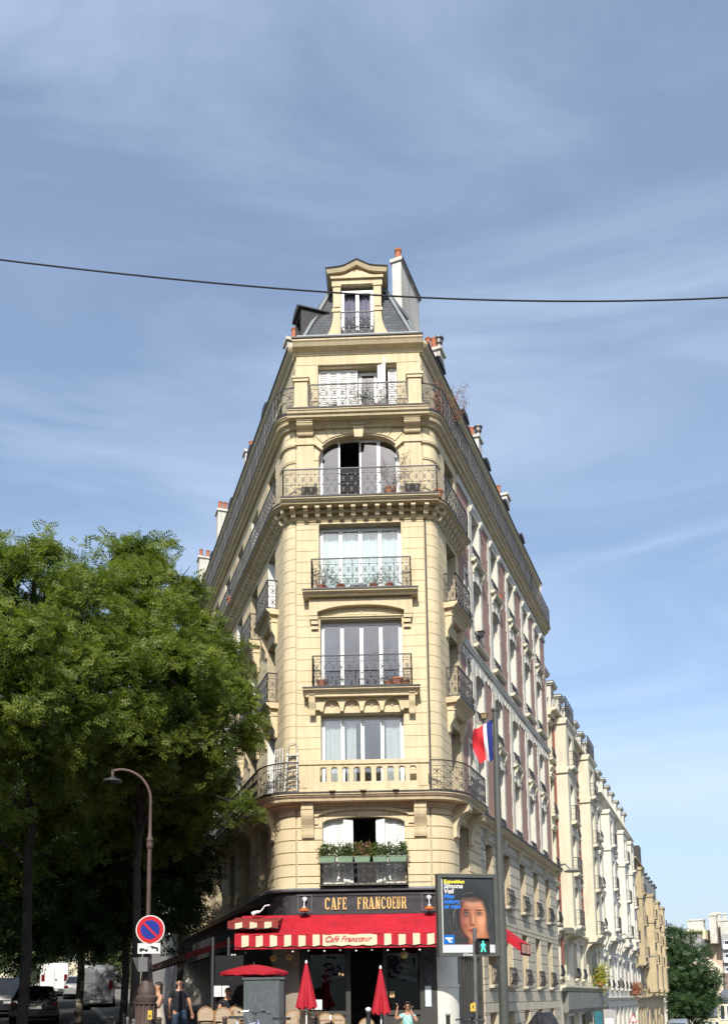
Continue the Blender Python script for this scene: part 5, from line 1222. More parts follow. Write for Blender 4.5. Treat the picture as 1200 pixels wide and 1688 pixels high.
# ================================================================ GROUND
ASPH = mat('asphalt', (.055, .055, .058), .9, .2, 2, .4, 60); PAVE = mat('pavement', (.23, .22, .205), .9, .12, 1.5, .3, 40, tile=(.6, .9, (.12, .115, .11), .012)); KERB = mat('granite_kerb', (.34, .33, .32), .8, .15, 6)
def sheet(name, xs, ys, dz, m, keep=None):
    mb = MB(); ix = {}
    for j, y in enumerate(ys):
        for i, x in enumerate(xs): ix[i, j] = mb.V((x, y, ground(x, y)+dz))
    for j in range(len(ys)-1):
        for i in range(len(xs)-1):
            if keep is None or keep((xs[i]+xs[i+1])/2, (ys[j]+ys[j+1])/2): mb.f.append((ix[i, j], ix[i+1, j], ix[i+1, j+1], ix[i, j+1]))
    o = mb.build(name, m); o['kind'] = 'structure'; return o
far = lambda a, b, n: [a+(b-a)*(k/n)**2 for k in range(1, n+1)]
xs = [-x for x in far(30, 2500, 14)][::-1]+list(np.linspace(-30, 60, 61))+far(60, 2500, 14)
ys = [-x for x in far(20, 1500, 10)][::-1]+list(np.linspace(-20, 130, 76))+far(130, 3500, 16)
g0 = sheet('road', xs, ys, 0, ASPH)
# pavements follow both facades
def strip(name, path, s0, s1, a, b, dz, m, n=60):
    mb = MB(); R = []
    for q in sorted(set(path.stations(s0, s1)+[s0+(s1-s0)*k/n for k in range(n+1)])):
        row = []
        for o in np.linspace(a, b, 5):
            p = path.pt(q, o); row.append(mb.V((p.x, p.y, ground(p.x, p.y)+dz)))
        p = path.pt(q, b); row.append(mb.V((p.x, p.y, ground(p.x, p.y)-.05))); R.append(row)
    for A, B in zip(R, R[1:]):
        for k in range(5): mb.f.append((A[k], B[k], B[k+1], A[k+1]))
    o = mb.build(name, m); o['kind'] = 'structure'; return o
strip('pavement', PB, SB(90, -1), SB(100), -1.0, 4.2, .13, PAVE); strip('kerb', PB, SB(90, -1), SB(100), 4.201, 4.45, .134, KERB)
# ================================================================ TREES
def mesh_leaves(name, pts, size, m, root, rs, droop=.3, nleaf=11):
    """pinnate sprays: each point carries a rachis with paired leaflets"""
    n = len(pts); d = rs.normal(size=(n, 3)); d[:, 2] = d[:, 2]*.5-droop; d /= np.linalg.norm(d, axis=1)[:, None]
    r = rs.normal(size=(n, 3)); s = np.cross(d, r); s /= np.linalg.norm(s, axis=1)[:, None]; up = np.cross(s, d)
    Ln = size*rs.uniform(.7, 1.3, size=n); V = []
    k = nleaf//2
    for i in range(k):
        f = (i+.5)/k; base = pts+d*(Ln*f)[:, None]-up*(Ln*.15*f*f)[:, None]
        lw = Ln*(.34 if f < .8 else .26)
        for sg in (-1, 1):
            dirv = s*sg*.9+d*.45+up*rs.uniform(-.35, .25, size=n)[:, None]; dirv /= np.linalg.norm(dirv, axis=1)[:, None]
            side = np.cross(dirv, up); w = lw*.23
            a = base; b = base+dirv*(lw*.5)[:, None]+side*w[:, None]; c = base+dirv*lw[:, None]; e = base+dirv*(lw*.5)[:, None]-side*w[:, None]
            V.append(np.stack([a, b, c, e], axis=1))
    V = np.concatenate(V).reshape(-1, 3); nf = len(V)//4
    me = bpy.data.meshes.new(name); me.vertices.add(len(V)); loc = np.array(rootloc(root)); me.vertices.foreach_set('co', (V-loc).astype(np.float32).ravel())
    me.loops.add(nf*4); me.loops.foreach_set('vertex_index', np.arange(nf*4, dtype=np.int32)); me.polygons.add(nf)
    me.polygons.foreach_set('loop_start', np.arange(0, nf*4, 4, dtype=np.int32)); me.polygons.foreach_set('loop_total', np.full(nf, 4, dtype=np.int32)); me.update(); me.materials.append(m)
    o = bpy.data.objects.new(name, me); COL.objects.link(o); o.parent = root; return o
def tree(label, base, lobes, nper, size=.42, m=None, seed=1, trunk_r=.18, bark=None, group=None, lean=(0, 0), nleaf=11, hollow=.45, name='street_tree', gap=.03):
    rs = np.random.RandomState(seed); bz = ground(base[0], base[1]); root = empty(name, (base[0], base[1], bz), label, 'tree', group)
    pts = []; tw = MB(); rnd = random.Random(seed)
    B0 = Vector((base[0], base[1], bz)); lo = min(l[0].z-l[1]*.5 for l in lobes); H = max(bz+2.5, min(lo+1.0, bz+5.0)); C0 = Vector((base[0]+lean[0], base[1]+lean[1], H))
    t = MB(); t.tube([B0+Vector((0, 0, -.3)), B0+Vector((0, 0, .3)), B0.lerp(C0, .5)+Vector((.06, 0, 0)), C0], [trunk_r*1.2, trunk_r*.95, trunk_r*.85, trunk_r*.75], 10)
    top = Vector((C0.x, C0.y, max(l[0].z for l in lobes)-.6)); t.tube([C0, C0.lerp(top, .5)+Vector((.15, .1, 0)), top], [trunk_r*.85, trunk_r*.5, .04], 8)
    t.build('trunk', bark or BARK, root, smooth=True)
    for c, r in lobes:
        n = int(nper*r*r); 
        v = rs.normal(size=(n, 3)); v /= np.linalg.norm(v, axis=1)[:, None]; rr = hollow+(1-hollow)*rs.uniform(0, 1, n)**.6
        lump = 1+.22*np.sin(v[:, 0]*5+c.x*3)*np.sin(v[:, 1]*6+c.y)*1+.18*np.sin(v[:, 2]*7+c.z*2)+rs.normal(size=n)*.07+(rs.uniform(size=n) > .97)*rs.uniform(0, .45, size=n)
        # cull into clumps so gaps open
        q = v*(r*rr*lump)[:, None]; p = q+np.array(c)
        g = np.sin(p[:, 0]*2.6+1.3*np.sin(p[:, 2]*1.7))*np.sin(p[:, 1]*2.3+seed)*np.sin(p[:, 2]*2.9+.7*np.sin(p[:, 0]*2.1))
        p = p[g > gap]; pts.append(p)
        k0 = C0.lerp(top, rnd.uniform(.0, .5)) ; mid = k0.lerp(c, .5)+Vector((rnd.gauss(0, .2), rnd.gauss(0, .2), .25))
        tk = min(1, r/1.3)
        if r > .5: tw.tube([k0, mid, c], [trunk_r*.35*tk, trunk_r*.2*tk, .015], 6)
        for j in range(7):
            e = c+Vector((rnd.gauss(0, 1), rnd.gauss(0, 1), rnd.gauss(0, .8))).normalized()*r*rnd.uniform(.6, 1.0); tw.tube([mid.lerp(c, rnd.uniform(.4, 1)), (c+e)/2+Vector((0, 0, .1)), e], [.03, .018, .006], 4)
    tw.build('branch', bark or BARK, root, smooth=True)
    mesh_leaves('crown', np.concatenate(pts), size, m or LEAFT, root, rs, nleaf=nleaf)
    return root
PL_ = lambda px, py, Y: at(px, py, Y)
def lob(*a): return [(PL_(x, y, Y), r) for x, y, Y, r in a]
tree('large leafy tree overhanging the left balconies of the corner building', (at(222, 1600, 26).x, 26), lob(
    (235, 947, 25, 1.0), (288, 977, 25.2, .95), (185, 947, 25.4, 1.0), (250, 927, 25.6, .8), (215, 1032, 24, 1.7), (300, 1052, 25, 1.2), (345, 1097, 25.6, 1.05), (372, 1142, 25.6, .85), (408, 1155, 25.2, .62), (300, 1152, 24, 1.6), (240, 1102, 23, 1.7),
    (215, 1150, 23.2, 1.7), (352, 1195, 25.2, 1.0), (270, 1210, 24.2, 1.5), (395, 1330, 24.8, .40), (420, 1345, 24.6, .25), (345, 1290, 27.4, .95), (180, 1250, 25, 1.5), (300, 1330, 28.5, 1.3), (225, 1340, 28.5, 1.6), (395, 1215, 25.6, .6), (320, 1255, 25.5, .9)), 2300, .28, seed=3, trunk_r=.15, bark=BARK)
tree('bushy bright green tree at the left edge of the photo', (at(40, 1600, 25).x, 25), lob(
    (60, 927, 22, .85), (15, 937, 21.6, 1.0), (110, 947, 23, .7), (140, 972, 23.5, .6), (70, 1012, 21.5, 1.5), (-30, 1032, 20.5, 1.8), (140, 1062, 22, 1.2), (20, 1132, 19.5, 1.7), (110, 1152, 21, 1.5), (150, 1210, 23.3, 1.2), (50, 1230, 21.5, 1.7), (-60, 1180, 19.5, 1.8), (120, 1320, 26.5, 1.7), (20, 1340, 26, 1.8), (-70, 1340, 25.5, 1.8), (60, 1082, 19.5, 1.3), (-40, 1112, 18.5, 1.5)), 2500, .25, seed=5, trunk_r=.17)
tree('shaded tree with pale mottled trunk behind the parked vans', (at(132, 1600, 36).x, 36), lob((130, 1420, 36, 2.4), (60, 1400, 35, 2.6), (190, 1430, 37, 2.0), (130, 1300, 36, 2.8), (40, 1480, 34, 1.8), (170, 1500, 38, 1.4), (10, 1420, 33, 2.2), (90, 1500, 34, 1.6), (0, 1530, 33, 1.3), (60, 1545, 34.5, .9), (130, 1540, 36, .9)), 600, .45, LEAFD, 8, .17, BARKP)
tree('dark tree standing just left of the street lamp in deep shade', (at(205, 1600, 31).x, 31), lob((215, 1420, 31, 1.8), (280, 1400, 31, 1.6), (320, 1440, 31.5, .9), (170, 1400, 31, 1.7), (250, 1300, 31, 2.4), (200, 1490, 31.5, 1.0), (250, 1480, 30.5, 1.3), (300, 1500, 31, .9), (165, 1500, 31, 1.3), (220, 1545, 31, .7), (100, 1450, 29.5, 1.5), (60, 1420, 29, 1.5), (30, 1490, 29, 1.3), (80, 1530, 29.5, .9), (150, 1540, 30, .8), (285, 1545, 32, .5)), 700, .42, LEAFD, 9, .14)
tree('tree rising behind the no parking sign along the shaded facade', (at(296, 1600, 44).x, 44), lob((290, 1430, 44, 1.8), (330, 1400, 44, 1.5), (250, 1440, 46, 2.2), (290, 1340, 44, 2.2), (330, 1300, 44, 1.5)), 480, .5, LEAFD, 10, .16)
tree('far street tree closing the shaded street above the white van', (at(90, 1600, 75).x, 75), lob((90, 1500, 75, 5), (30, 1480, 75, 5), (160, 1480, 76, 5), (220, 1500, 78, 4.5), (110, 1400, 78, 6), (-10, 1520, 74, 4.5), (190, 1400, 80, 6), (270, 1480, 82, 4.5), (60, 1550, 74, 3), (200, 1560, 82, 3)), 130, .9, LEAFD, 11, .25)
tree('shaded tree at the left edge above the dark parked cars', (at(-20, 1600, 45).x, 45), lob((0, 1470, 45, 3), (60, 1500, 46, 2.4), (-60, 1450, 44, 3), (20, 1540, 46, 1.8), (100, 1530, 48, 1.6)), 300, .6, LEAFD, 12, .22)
# the row of trees goes on unseen outside the frame, added for its shade
for i, (x, y, s) in enumerate(((-12.6, 15.5, 21), (-11.5, 9.5, 22), (-17, 22, 23))):
    tree('unseen street tree added for shade nearer the viewer, outside the left of the photo' if i == 0 else ('second unseen street tree added for shade outside the left of the photo' if i == 1 else 'unseen tree added for shade on the far pavement outside the left of the photo'), (x, y), [(Vector((x+a, y+b, z)), r) for a, b, z, r in ((0, 0, 10.5, 2.6), (1.6, 1, 8, 2.2), (-1.5, -1, 8, 2.4), (.8, -1.4, 6.5, 2.0), (-.5, 1.5, 6.3, 2.2), (1.8, 0, 11.3, 1.6), (.3, .3, 13, 1.6), (2.4, 1.2, 6.0, 1.4))], 260, .6, LEAFT, s, .2)
tree('dense round green tree at the foot of the golden building', (at(1128, 1600, 118).x, 118), lob((1112, 1570, 118, 3.0), (1125, 1600, 117, 3.8), (1108, 1620, 117, 3.4), (1140, 1630, 117, 3.4), (1120, 1655, 117, 3.6), (1152, 1625, 117, 1.8), (1105, 1548, 118, 1.8), (1100, 1590, 118, 2.2), (1145, 1655, 117, 2.2), (1155, 1640, 117, 1.4), (1100, 1660, 117, 2.4)), 190, .85, foliage_mat('round_tree_leaf', (.022, .05, .02), (.06, .11, .03), .2), 15, .3, hollow=.7)
# ================================================================ LEFT STREET BACKDROP HOUSES
def left_house(t0, t1, x0, label, z1, m, AB=None):
    A = Vector((x0-.345*t0*.95, 22+t0*.94, 0)); B = Vector((x0-.345*t1*.95, 22+t1*.94, 0))
    if AB: A, B = Vector(AB[0]), Vector(AB[1])
    d = (B-A).normalized(); w = (B-A).length; fr = frame(A, d, (-d.y, d.x, 0)); zb = ground(A.x, A.y)-1
    root = empty('townhouse', (A.x, A.y, zb), label, 'building'); mb = MB(fr); mb.box(0, w, 0, 9, zb-2, z1); mb.build('wall', m, root)
    r = MB(fr); r.hexa([(0, .1, z1+.01), (w, .1, z1+.01), (w, 9, z1+.01), (0, 9, z1+.01)], [(0, 1.5, z1+2.5), (w, 1.5, z1+2.5), (w, 8, z1+2.5), (0, 8, z1+2.5)]); r.build('roof', SLATE, root)
    n = int(w/2.8)
    for i in range(n):
        for z in np.arange(zb+4.4, z1-2, 3.1):
            x = (i+.5)*w/n; f = MB(fr); f.box(x-.62, x-.52, -.05, 0, z, z+2); f.box(x+.52, x+.62, -.05, 0, z, z+2); f.box(x-.62, x+.62, -.05, 0, z+2, z+2.12); f.box(x-.7, x+.7, -.18, 0, z-.12, z); wo = f.build('window', WHITE, root); MB(fr).box(x-.52, x+.52, -.02, -.004, z, z+2).build('pane', MATS['far_pane'], wo)
left_house(0, 16, -19.5, 'pale plastered house across the left street behind the trees', 17, WSTONE2)
left_house(16.1, 34, -19.5, 'grey plastered house further up the left street behind the trees', 16, CREAMR)
left_house(34.1, 56, -19.5, 'cream house farthest up the left street behind the trees', 18, WSTONE2)
pl = lambda t: PB.pt(SB(t, -1), 0)
for a, b, lab, z1, m_ in ((22.1, 38, 'cream building next to the corner building on the shaded left street', 21, GREYB), (38.1, 58, 'pale building two doors up the shaded left street', 20, WSTONE2), (58.1, 92, 'long grey building at the far end of the shaded left street', 20, CREAMR)):  # grey wall on the nearest building puts the street's shade into its colour
    left_house(0, 0, 0, lab, z1, m_, (pl(b), pl(a)))
left_house(0, 0, 0, 'house closing the view at the far end of the left street', 19, WSTONE2, ((-56, 100, 0), (-22, 112, 0)))
left_house(0, 0, 0, 'house on the viewer side of the crossing, behind the camera to the left', 19, WSTONE2, ((3, -27, 0), (-34, -25, 0)))
left_house(0, 0, 0, 'house on the viewer side of the crossing, behind the camera to the right', 17, CREAMR, ((34, -24, 0), (5, -27, 0)))
# ================================================================ STREET FURNITURE
def G(px, py, Y): p = at(px, py, Y); return Vector((p.x, p.y, ground(p.x, p.y)))
W1 = lambda v: frame(v, (1, 0, 0))
CAST = mat('brown_cast_iron', (.105, .07, .06), .55, .25, 5, .4, 30); POSTP = mat('pinkish_brown_paint', (.11, .068, .06), .6, .2, 4)
GRM = mat('grey_green_mast', (.085, .09, .08), .5, .12, 2); DKG = mat('dark_grey_metal', (.06, .062, .065), .5, .2, 4); SIGNB = mat('sign_blue', (.008, .025, .24), .4, .02); SIGNR = mat('sign_red', (.48, .012, .02), .4, .03); SIGNW = mat('sign_white', (.75, .75, .72), .5, .04)
b = G(243, 1600, 20.8); top = at(250, 1272, 20.8)
lp = empty('street_lamp', b, 'tall brown cast iron street lamp with curved arm and no parking sign', 'street lamp'); H = top.z-b.z
f = W1(b)
zp = lambda py: at(247, py, 20.8).z-b.z
prof = [(.26, 0), (.26, .25), (.23, .3), (.22, zp(1660)), (.22, zp(1652)), (.25, zp(1648)), (.25, zp(1643)), (.20, zp(1640)), (.21, zp(1630)), (.15, zp(1622)), (.125, zp(1605)), (.12, zp(1598)), (.135, zp(1596)), (.11, zp(1590)), (.10, zp(1575)), (.075, zp(1568)), (.085, zp(1560)), (.075, zp(1553)), (.05, zp(1552))]
MB(f).lathe((0, 0, 0), prof, 12).build('base', CAST, lp, smooth=True)
g_ = MB(f)
for i in range(12): a = pi*i/6; g_.bar((.225*cos(a), .225*sin(a), .3), (.225*cos(a), .225*sin(a), zp(1655)), .035)
for z in (zp(1655), zp(1641), zp(1597)): g_.lathe((0, 0, z), [(.20 if z < 1.6 else .12, -.02), (.265 if z < 1.3 else .15, 0), (.20 if z < 1.6 else .12, .025)], 16)
g_.build('base_moulding', CAST, lp)
MB(f).lathe((0, 0, 0), [(.052, zp(1553)), (.05, zp(1400)), (.075, zp(1398)), (.08, zp(1392)), (.065, zp(1388)), (.085, zp(1385)), (.045, zp(1378)), (.036, zp(1345)), (.036, zp(1320))], 12).build('shaft', POSTP, lp, smooth=True)
x0 = 0.09; zz = zp(1320); R = (zp(1268)-zz); 
P_ = [(.0, 0, zz)]+[(-.74*(1-cos(pi/2*i/10)), 0, zz+R*sin(pi/2*i/10)) for i in range(11)]
MB(f).tube(P_, .033, 8).build('arm', POSTP, lp, smooth=True)
MB(f).lathe((-.90, 0, zp(1289)), [(.02, .16), (.05, .14), (.08, .10), (.20, .06), (.22, .02), (.21, 0), (.17, -.02), (.05, -.05)], 16).build('lamp_head', DKG, lp, smooth=True)
MB(f).bar((-.74, 0, zp(1268)), (-.9, 0, zp(1268)-.02), .05).bar((-.9, 0, zp(1268)), (-.9, 0, zp(1278)), .05).build('lamp_bracket', POSTP, lp)
def disc(fr, r, y0, y1, n=40): return MB(fr).prism([(r*cos(2*pi*k/n), r*sin(2*pi*k/n)) for k in range(n)], 1, y0, y1)
sp = at(248.5, 1532.5, 20.6); sg = empty('no_parking_sign', sp, 'round blue no parking sign with red rim and diagonal bar', 'sign'); f = W1(sp)
disc(f, .325, -.02, .01).build('plate', SIGNW, sg); disc(f, .305, -.025, -.0201).build('red_ring', SIGNR, sg); disc(f, .215, -.03, -.0251).build('blue_field', SIGNB, sg)
MB(f).hexa([(-.175, -.034, .14), (-.14, -.034, .175), (.175, -.034, -.14), (.14, -.034, -.175)][::1], [(-.175, -.0302, .14), (-.14, -.0302, .175), (.175, -.0302, -.14), (.14, -.0302, -.175)]).build('red_bar', SIGNR, sg)
sp = at(246.5, 1563.5, 20.6); sg = empty('towing_plate', sp, 'white plate with a black tow truck pictogram under the no parking sign', 'sign'); f = W1(sp); w, h = .255, .115
MB(f).prism([(x*w+cx*.03, z*h+cz*.03) for x, z, q in ((1, 1, 0), (-1, 1, 1), (-1, -1, 2), (1, -1, 3)) for cx, cz in [(0, 0)]], 1, -.02, 0).build('plate', SIGNW, sg)
BKP = mat('black_print', (.02, .02, .02), .6, .02)
k = MB(f); k.prism([(-.22, -.05), (-.02, -.05), (-.02, -.02), (-.09, -.02), (-.13, .01), (-.20, .01), (-.22, -.02)], 1, -.025, -.0201); k.bar((-.06, -.023, -.02), (.02, -.023, .07), .016, .004)
k.prism([(.03, .06), (.10, .05), (.16, .03), (.20, .02), (.22, -.04), (.18, -.03), (.06, .02), (.02, .04)], 1, -.025, -.0201); k.build('pictogram', BKP, sg)
for x, z in ((-.18, -.055), (-.06, -.055), (.08, .01), (.19, -.045)): disc(f @ Matrix.Translation((x, 0, z)), .026, -.0262, -.0252, 12).build('wheel_mark', BKP, sg)
p = at(234, 1590, 20.5); sg = empty('control_box', p, 'grey traffic loudspeaker box fixed to the left side of the lamp post', 'box'); f = W1(p)
MB(f).box(-.06, .15, -.08, .12, -.16, .16).build('case', mat('mid_grey_metal', (.14, .145, .15), .5, .1), sg); MB(f).prism([(-.065, .15), (-.19, .16), (-.07, -.15)], 1, -.08, .1).build('visor', DKG, sg)
p = at(248, 1673, 20.4); sg = empty('call_box', p, 'small yellow push button box on the foot of the street lamp', 'push button'); MB(W1(p)).box(-.045, .045, -.03, .02, -.10, .10).build('case', mat('yellow_plastic', (.62, .42, .06), .5, .05), sg); MB(W1(p)).box(-.02, .02, -.036, -.031, -.05, 0).build('button', DKG, sg)
# advertising mast
b = G(831, 1688, 20.8); mtop = at(815.5, 1172, 20.8)
am = empty('advertising_mast', b, 'tall grey mast carrying a framed exhibition poster panel', 'billboard')
ax = (mtop-b); MB().tube([b-Vector((0, 0, .2)), b+ax*.45, b+ax*.45+Vector((0, 0, .01)), mtop], [.115, .105, .095, .065], 16).build('mast', GRM, am, smooth=True)
k = MB(W1(mtop)); k.lathe((0, 0, 0), [(.075, -.02), (.085, .0), (.085, .05), (.02, .07)], 12); k.build('mast_cap', GRM, am)
tl = at(718, 1443, 20.55); tr = at(815, 1436, 20.8); bl = at(722, 1577, 20.55)
pw = (tr-tl).length; ph = (tl-bl).length+.03; xd = (tr-tl); xd.z = 0; pf = frame(bl, xd)
k = MB(pf); e = .085
k.box(0, e, -.10, .12, 0, ph); k.box(pw-e, pw, -.10, .12, 0, ph); k.box(e, pw-e, -.10, .12, ph-e, ph); k.box(e, pw-e, -.10, .12, 0, e); k.box(pw, pw+.09, -.02, .08, .1, ph-.05)
k.build('panel_frame', GRM, am)
# poster print as vertex colours
nx, nz = 150, 205; iw, ih = pw-2*e, ph-2*e
X, Z = np.meshgrid(np.linspace(0, 1, nx), np.linspace(0, 1, nz))
img = np.zeros((nz, nx, 3))+np.array([.035, .040, .043])
sm = lambda v, a, b_: np.clip((v-a)/(b_-a), 0, 1)
def blob(cx, cz, rx, rz, edge=.25): d = np.sqrt(((X-cx)/rx)**2+((Z-cz)/rz)**2); return 1-sm(d, 1-edge, 1+edge*.3)
def lay(mk, c, a=1.0):
    global img
    img = img*(1-(mk*a)[..., None])+np.array(c)*(mk*a)[..., None]
rsn = np.random.RandomState(2)
lay(blob(.55, .52, .42, .42, .5), (.016, .016, .017), .85)   # dark hair
lay(blob(.70, .16, .20, .24, .25), (.36, .12, .055), .95)    # neck
lay(blob(.62, .02, .58, .11, .4), (.20, .045, .03), .85)     # shoulder
lay(blob(.60, .46, .245, .285, .10), (.40, .165, .09))       # face
lay(blob(.76, .42, .10, .24, .7), (.66, .30, .15), .6); lay(blob(.43, .46, .10, .26, .7), (.17, .04, .03), .8)
lay(blob(.60, .67, .19, .07, .6), (.52, .27, .19), .6); lay(blob(.60, .72, .24, .06, .5), (.03, .02, .02), .8); lay(blob(.47, .42, .07, .05, .8), (.50, .22, .14), .5); lay(blob(.74, .42, .07, .05, .8), (.72, .36, .2), .5)
for ex in (.475, .715): lay(blob(ex, .515, .085, .034, .6), (.07, .025, .02), .8); lay(blob(ex, .563, .10, .014, .7), (.03, .012, .01), .95); lay(blob(ex, .513, .045, .015, .4), (.30, .27, .25), .8); lay(blob(ex, .513, .018, .016, .4), (.008, .008, .008)); lay(blob(ex, .532, .06, .006, .5), (.02, .008, .008), .9)
lay(blob(.545, .44, .035, .10, .8), (.16, .045, .03), .75); lay(blob(.60, .45, .022, .08, .8), (.60, .31, .2), .6); lay(blob(.59, .368, .060, .016, .7), (.09, .02, .018), .9); lay(blob(.63, .372, .02, .02, .7), (.5, .22, .14), .5)
lay(blob(.59, .292, .105, .024, .5), (.24, .03, .03), .95); lay(blob(.59, .295, .10, .005, .6), (.05, .008, .008), .95); lay(blob(.59, .257, .07, .012, .8), (.14, .035, .025), .7); lay(blob(.60, .205, .10, .02, .8), (.5, .22, .13), .4)
for i in range(16):   # loose strands
    a = rsn.uniform(0, 6.28); cx, cz, r = .56+rsn.normal()*.02, .46+rsn.normal()*.02, rsn.uniform(.27, .42); w_ = np.abs(np.sqrt(((X-cx)/1.0)**2+((Z-cz)*1.1)**2)-r); th_ = np.arctan2(Z-cz, X-cx)
    lay((w_ < .0035)*(np.abs(np.angle(np.exp(1j*(th_-a)))) < rsn.uniform(.2, .6)), (.20, .17, .14), .5)
img += rsn.normal(size=(nz, nx, 1))*.004
lay(((Z < .105)*1.0), (.55, .56, .58)); lay(((X > .035)*(X < .23)*(Z > .115)*(Z < .235)*1.0), (.0, .13, .52)); lay(((X < .03)*1.0), (.6, .6, .6), .9)
img = np.clip(img, 0.003, .9)
me = bpy.data.meshes.new('poster'); idx = np.arange(nx*nz).reshape(nz, nx)
co = [tuple(pf @ Vector((e+iw*x, -.06, e+ih*z))-b) for z, x in zip(Z.ravel(), X.ravel())]
fa = np.stack([idx[:-1, :-1], idx[:-1, 1:], idx[1:, 1:], idx[1:, :-1]], -1).reshape(-1, 4).tolist(); me.from_pydata(co, [], fa)
ca = me.color_attributes.new('print', 'FLOAT_COLOR', 'POINT'); ca.data.foreach_set('color', np.concatenate([img.reshape(-1, 3), np.ones((nx*nz, 1))], 1).astype(np.float32).ravel())
pm = bpy.data.materials.new('poster_print'); pm.use_nodes = True; at_ = N(pm.node_tree, 'ShaderNodeVertexColor', layer_name='print'); pb = pm.node_tree.nodes['Principled BSDF']; pm.node_tree.links.new(at_.outputs[0], pb.inputs['Base Color']); pb.inputs['Roughness'].default_value = .35; pb.inputs['Coat Weight'].default_value = .15
me.materials.append(pm); po = bpy.data.objects.new('poster', me); COL.objects.link(po); po.parent = am
def ptext(s, x, z, size, m_, bold=.0035, shear=.15, sx=1.0):
    return text(s, pf @ Matrix.Translation((e+iw*x, -.066, e+ih*z)), size, m_, am, 'poster_text', sx=sx, shear=shear, bold=bold, align='LEFT', ext=.001)
YEL = mat('poster_yellow', (.80, .72, .05), .5, .01); BLU = mat('poster_blue', (.02, .20, .75), .5, .01)
ptext('Exposition', .05, .945, .115, YEL, .004); ptext('Simone', .05, .885, .150, SIGNW); ptext('Veil', .05, .815, .150, SIGNW); ptext('Mes', .05, .745, .145, BLU); ptext('sœurs', .05, .680, .145, BLU); ptext('et moi', .05, .612, .145, BLU)
k = MB(pf); 
for a, b2, c_, d in ((.06, .20, .175, .20), (.06, .08, .175, .19), (.11, .15, .15, .175), (.13, .19, .135, .15)): k.box(e+iw*a, e+iw*b2, -.067, -.062, e+ih*c_, e+ih*d)
k.build('logo', SIGNW, am)
text('JCDecaux', pf @ Matrix.Translation((pw*.5, -.104, e*.45)), .07, SIGNW, am, 'maker_lettering', bold=.002)
# flag
fp = at(819, 1184, 20.95); fl = empty('flag', fp, 'blue white and red flag hanging from the top of the grey mast', 'flag'); fr = W1(fp)
def flagpt(u, v):   # u away from the mast, v down
    w = .47; x = -.09-w*u*(1-.18*v)-.05*sin(v*4)*u; z = -.12*u*(1-v)-.98*v-.10*u*v+.05*sin(u*9+v*3)*v
    z += -.18*u*(1-v)**2
    return (x-.02, .05*sin(u*11+v*2)*(.4+u)+.10*sin(v*6+u*5)*u+.05, z)
for nm, a, b2, m_ in (('blue_band', 0, .28, mat('flag_blue', (.015, .03, .20), .8, .05)), ('white_band', .28, .46, mat('flag_white', (.75, .75, .75), .8, .03)), ('red_band', .46, 1.0, mat('flag_red', (.62, .03, .04), .8, .05))):
    k = MB(fr); k.grid(lambda u, v: flagpt(a+(b2-a)*u, v), 12, 30); k.build(nm, m_, fl, smooth=True)
MB(fr).tube([(0.02, .05, 0), (-.02, .05, -1.0)], .008, 5).build('halyard', WHITE, fl)
# pedestrian signal
b = G(783, 1688, 19.6); ps = empty('pedestrian_signal', b, 'slim grey post with a lit green walking man signal', 'traffic light'); t_ = at(782, 1530, 19.6)
MB().tube([b-Vector((0, 0, .1)), t_], .042, 12).build('post', mat('grey_post', (.15, .15, .15), .5, .2, 6), ps, smooth=True)
c = at(796, 1560, 19.5); f = frame(c, (cos(radians(8)), sin(radians(8)), 0)); k = MB(f); k.box(-.13, .13, 0, .16, -.17, .17); k.box(-.13, .13, -.07, 0, .155, .17); k.box(-.13, -.118, -.07, 0, -.17, .155); k.box(.118, .13, -.07, 0, -.17, .155); k.box(-.118, .118, -.07, 0, -.17, -.158); k.box(-.16, -.13, .03, .12, -.12, .12)
k.build('signal_box', mat('signal_black', (.02, .02, .02), .5, .1), ps)
GM = mat('green_light', (.05, .5, .35), .4, 0.0, emit=(.1, 1.0, .65, .8)); k = MB(f)
k.lathe((0, -.01, .10), [(0, -.022), (.02, -.01), (.02, .01), (0, .022)], 8); y0, y1 = -.014, -.004
k.prism([(-.022, .07), (.022, .07), (.03, -.01), (-.03, -.01)], 1, y0, y1); k.prism([(-.028, -.01), (0, -.01), (-.025, -.12), (-.055, -.12)], 1, y0, y1); k.prism([(.0, -.01), (.028, -.01), (.06, -.11), (.03, -.12)], 1, y0, y1); k.prism([(-.022, .065), (-.022, .045), (-.06, -.02), (-.05, .03)], 1, y0, y1); k.prism([(.022, .065), (.022, .045), (.062, .0), (.05, .04)], 1, y0, y1)
k.build('green_man', GM, ps)
p = at(779, 1660, 19.4); sg = empty('call_box', p, 'yellow call button box fixed on the pedestrian signal post', 'push button'); k = MB(W1(p)); k.prism([(-.055, -.09), (.055, -.09), (.055, .07), (.035, .10), (-.055, .06)], 1, -.04, .04); k.build('case', MATS['yellow_plastic'], sg); MB(W1(p)).box(-.012, .012, -.046, -.041, -.03, .04).build('button', DKG, sg)
# cable across the sky
pts = [(-60, 421), (0, 428), (150, 446), (300, 460), (450, 475), (560, 484), (690, 491), (850, 495.5), (1000, 495.5), (1200, 490), (1270, 487)]
def cy(x): 
    return float(np.interp(x, [p[0] for p in pts], [p[1] for p in pts]))
MB().tube([at(x, np.polyval(np.polyfit([p[0] for p in pts], [p[1] for p in pts], 3), x), 15) for x in range(-200, 1420, 20)], .0155, 6).build('overhead_cable', IRON, None, smooth=True, label='dark overhead cable sagging across the sky in front of the dormer', category='cable')
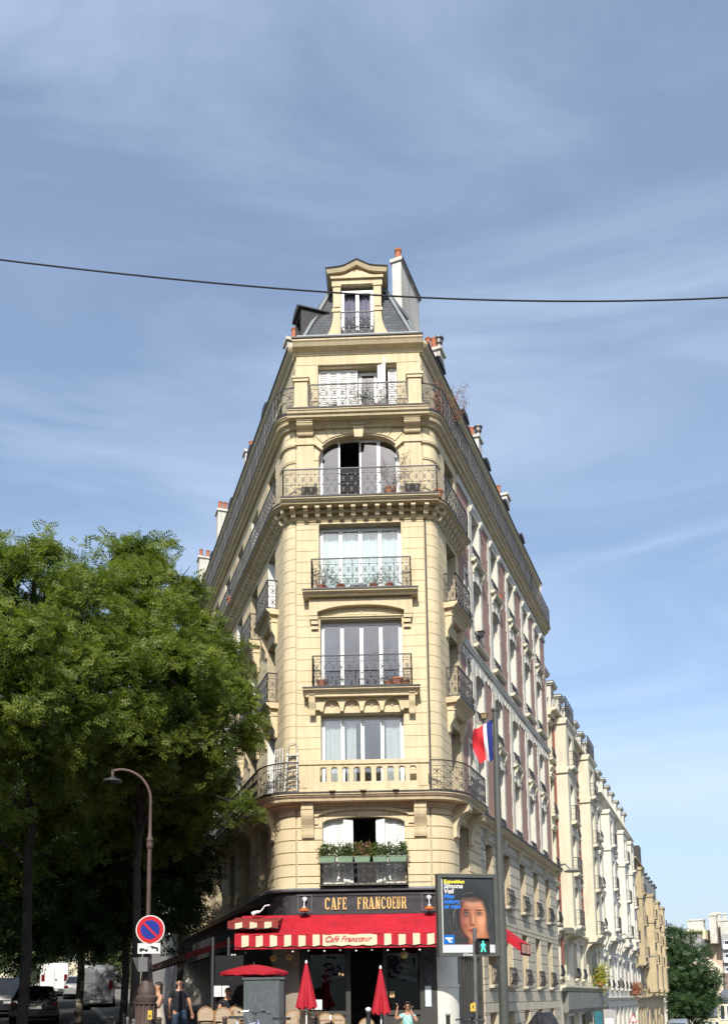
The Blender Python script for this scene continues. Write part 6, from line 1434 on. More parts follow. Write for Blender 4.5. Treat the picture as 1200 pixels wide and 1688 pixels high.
# grey cabinet
b = G(434, 1650, 20.5); tlp = at(402, 1613, 20.5); trp = at(468, 1611, 20.5); w = trp.x-tlp.x; cb = empty('street_cabinet', b, 'grey metal street cabinet in front of the open red parasol', 'cabinet'); f = frame(Vector((tlp.x, tlp.y, b.z)), (1, 0, 0)); h = tlp.z-b.z
CABM = mat('cabinet_grey', (.095, .112, .122), .55, .1, 6, col2=(.06, .072, .078), streak=.1); k = MB(f); k.box(0, w-.09, 0, .5, 0, h-.03); k.box(.02, w-.11, -.015, 0, .1, h-.08); k.build('body', CABM, cb); MB(f).box(w-.089, w, .02, .5, 0, h-.03).build('side_panel', DKG, cb); MB(f).box(-.03, w+.02, -.03, .53, h-.029, h+.02).build('lid', CABM, cb)
k = MB(f); rnd = random.Random(4)
for i in range(22):
    x, z = rnd.uniform(.05, w-.2), rnd.uniform(.9, h-.2); q = [(x, -.017, z)]
    for j in range(4): x += rnd.uniform(-.09, .09); z -= rnd.uniform(.0, .12); q.append((min(max(x, .03), w-.12), -.017, z))
    k.tube(q, .003, 4, False)
k.build('scrawl', mat('pale_scrawl', (.26, .29, .30), .7, .05), cb)
# parasols
PAR = mat('parasol_red', (.40, .008, .022), .75, .06, 3)
def closed_parasol(px, py0, py1, wpx, Y, label):
    b = G(px, 1688, Y); t = at(px, py0, Y); lo = at(px, py1, Y); h = t.z-b.z; hl = lo.z-b.z; r = wpx/2/1500*Y
    root = empty('closed_parasol', b, label, 'parasol', 'closed red parasols'); f = W1(Vector((t.x, t.y, b.z)))
    MB(f).tube([(0, 0, 0), (0, 0, hl+.1)], .02, 8).build('pole', WHITE, root)
    k = MB(f); n = 16; 
    def fn(u, v): a = 2*pi*u; rr = (.025+(r-.025)*v**.85)*(1+.16*v*cos(a*8)); return (rr*cos(a), rr*sin(a), h-.05-(h-.05-hl)*v+.04*v*v*cos(a*8))
    k.grid(fn, 64, 12); k.build('canopy', PAR, root, smooth=True); k = MB(f)
    k.grid(lambda u, v: (fn(u, 1)[0]*(1-v*.9), fn(u, 1)[1]*(1-v*.9), fn(u, 1)[2]+.06*v), 64, 1); k.build('lining', PAR, root)
    MB(f).lathe((0, 0, h-.06), [(.03, 0), (.035, .03), (.02, .07), (0, .09)], 8).build('finial', WHITE, root, smooth=True); MB(f).lathe((0, 0, 0), [(.28, 0), (.28, .05), (.05, .09), (.04, .25)], 16).build('base', DKG, root)
closed_parasol(505, 1584, 1662, 31, 24.2, 'closed red parasol nearer the grey cabinet, left of the two')
closed_parasol(627, 1593, 1671, 27, 23.6, 'closed red parasol in front of the cafe doorway, right of the two')
b = G(420, 1688, 24.6); c = at(419, 1590, 24.6); r = 56/1500*24.6; root = empty('open_parasol', b, 'open round red parasol spread above the grey cabinet', 'parasol'); f = W1(Vector((c.x, c.y, 0)))
def fo(u, v): a = 2*pi*u; k_ = 1-.05*abs(sin(a*4))*v; return (r*v*cos(a)*k_, r*v*sin(a)*k_, c.z-.20*v**1.5-.02*abs(sin(a*4))*v)
k = MB(f); k.grid(fo, 64, 8); k.build('canopy', PAR, root, smooth=True); k = MB(f); k.grid(lambda u, v: (fo(u, 1)[0], fo(u, 1)[1], fo(u, 1)[2]-.09*v+.02*abs(sin(2*pi*u*8))*v), 64, 2); k.build('valance', PAR, root, smooth=True)
k = MB(f)
for i in range(8): a = 2*pi*i/8; k.bar((0, 0, c.z-.08), (r*.95*cos(a), r*.95*sin(a), c.z-.22), .015)
k.build('rib', DKG, root); MB(f).tube([(0, 0, b.z), (0, 0, c.z+.06)], .022, 8).build('pole', DKG, root); MB(f).lathe((0, 0, b.z), [(.28, 0), (.28, .05), (.05, .09), (.04, .25)], 16).build('base', DKG, root)
# bistro chairs and tables
RAT = mat('rattan_frame', (.42, .24, .10), .5, .15, 8); WEAVE = mat('cream_weave', (.60, .52, .38), .7, .12, 55, .5, 90, col2=(.26, .15, .09))
def make_chair():
    root = empty('bistro_chair', (0, 0, 0), '', 'chair', 'rattan chairs on the cafe terrace')
    st = MB(); st.lathe((0, 0, .44), [(.20, 0), (.22, .01), (.21, .03), (.0, .035)], 16); st.build('seat', WEAVE, root)
    for sx_, sy in ((-1, -1), (1, -1), (-1, 1), (1, 1)):
        MB().tube([(sx_*.16, sy*.15, .44), (sx_*.21, sy*.20, 0)], .014, 6).build('leg', RAT, root)
    # back stands at +y, people sit facing -y
    P_ = [(-.20, .17, .44), (-.215, .22, .66)]+[(-.215*cos(pi*i/10), .23, .68+.20*sin(pi*i/10)) for i in range(11)]+[(.215, .22, .66), (.20, .17, .44)]
    MB().tube(P_, .016, 6).build('back_frame', RAT, root, smooth=True)
    k = MB(); n = 10
    arc = [(-.20*cos(pi*i/n), .68+.185*sin(pi*i/n)) for i in range(n+1)]; P2 = [(.20, .52)]+[(x, z) for x, z in arc[::-1]]+[(-.20, .52)]
    k.prism(P2, 1, .215, .232); k.build('woven_back', WEAVE, root)
    k = MB(); k.tube([(-.19, -.17, .2), (.19, -.17, .2)], .01, 5); k.tube([(-.19, .17, .2), (.19, .17, .2)], .01, 5); k.build('stretcher', RAT, root)
    return root
ch0 = make_chair()
CH = [(342, 24.8, 0, 'bistro chair at the far left edge of the terrace beside the dark post'), (366, 24.4, .3, 'bistro chair with arched back just left of the bicycles'), (391, 25.2, 0, 'bistro chair between the parked bicycle and the seated guest'), (377, 22.6, .5, 'pale pinkish bistro chair in front of the others at the bicycles'),
      (484, 25.0, .1, 'bistro chair half hidden behind the grey cabinet on its right'), (507, 24.9, -.2, 'bistro chair below the left closed parasol'), (535, 25.0, .2, 'bistro chair below the left shop window'), (556, 25.3, 0, 'bistro chair just left of the doorway'), (600, 24.2, .3, 'bistro chair by the white topped bollard in front of the doorway'), (672, 25.2, pi, 'bistro chair the woman in sunglasses sits on')]
for i, (px, Y, rz, lab) in enumerate(CH):
    c = ch0 if i == 0 else copy_tree(ch0); g = G(px, 1670, Y); g.z += .13 if i != 3 else 0; c.location = g; c.rotation_euler.z = rz+pi if i != 9 else pi*.02; c['label'] = lab
def make_table():
    root = empty('cafe_table', (0, 0, 0), '', 'table', 'small terrace tables'); MB().lathe((0, 0, .72), [(.30, 0), (.31, .01), (.31, .025), (0, .026)], 20).build('table_top', mat('tan_table_top', (.45, .26, .15), .5, .1), root); MB().tube([(0, 0, 0.02), (0, 0, .72)], .025, 8).build('pedestal', IRON, root); MB().lathe((0, 0, 0), [(.22, 0), (.22, .015), (.04, .03)], 12).build('base', IRON, root); return root
tb0 = make_table()
for i, (px, Y, lab) in enumerate(((353, 25.4, 'small table between the chairs at the left end of the terrace'), (521, 25.6, 'small tan table under the left shop window'), (546, 24.4, 'small table just left of the cafe doorway'), (696, 25.4, 'small table beside the woman in sunglasses'))):
    c = tb0 if i == 0 else copy_tree(tb0); g = G(px, 1670, Y); g.z += .13; c.location = g; c['label'] = lab
for px, Y, col, lab in ((545, 24.35, (.8, .8, .8), 'tall drinking glass on the table left of the doorway'), (523, 25.6, (.3, .1, .05), 'small dark cup on the tan table under the left window')):
    g = G(px, 1670, Y); k = MB(W1(Vector((g.x, g.y, g.z+.13+.747)))); k.lathe((0, 0, 0), [(.025, 0), (.035, .12), (.03, .12), (.02, .01)], 10); k.build('drinking_glass', mat('glassware'+str(px), col, .1, .0), None, smooth=True, label=lab, category='glass')
# bollards
BOLM = mat('bollard_brown', (.10, .075, .06), .5, .2, 5); BOLG = mat('bollard_grey', (.20, .20, .19), .5, .2, 5)
def bollard(px, py, Y, lab, m, ball=None, r=.04):
    g = G(px, py, Y); t = at(px, py, Y); h = max(.6, t.z-g.z); root = empty('bollard', g, lab, 'bollard', 'bollards along the kerb'); f = W1(g)
    MB(f).lathe((0, 0, 0), [(r*1.5, 0), (r*1.5, .06), (r*1.1, .1), (r, h*.35), (r*1.2, h*.36), (r, h*.4), (r*.9, h-.14), (r*1.2, h-.12), (r*.7, h-.10)], 12).build('post', m, root, smooth=True)
    MB(f).lathe((0, 0, h-.055), [(0, -.055), (r*.9, -.04), (r*1.25, 0), (r*.9, .04), (0, .055)], 12).build('ball', ball or m, root, smooth=True)
for px, py, Y, lab, m, bl_ in ((190, 1668, 27.5, 'thin grey bollard, leftmost of the row by the street lamp', BOLG, None), (205, 1670, 26.5, 'thin grey bollard, second in the row by the street lamp', BOLG, None), (211, 1676, 24, 'thin grey bollard, third in the row by the street lamp', BOLG, None), (221, 1679, 22.5, 'short bollard right beside the foot of the street lamp', BOLG, None), (263, 1676, 20, 'brown bollard just right of the street lamp', BOLM, None),
    (371, 1675, 21, 'brown bollard in front of the left terrace chairs', BOLM, None), (516, 1674, 21.5, 'dark bollard below the left closed parasol', BOLM, None), (607, 1660, 20.6, 'black bollard with a white painted ball top by the doorway', DKG, SIGNW), (738, 1666, 21.5, 'black bollard with pale ball top by the white pier', DKG, SIGNW)): bollard(px, py, Y, lab, m, bl_, .055 if Y < 21.6 else .04)
# dark posts of the terrace cover
for px, Y, lab in ((351, 25.6, 'thin dark post of the terrace cover, left of the menus'), (377, 26.2, 'thin dark post of the terrace cover, right of the menus')):
    g = G(px, 1600, Y); t = at(px, 1545, Y); MB().tube([g, Vector((g.x, g.y, t.z))], .04, 6).build('terrace_post', DKG, None, label=lab, category='post')
for px, py, Y, lab in ((359, 1634, 25.5, 'white menu sheet, left one on the dark terrace screen'), (372, 1634, 25.5, 'white menu sheet, right one on the dark terrace screen'), (393, 1633, 26.2, 'greyish menu sheet left of the cabinet')):
    p = at(px, py, Y); MB(W1(p)).box(-.10, .10, 0, .01, -.15, .15).build('menu_sheet', SIGNW if px < 390 else mat('grey_paper', (.3, .3, .28), .8, .1), None, label=lab, category='menu', group='menus on the terrace screen')
g = G(365, 1600, 25.7); MB(frame(g, (1, 0, 0))).box(-.3, .62, 0, .03, 0.13, 2.4).build('terrace_screen', mat('smoked_screen', (.008, .008, .009), .4, .1), None, label='dark smoked screen of the terrace behind the menu sheets', category='screen')
# ---------------------------------------------------------------- bicycles
def bike(px, Y, rz, lab, col, basket=False, rack=False):
    g = G(px, 1680, Y); root = empty('bicycle', g, lab, 'bicycle', 'bicycles parked by the terrace'); f = Matrix.Translation(g) @ Matrix.Rotation(rz, 4, 'Z') @ Matrix.Scale(1.1, 4)
    fm = mat('bike_'+col[0], col[1], .3, .05, coat=.5)
    for x, nm in ((-.52, 'rear_wheel'), (.52, 'front_wheel')):
        k = MB(f); k.tube([(x+.33*cos(2*pi*i/28), 0, .34+.33*sin(2*pi*i/28)) for i in range(29)], .017, 6, False)
        w_ = k.build(nm, mat('rubber', (.02, .02, .02), .8, .1), root); k = MB(f)
        for i in range(14): k.tube([(x, 0, .34), (x+.31*cos(2*pi*i/14), 0, .34+.31*sin(2*pi*i/14))], .0025, 3, False)
        k.tube([(x, -.05, .34), (x, .05, .34)], .02, 6); k.build('spokes', mat('chrome', (.5, .5, .5), .25, .05, metal=1), w_)
    k = MB(f)
    for a, b_, r_ in (((-.52, 0, .34), (-.08, 0, .30), .012), ((-.52, 0, .34), (-.20, 0, .78), .010), ((-.08, 0, .30), (-.22, 0, .88), .018), ((-.08, 0, .30), (.36, 0, .74), .022), ((-.19, 0, .74), (.34, 0, .86), .018), ((.34, 0, .90), (.52, 0, .34), .016)): k.tube([a, b_], r_, 8)
    k.build('frame', fm, root)
    k = MB(f); k.tube([(.34, 0, .88), (.32, 0, 1.04)], .014, 6); k.tube([(.22, -.29, 1.05), (.30, -.2, 1.07), (.33, 0, 1.04), (.30, .2, 1.07), (.22, .29, 1.05)], .012, 6); k.build('handlebar', mat('chrome', (.5, .5, .5), .25), root)
    k = MB(f); [k.tube([(.15, s*.31, 1.04), (.24, s*.27, 1.055)], .019, 6) for s in (-1, 1)]; k.build('grip', DKG, root)
    k = MB(f); k.prism([(-.36, -.08), (-.34, -.10), (-.22, -.05), (-.05, -.02), (-.03, 0), (-.05, .02), (-.22, .05), (-.34, .10), (-.36, .08)], 2, .92, .97); k.build('saddle', DKG, root); MB(f).tube([(-.22, 0, .85), (-.21, 0, .93)], .013, 6).build('seat_post', mat('chrome', (.5, .5, .5), .25), root)
    k = MB(f); k.tube([(-.08, -.09, .30), (-.08, .09, .30)], .025, 8); k.lathe((-.08, -.02, .30), [(.02, 0)], 4) if False else None; k.bar((-.08, -.08, .30), (.04, -.08, .18), .02); k.bar((-.08, .08, .30), (-.20, .08, .42), .02); k.bar((.0, -.13, .17), (.08, -.06, .17), .03); k.build('crank', DKG, root)
    k = MB(f); k.tube([(-.86+.0*i, 0, 0) if False else (-.52+.37*cos(pi*(.15+.7*i/10)), 0, .34+.37*sin(pi*(.15+.7*i/10))) for i in range(11)], .012, 5); k.build('mudguard', DKG, root)
    if basket:
        k = MB(f)
        for z in (.72, .82, .94): k.tube([(.42, -.17, z), (.72, -.17, z), (.72, .17, z), (.42, .17, z), (.42, -.17, z)], .006, 4, False)
        for i in range(7): [k.bar((.42+.05*i, s*.17, .72), (.42+.05*i, s*.17, .94), .005) for s in (-1, 1)]; k.bar((.72, -.17+.057*i, .72), (.72, -.17+.057*i, .94), .005)
        k.build('basket', WHITE, root)
bike(404, 18.8, radians(-40), 'blue and white bicycle leaning forward before the grey cabinet', ('white_blue', (.55, .58, .75)))
bike(447, 18.6, radians(160), 'dark bicycle with black saddle right in front of the grey cabinet', ('dark', (.04, .04, .05)))
bike(745, 19.6, radians(10), 'silver bicycle with wire basket before the white pier', ('silver', (.4, .4, .42)), True)
bike(812, 18.8, radians(172), 'pale grey bicycle beside the foot of the advertising mast', ('pale', (.5, .52, .55)))
# covered motorbike
b = G(885, 1680, 20.5); root = empty('covered_scooter', b, 'motor scooter under a black crumpled cover by the right kerb', 'scooter'); f = W1(b); t = at(885, 1669, 20.5).z-b.z
k = MB(f); sec = [(-.55, .9), (-.42, 1.02), (-.2, .99), (.0, t), (.12, t+.02), (.34, t), (.48, .95), (.62, .6)]
R = []
for i, (x, h) in enumerate(sec):
    row = []
    for j in range(13):
        a = pi*j/12; row.append(k.V((x+.03*sin(j*2.1+i), -.36*cos(a)*(1+.12*sin(j*3+i*2)), .05+(h-.05)*(sin(a)**.55 if sin(a) > 0 else 0)+.02*sin(j*4+i*3))))
    R.append(row)
for A, B in zip(R, R[1:]):
    for j in range(12): k.f.append((A[j], A[j+1], B[j+1], B[j]))
k.f.append(tuple(R[0])); k.f.append(tuple(R[-1][::-1])); k.build('cover', mat('black_tarp', (.03, .03, .033), .35, .2, 5, .6, 6), root)
for x in (-.45, .5): MB(f).tube([(x+.2*cos(2*pi*i/20), 0, .22+.2*sin(2*pi*i/20)) for i in range(21)], .05, 8, False).build('wheel', MATS['rubber'], root)
# wall lanterns of the right street, road sign, street plate
for px, py, Y, lab, t0_ in ((935, 1436, 42.2, 'arched wall street lamp at the end of the brick wing', 16.9), (1032, 1547, 66, 'small wall street lamp on the white ornate building', 44), (1068, 1577, 86, 'wall street lamp on the golden building', 66)):
    p = at(px, py, Y); q = at(px-17 if px < 1000 else px-11, py+3, Y+1.0); root = empty('wall_lamp', q, lab, 'street lamp', 'wall lamps of the right street')
    mid = (p+q)/2+Vector((0, 0, .35)); MB().tube([q, q.lerp(mid, .6)+Vector((0, 0, .12)), mid, p+Vector((-.1, 0, .34)), p+Vector((.1, 0, .12))], .04, 6).build('arm', mat('lamp_grey', (.25, .25, .24), .5, .1), root, smooth=True)
    MB(W1(p)).lathe((.25, 0, 0), [(.0, .14), (.15, .12), (.42, .0), (.40, -.03), (0, -.06)], 16).build('lamp_head', MATS['lamp_grey'], root, smooth=True)
p = at(1043, 1679, 50); sg = empty('warning_sign', G(1043, 1679, 50), 'white triangular warning sign with red border on the right street', 'sign'); f = W1(p)
MB(f).prism([(-.25, -.2), (.25, -.2), (0, .25)], 1, -.02, 0).build('red_border', SIGNR, sg); MB(f).prism([(-.18, -.155), (.18, -.155), (0, .17)], 1, -.028, -.0201).build('plate', SIGNW, sg); MB(f).bar((0, -.034, -.11), (.01, -.034, .05), .04, .01).build('pictogram', BKP, sg); g = G(1043, 1679, 50); MB().tube([g, p+Vector((0, .03, 0))], .03, 6).build('post', BOLG, sg)
p = at(1074, 1673, 86); sg = empty('street_plate', p, 'small blue street name plate on the golden building', 'sign'); MB(PA.fr(S(66.5), .02, p.z)).box(-.3, .3, -.03, 0, -.25, .25).build('plate', SIGNB, sg)
sp_ = at(1003, 1674, 46); root = empty('grey_waste_box', G(1003, 1674, 46), 'grey notice box with white sheet before the white ornate building', 'box'); f = W1(G(1003, 1674, 46)); hh_ = sp_.z+.3-G(1003, 1674, 46).z; MB(f).box(-.26, .26, 0, .3, 0, hh_).build('case', GREYB, root); MB(f).box(-.2, .2, -.01, 0, hh_-1.0, hh_-.45).build('notice', SIGNW, root)
# ================================================================ VEHICLES
TIRE = mat('tyre', (.02, .02, .02), .8, .1); CARG = mat('car_glass', (.02, .022, .025), .08, .1, spec=.6); TAIL = mat('tail_light', (.12, .008, .008), .2, .05)
def car(px, Y, rz, lab, col, kind='car', name='parked_car', plate=True, grp='vehicles parked up the left street'):
    g = G(px, 1680, Y); root = empty(name, g, lab, 'car' if kind == 'car' else 'van', grp); f = Matrix.Translation(g) @ Matrix.Rotation(rz, 4, 'Z')
    pm_ = mat('paint_'+col[0], col[1], .25, .06, .8, coat=.6)
    # x across, y forward; sections from the rear (y=0)
    if kind == 'car':
        W_, S_ = .88, [(0, .45, .82, .80), (.12, .30, 1.0, .86), (.7, .25, 1.03, .88), (2.0, .22, 1.0, .90), (3.3, .22, .95, .88), (4.05, .28, .82, .82), (4.25, .4, .66, .70)]
        cab = [(.22, .99, .70), (.75, 1.44, .58), (1.6, 1.49, .60), (2.4, 1.42, .60), (3.1, .98, .72)]; wy = (.85, 3.4); wr = .32
    else:
        W_, S_ = .95, [(0, .40, 2.15, .86), (.08, .32, 2.28, .92), (2.0, .30, 2.32, .94), (3.9, .30, 2.25, .94), (4.3, .3, 1.9, .93), (4.7, .3, 1.25, .92), (5.3, .35, 1.0, .85), (5.4, .45, .8, .75)]
        cab = None; wy = (1.0, 4.5); wr = .34
    def ring(mb, y, z0, z1, w, n=6, tuck=.93):
        P_ = [(-w*.9, z0), (-w, z0+(z1-z0)*.12), (-w, z0+(z1-z0)*.62), (-w*tuck, z1-.05), (-w*(tuck-.08), z1), (w*(tuck-.08), z1), (w*tuck, z1-.05), (w, z0+(z1-z0)*.62), (w, z0+(z1-z0)*.12), (w*.9, z0)]
        return mb.P([(x, y, z) for x, z in P_])
    mb = MB(f); R = [ring(mb, *s) for s in S_]
    for A, B in zip(R, R[1:]):
        for i in range(10): mb.f.append((A[i], A[(i+1) % 10], B[(i+1) % 10], B[i]))
    mb.f.append(tuple(R[0])); mb.f.append(tuple(R[-1][::-1])); mb.build('body', pm_, root, smooth=True)
    if cab:
        mb = MB(f); R = []
        for y, z, w in cab: R.append(mb.P([(-w*1.18 if z > 1.2 else -w*1.12, y, .93), (-w, y, z), (w, y, z), (w*1.18 if z > 1.2 else w*1.12, y, .93)]))
        for A, B in zip(R, R[1:]):
            for i in range(3): mb.f.append((A[i], A[i+1], B[i+1], B[i]))
        mb.build('cabin_glass', CARG, root)
        mb = MB(f)
        mb.hexa([(-.57, .80, 1.44), (.57, .80, 1.44), (.59, 2.35, 1.42), (-.59, 2.35, 1.42)], [(-.50, .85, 1.49), (.50, .85, 1.49), (.52, 2.3, 1.49), (-.52, 2.3, 1.49)])
        for s in (-1, 1):
            mb.bar((s*.80, .25, .98), (s*.60, .78, 1.45), .06); mb.bar((s*.80, 3.05, .97), (s*.60, 2.38, 1.43), .05); mb.bar((s*.71, 1.6, .98), (s*.61, 1.6, 1.47), .06)
        mb.build('roof', pm_, root)
    else:
        for s in (-1, 1): MB(f).box(s*.42-.30, s*.42+.30, -.012, .0, 1.35, 1.9).build('rear_window', CARG if kind == 'van_glass' else pm_, root)
        MB(f).box(-.008, .008, -.014, .01, .5, 2.15).build('door_gap', DKG, root); MB(f).box(.05, .16, -.03, -.012, 1.1, 1.2).build('door_handle', DKG, root)
        MB(f).hexa([(-.75, 4.35, 1.86), (.75, 4.35, 1.86), (.8, 4.75, 1.3), (-.8, 4.75, 1.3)], [(-.75, 4.38, 1.9), (.75, 4.38, 1.9), (.8, 4.78, 1.34), (-.8, 4.78, 1.34)]).build('windscreen', CARG, root)
    zt = .78 if kind == 'car' else 1.1
    for s in (-1, 1):
        a, b_ = sorted((s*.62, s*.83)); MB(f).box(a, b_, -.02 if kind == 'car' else -.02, .12, zt-.06, zt+.10 if kind == 'car' else zt+.4).build('tail_light', TAIL, root)
        for y in wy:
            wm = MB(f); wm.tube([(s*(W_-.18), y, wr), (s*(W_+.01), y, wr)], wr, 20); w_ = wm.build('wheel', TIRE, root, smooth=True); MB(f).tube([(s*(W_+.0), y, wr), (s*(W_+.02), y, wr)], wr*.6, 12).build('rim', mat('rim_grey', (.35, .35, .36), .3, .1, metal=.8), w_)
    MB(f).box(-.84, .84, -.06, .02, .36, .55).build('bumper', DKG if kind != 'car' else pm_, root)
    if plate: MB(f).box(-.26, .26, -.035 if kind == 'car' else -.075, -.02 if kind == 'car' else -.062, .62 if kind == 'car' else .40, .73 if kind == 'car' else .51).build('number_plate', mat('plate_grey', (.45, .45, .42), .5, .05), root)
    return root
RZL = radians(18)
car(56, 34.5, RZL, 'dark hatchback parked nearest at the left, seen from behind in shade', ('black', (.012, .013, .015)))
car(16, 40, RZL, 'dark estate car parked ahead of the black hatchback at the left edge', ('dark_grey', (.02, .022, .026)))
car(88, 62, RZL, 'white delivery van in sunlight further up the left street', ('white', (.75, .75, .74)), 'van', 'delivery_van')
car(157, 46, RZL*.9, 'dirty grey van parked in the shade under the trees', ('van_grey', (.17, .18, .19)), 'van', 'delivery_van')
car(128, 58, RZL, 'small grey car parked between the white van and the grey van', ('silver', (.25, .25, .25)))
car(45, 74, RZL, 'white box truck with striped side beyond the white van', ('offwhite', (.6, .6, .58)), 'van', 'box_truck')
car(15, 56, RZL, 'black car far up the left side beside the white truck', ('navy', (.015, .018, .03)))
car(1120, 100, radians(158), 'grey blue van far down the right street beside the golden building', ('blue_grey', (.2, .24, .28)), 'van', 'delivery_van', grp='vehicles far down the right street')
# ================================================================ PEOPLE
SKIN = mat('skin', (.50, .26, .17), .5, .05, 8); HAIRB = mat('brown_hair', (.04, .022, .015), .5, .2, 20)
def skin(name, V_, E_, m, parent, f, root=0, sub=2):
    me = bpy.data.meshes.new(name); me.from_pydata([v[0] for v in V_], E_, []); o = bpy.data.objects.new(name, me); COL.objects.link(o)
    md = o.modifiers.new('s', 'SKIN'); sv = me.skin_vertices[0].data
    for i, v in enumerate(V_):
        r = v[1]; sv[i].radius = (r, r) if not isinstance(r, tuple) else r; sv[i].use_root = i == root
    md.use_smooth_shade = True; s2 = o.modifiers.new('d', 'SUBSURF'); s2.levels = sub; s2.render_levels = sub
    bpy.context.view_layer.update(); dg = bpy.context.evaluated_depsgraph_get(); m2 = bpy.data.meshes.new_from_object(o.evaluated_get(dg)); bpy.data.objects.remove(o)
    m2.transform(Matrix.Translation(-rootloc(parent)) @ f); m2.materials.clear(); m2.materials.append(m); m2.name = name
    q = bpy.data.objects.new(name, m2); COL.objects.link(q); q.parent = parent; return q
def hand(V_, E_, w, d, side, up=(0, 0, 1), curl=.3):
    """palm and five fingers from wrist index w along direction d"""
    p = Vector(V_[w][0]); d = Vector(d).normalized(); u = Vector(up); s = d.cross(u).normalized()*side; u = s.cross(d).normalized()*side
    pi_ = len(V_); V_.append((tuple(p+d*.06), (.035, .018))); E_.append((w, pi_))
    for k, (off, ln) in enumerate(((-.028, .07), (-.010, .08), (.010, .075), (.028, .06))):
        a = len(V_); V_.append((tuple(p+d*.095+s*off), .0095)); V_.append((tuple(p+d*(.095+ln*.6)+s*off*1.1-u*ln*curl*.4), .0085)); V_.append((tuple(p+d*(.095+ln*.85)+s*off*1.1-u*ln*curl*1.1), .007)); E_ += [(pi_, a), (a, a+1), (a+1, a+2)]
    a = len(V_); V_.append((tuple(p+d*.05-s*.035), .011)); V_.append((tuple(p+d*.085-s*.055-u*.01), .009)); E_ += [(w, a), (a, a+1)]
def person(loc_, rz, lab, J, tops, hair=None, face=True, extra=None, skinm=None, feet=True):
    root = empty('person', loc_, lab, 'person'); f = Matrix.Translation(loc_) @ Matrix.Rotation(rz, 4, 'Z'); sk = skinm or SKIN
    j = J
    V_ = [(j['pel'], (.15, .11)), (j['waist'], (.13, .10)), (j['chest'], (.165, .115)), (j['neck0'], (.07, .065)), (j['neck'], .052), (j['chin'], (.062, .075)), (j['head'], (.078, .095)), (j['crown'], (.062, .078))]
    E_ = [(0, 1), (1, 2), (2, 3), (3, 4), (4, 5), (5, 6), (6, 7)]
    for s, k in ((-1, 'L'), (1, 'R')):
        a = len(V_); V_ += [(j['sh'+k], .058), (j['el'+k], .043), (j['wr'+k], .028)]; E_ += [(3, a), (a, a+1), (a+1, a+2)]
        d = Vector(j['wr'+k])-Vector(j['el'+k]); hand(V_, E_, a+2, j.get('hd'+k, d), s, j.get('hu'+k, (0, -1, 0)), j.get('curl', .5))
        a = len(V_); V_ += [(j['hip'+k], .10), (j['kn'+k], .062), (j['an'+k], .042), (tuple(Vector(j['an'+k])+Vector((0, -.13, -.05))), .035)]; E_ += [(0, a), (a, a+1), (a+1, a+2), (a+2, a+3)]
    skin('body', V_, E_, sk, root, f)
    for nm, vs, es, m_ in tops: skin(nm, vs, es, m_, root, f)
    h = Vector(j['head'])
    if face:
        MB(f).prism([(-.128+h.y*0, 0)], 0, 0, 0) if False else None
        k = MB(f); k.hexa([(h.x-.016, h.y-.085, h.z-.045), (h.x+.016, h.y-.085, h.z-.045), (h.x+.018, h.y-.07, h.z-.05), (h.x-.018, h.y-.07, h.z-.05)], [(h.x-.008, h.y-.086, h.z+.012), (h.x+.008, h.y-.086, h.z+.012), (h.x+.01, h.y-.07, h.z+.02), (h.x-.01, h.y-.07, h.z+.02)]); k.add(MB(f).lathe((h.x, h.y-.095, h.z-.038), [(0, -.012), (.014, -.004), (.012, .008), (0, .014)], 8)); k.build('nose', sk, root, smooth=True)
        k = MB(f); k.box(h.x-.026, h.x+.026, h.y-.092, h.y-.075, h.z-.072, h.z-.062); k.build('mouth', mat('lips', (.35, .08, .07), .5, .02), root)
        for s in (-1, 1): MB(f).lathe((h.x+s*.032, h.y-.080, h.z+.012), [(0, -.012), (.013, 0), (0, .012)], 8).build('eye', mat('eye_dark', (.05, .04, .04), .2, .0), root)
    for s in (-1, 1): k = MB(f); k.tube([(h.x+s*.078, h.y+.005, h.z-.03), (h.x+s*.088, h.y+.012, h.z+.0), (h.x+s*.084, h.y+.012, h.z+.028)], [.010, .014, .010], 6); k.build('ear', sk, root, smooth=True)
    if hair: hair(f, h, root)
    return root
def hair_cap(m_, back=.02, low=-.10, r=.093):
    def fn(f, h, root):
        k = MB(f)
        def g(u, v):
            a = 2*pi*u; el = pi/2*(1-v*1.25) ; fr_ = max(0, -sin(a)); el = max(el, -.75+1.35*fr_**.5); 
            return (h.x+r*.95*cos(a)*cos(el), h.y+.012+r*1.12*sin(a)*cos(el), h.z+.035+r*1.05*sin(el))
        k.grid(g, 28, 10); k.build('hair', m_, root, smooth=True)
    return fn
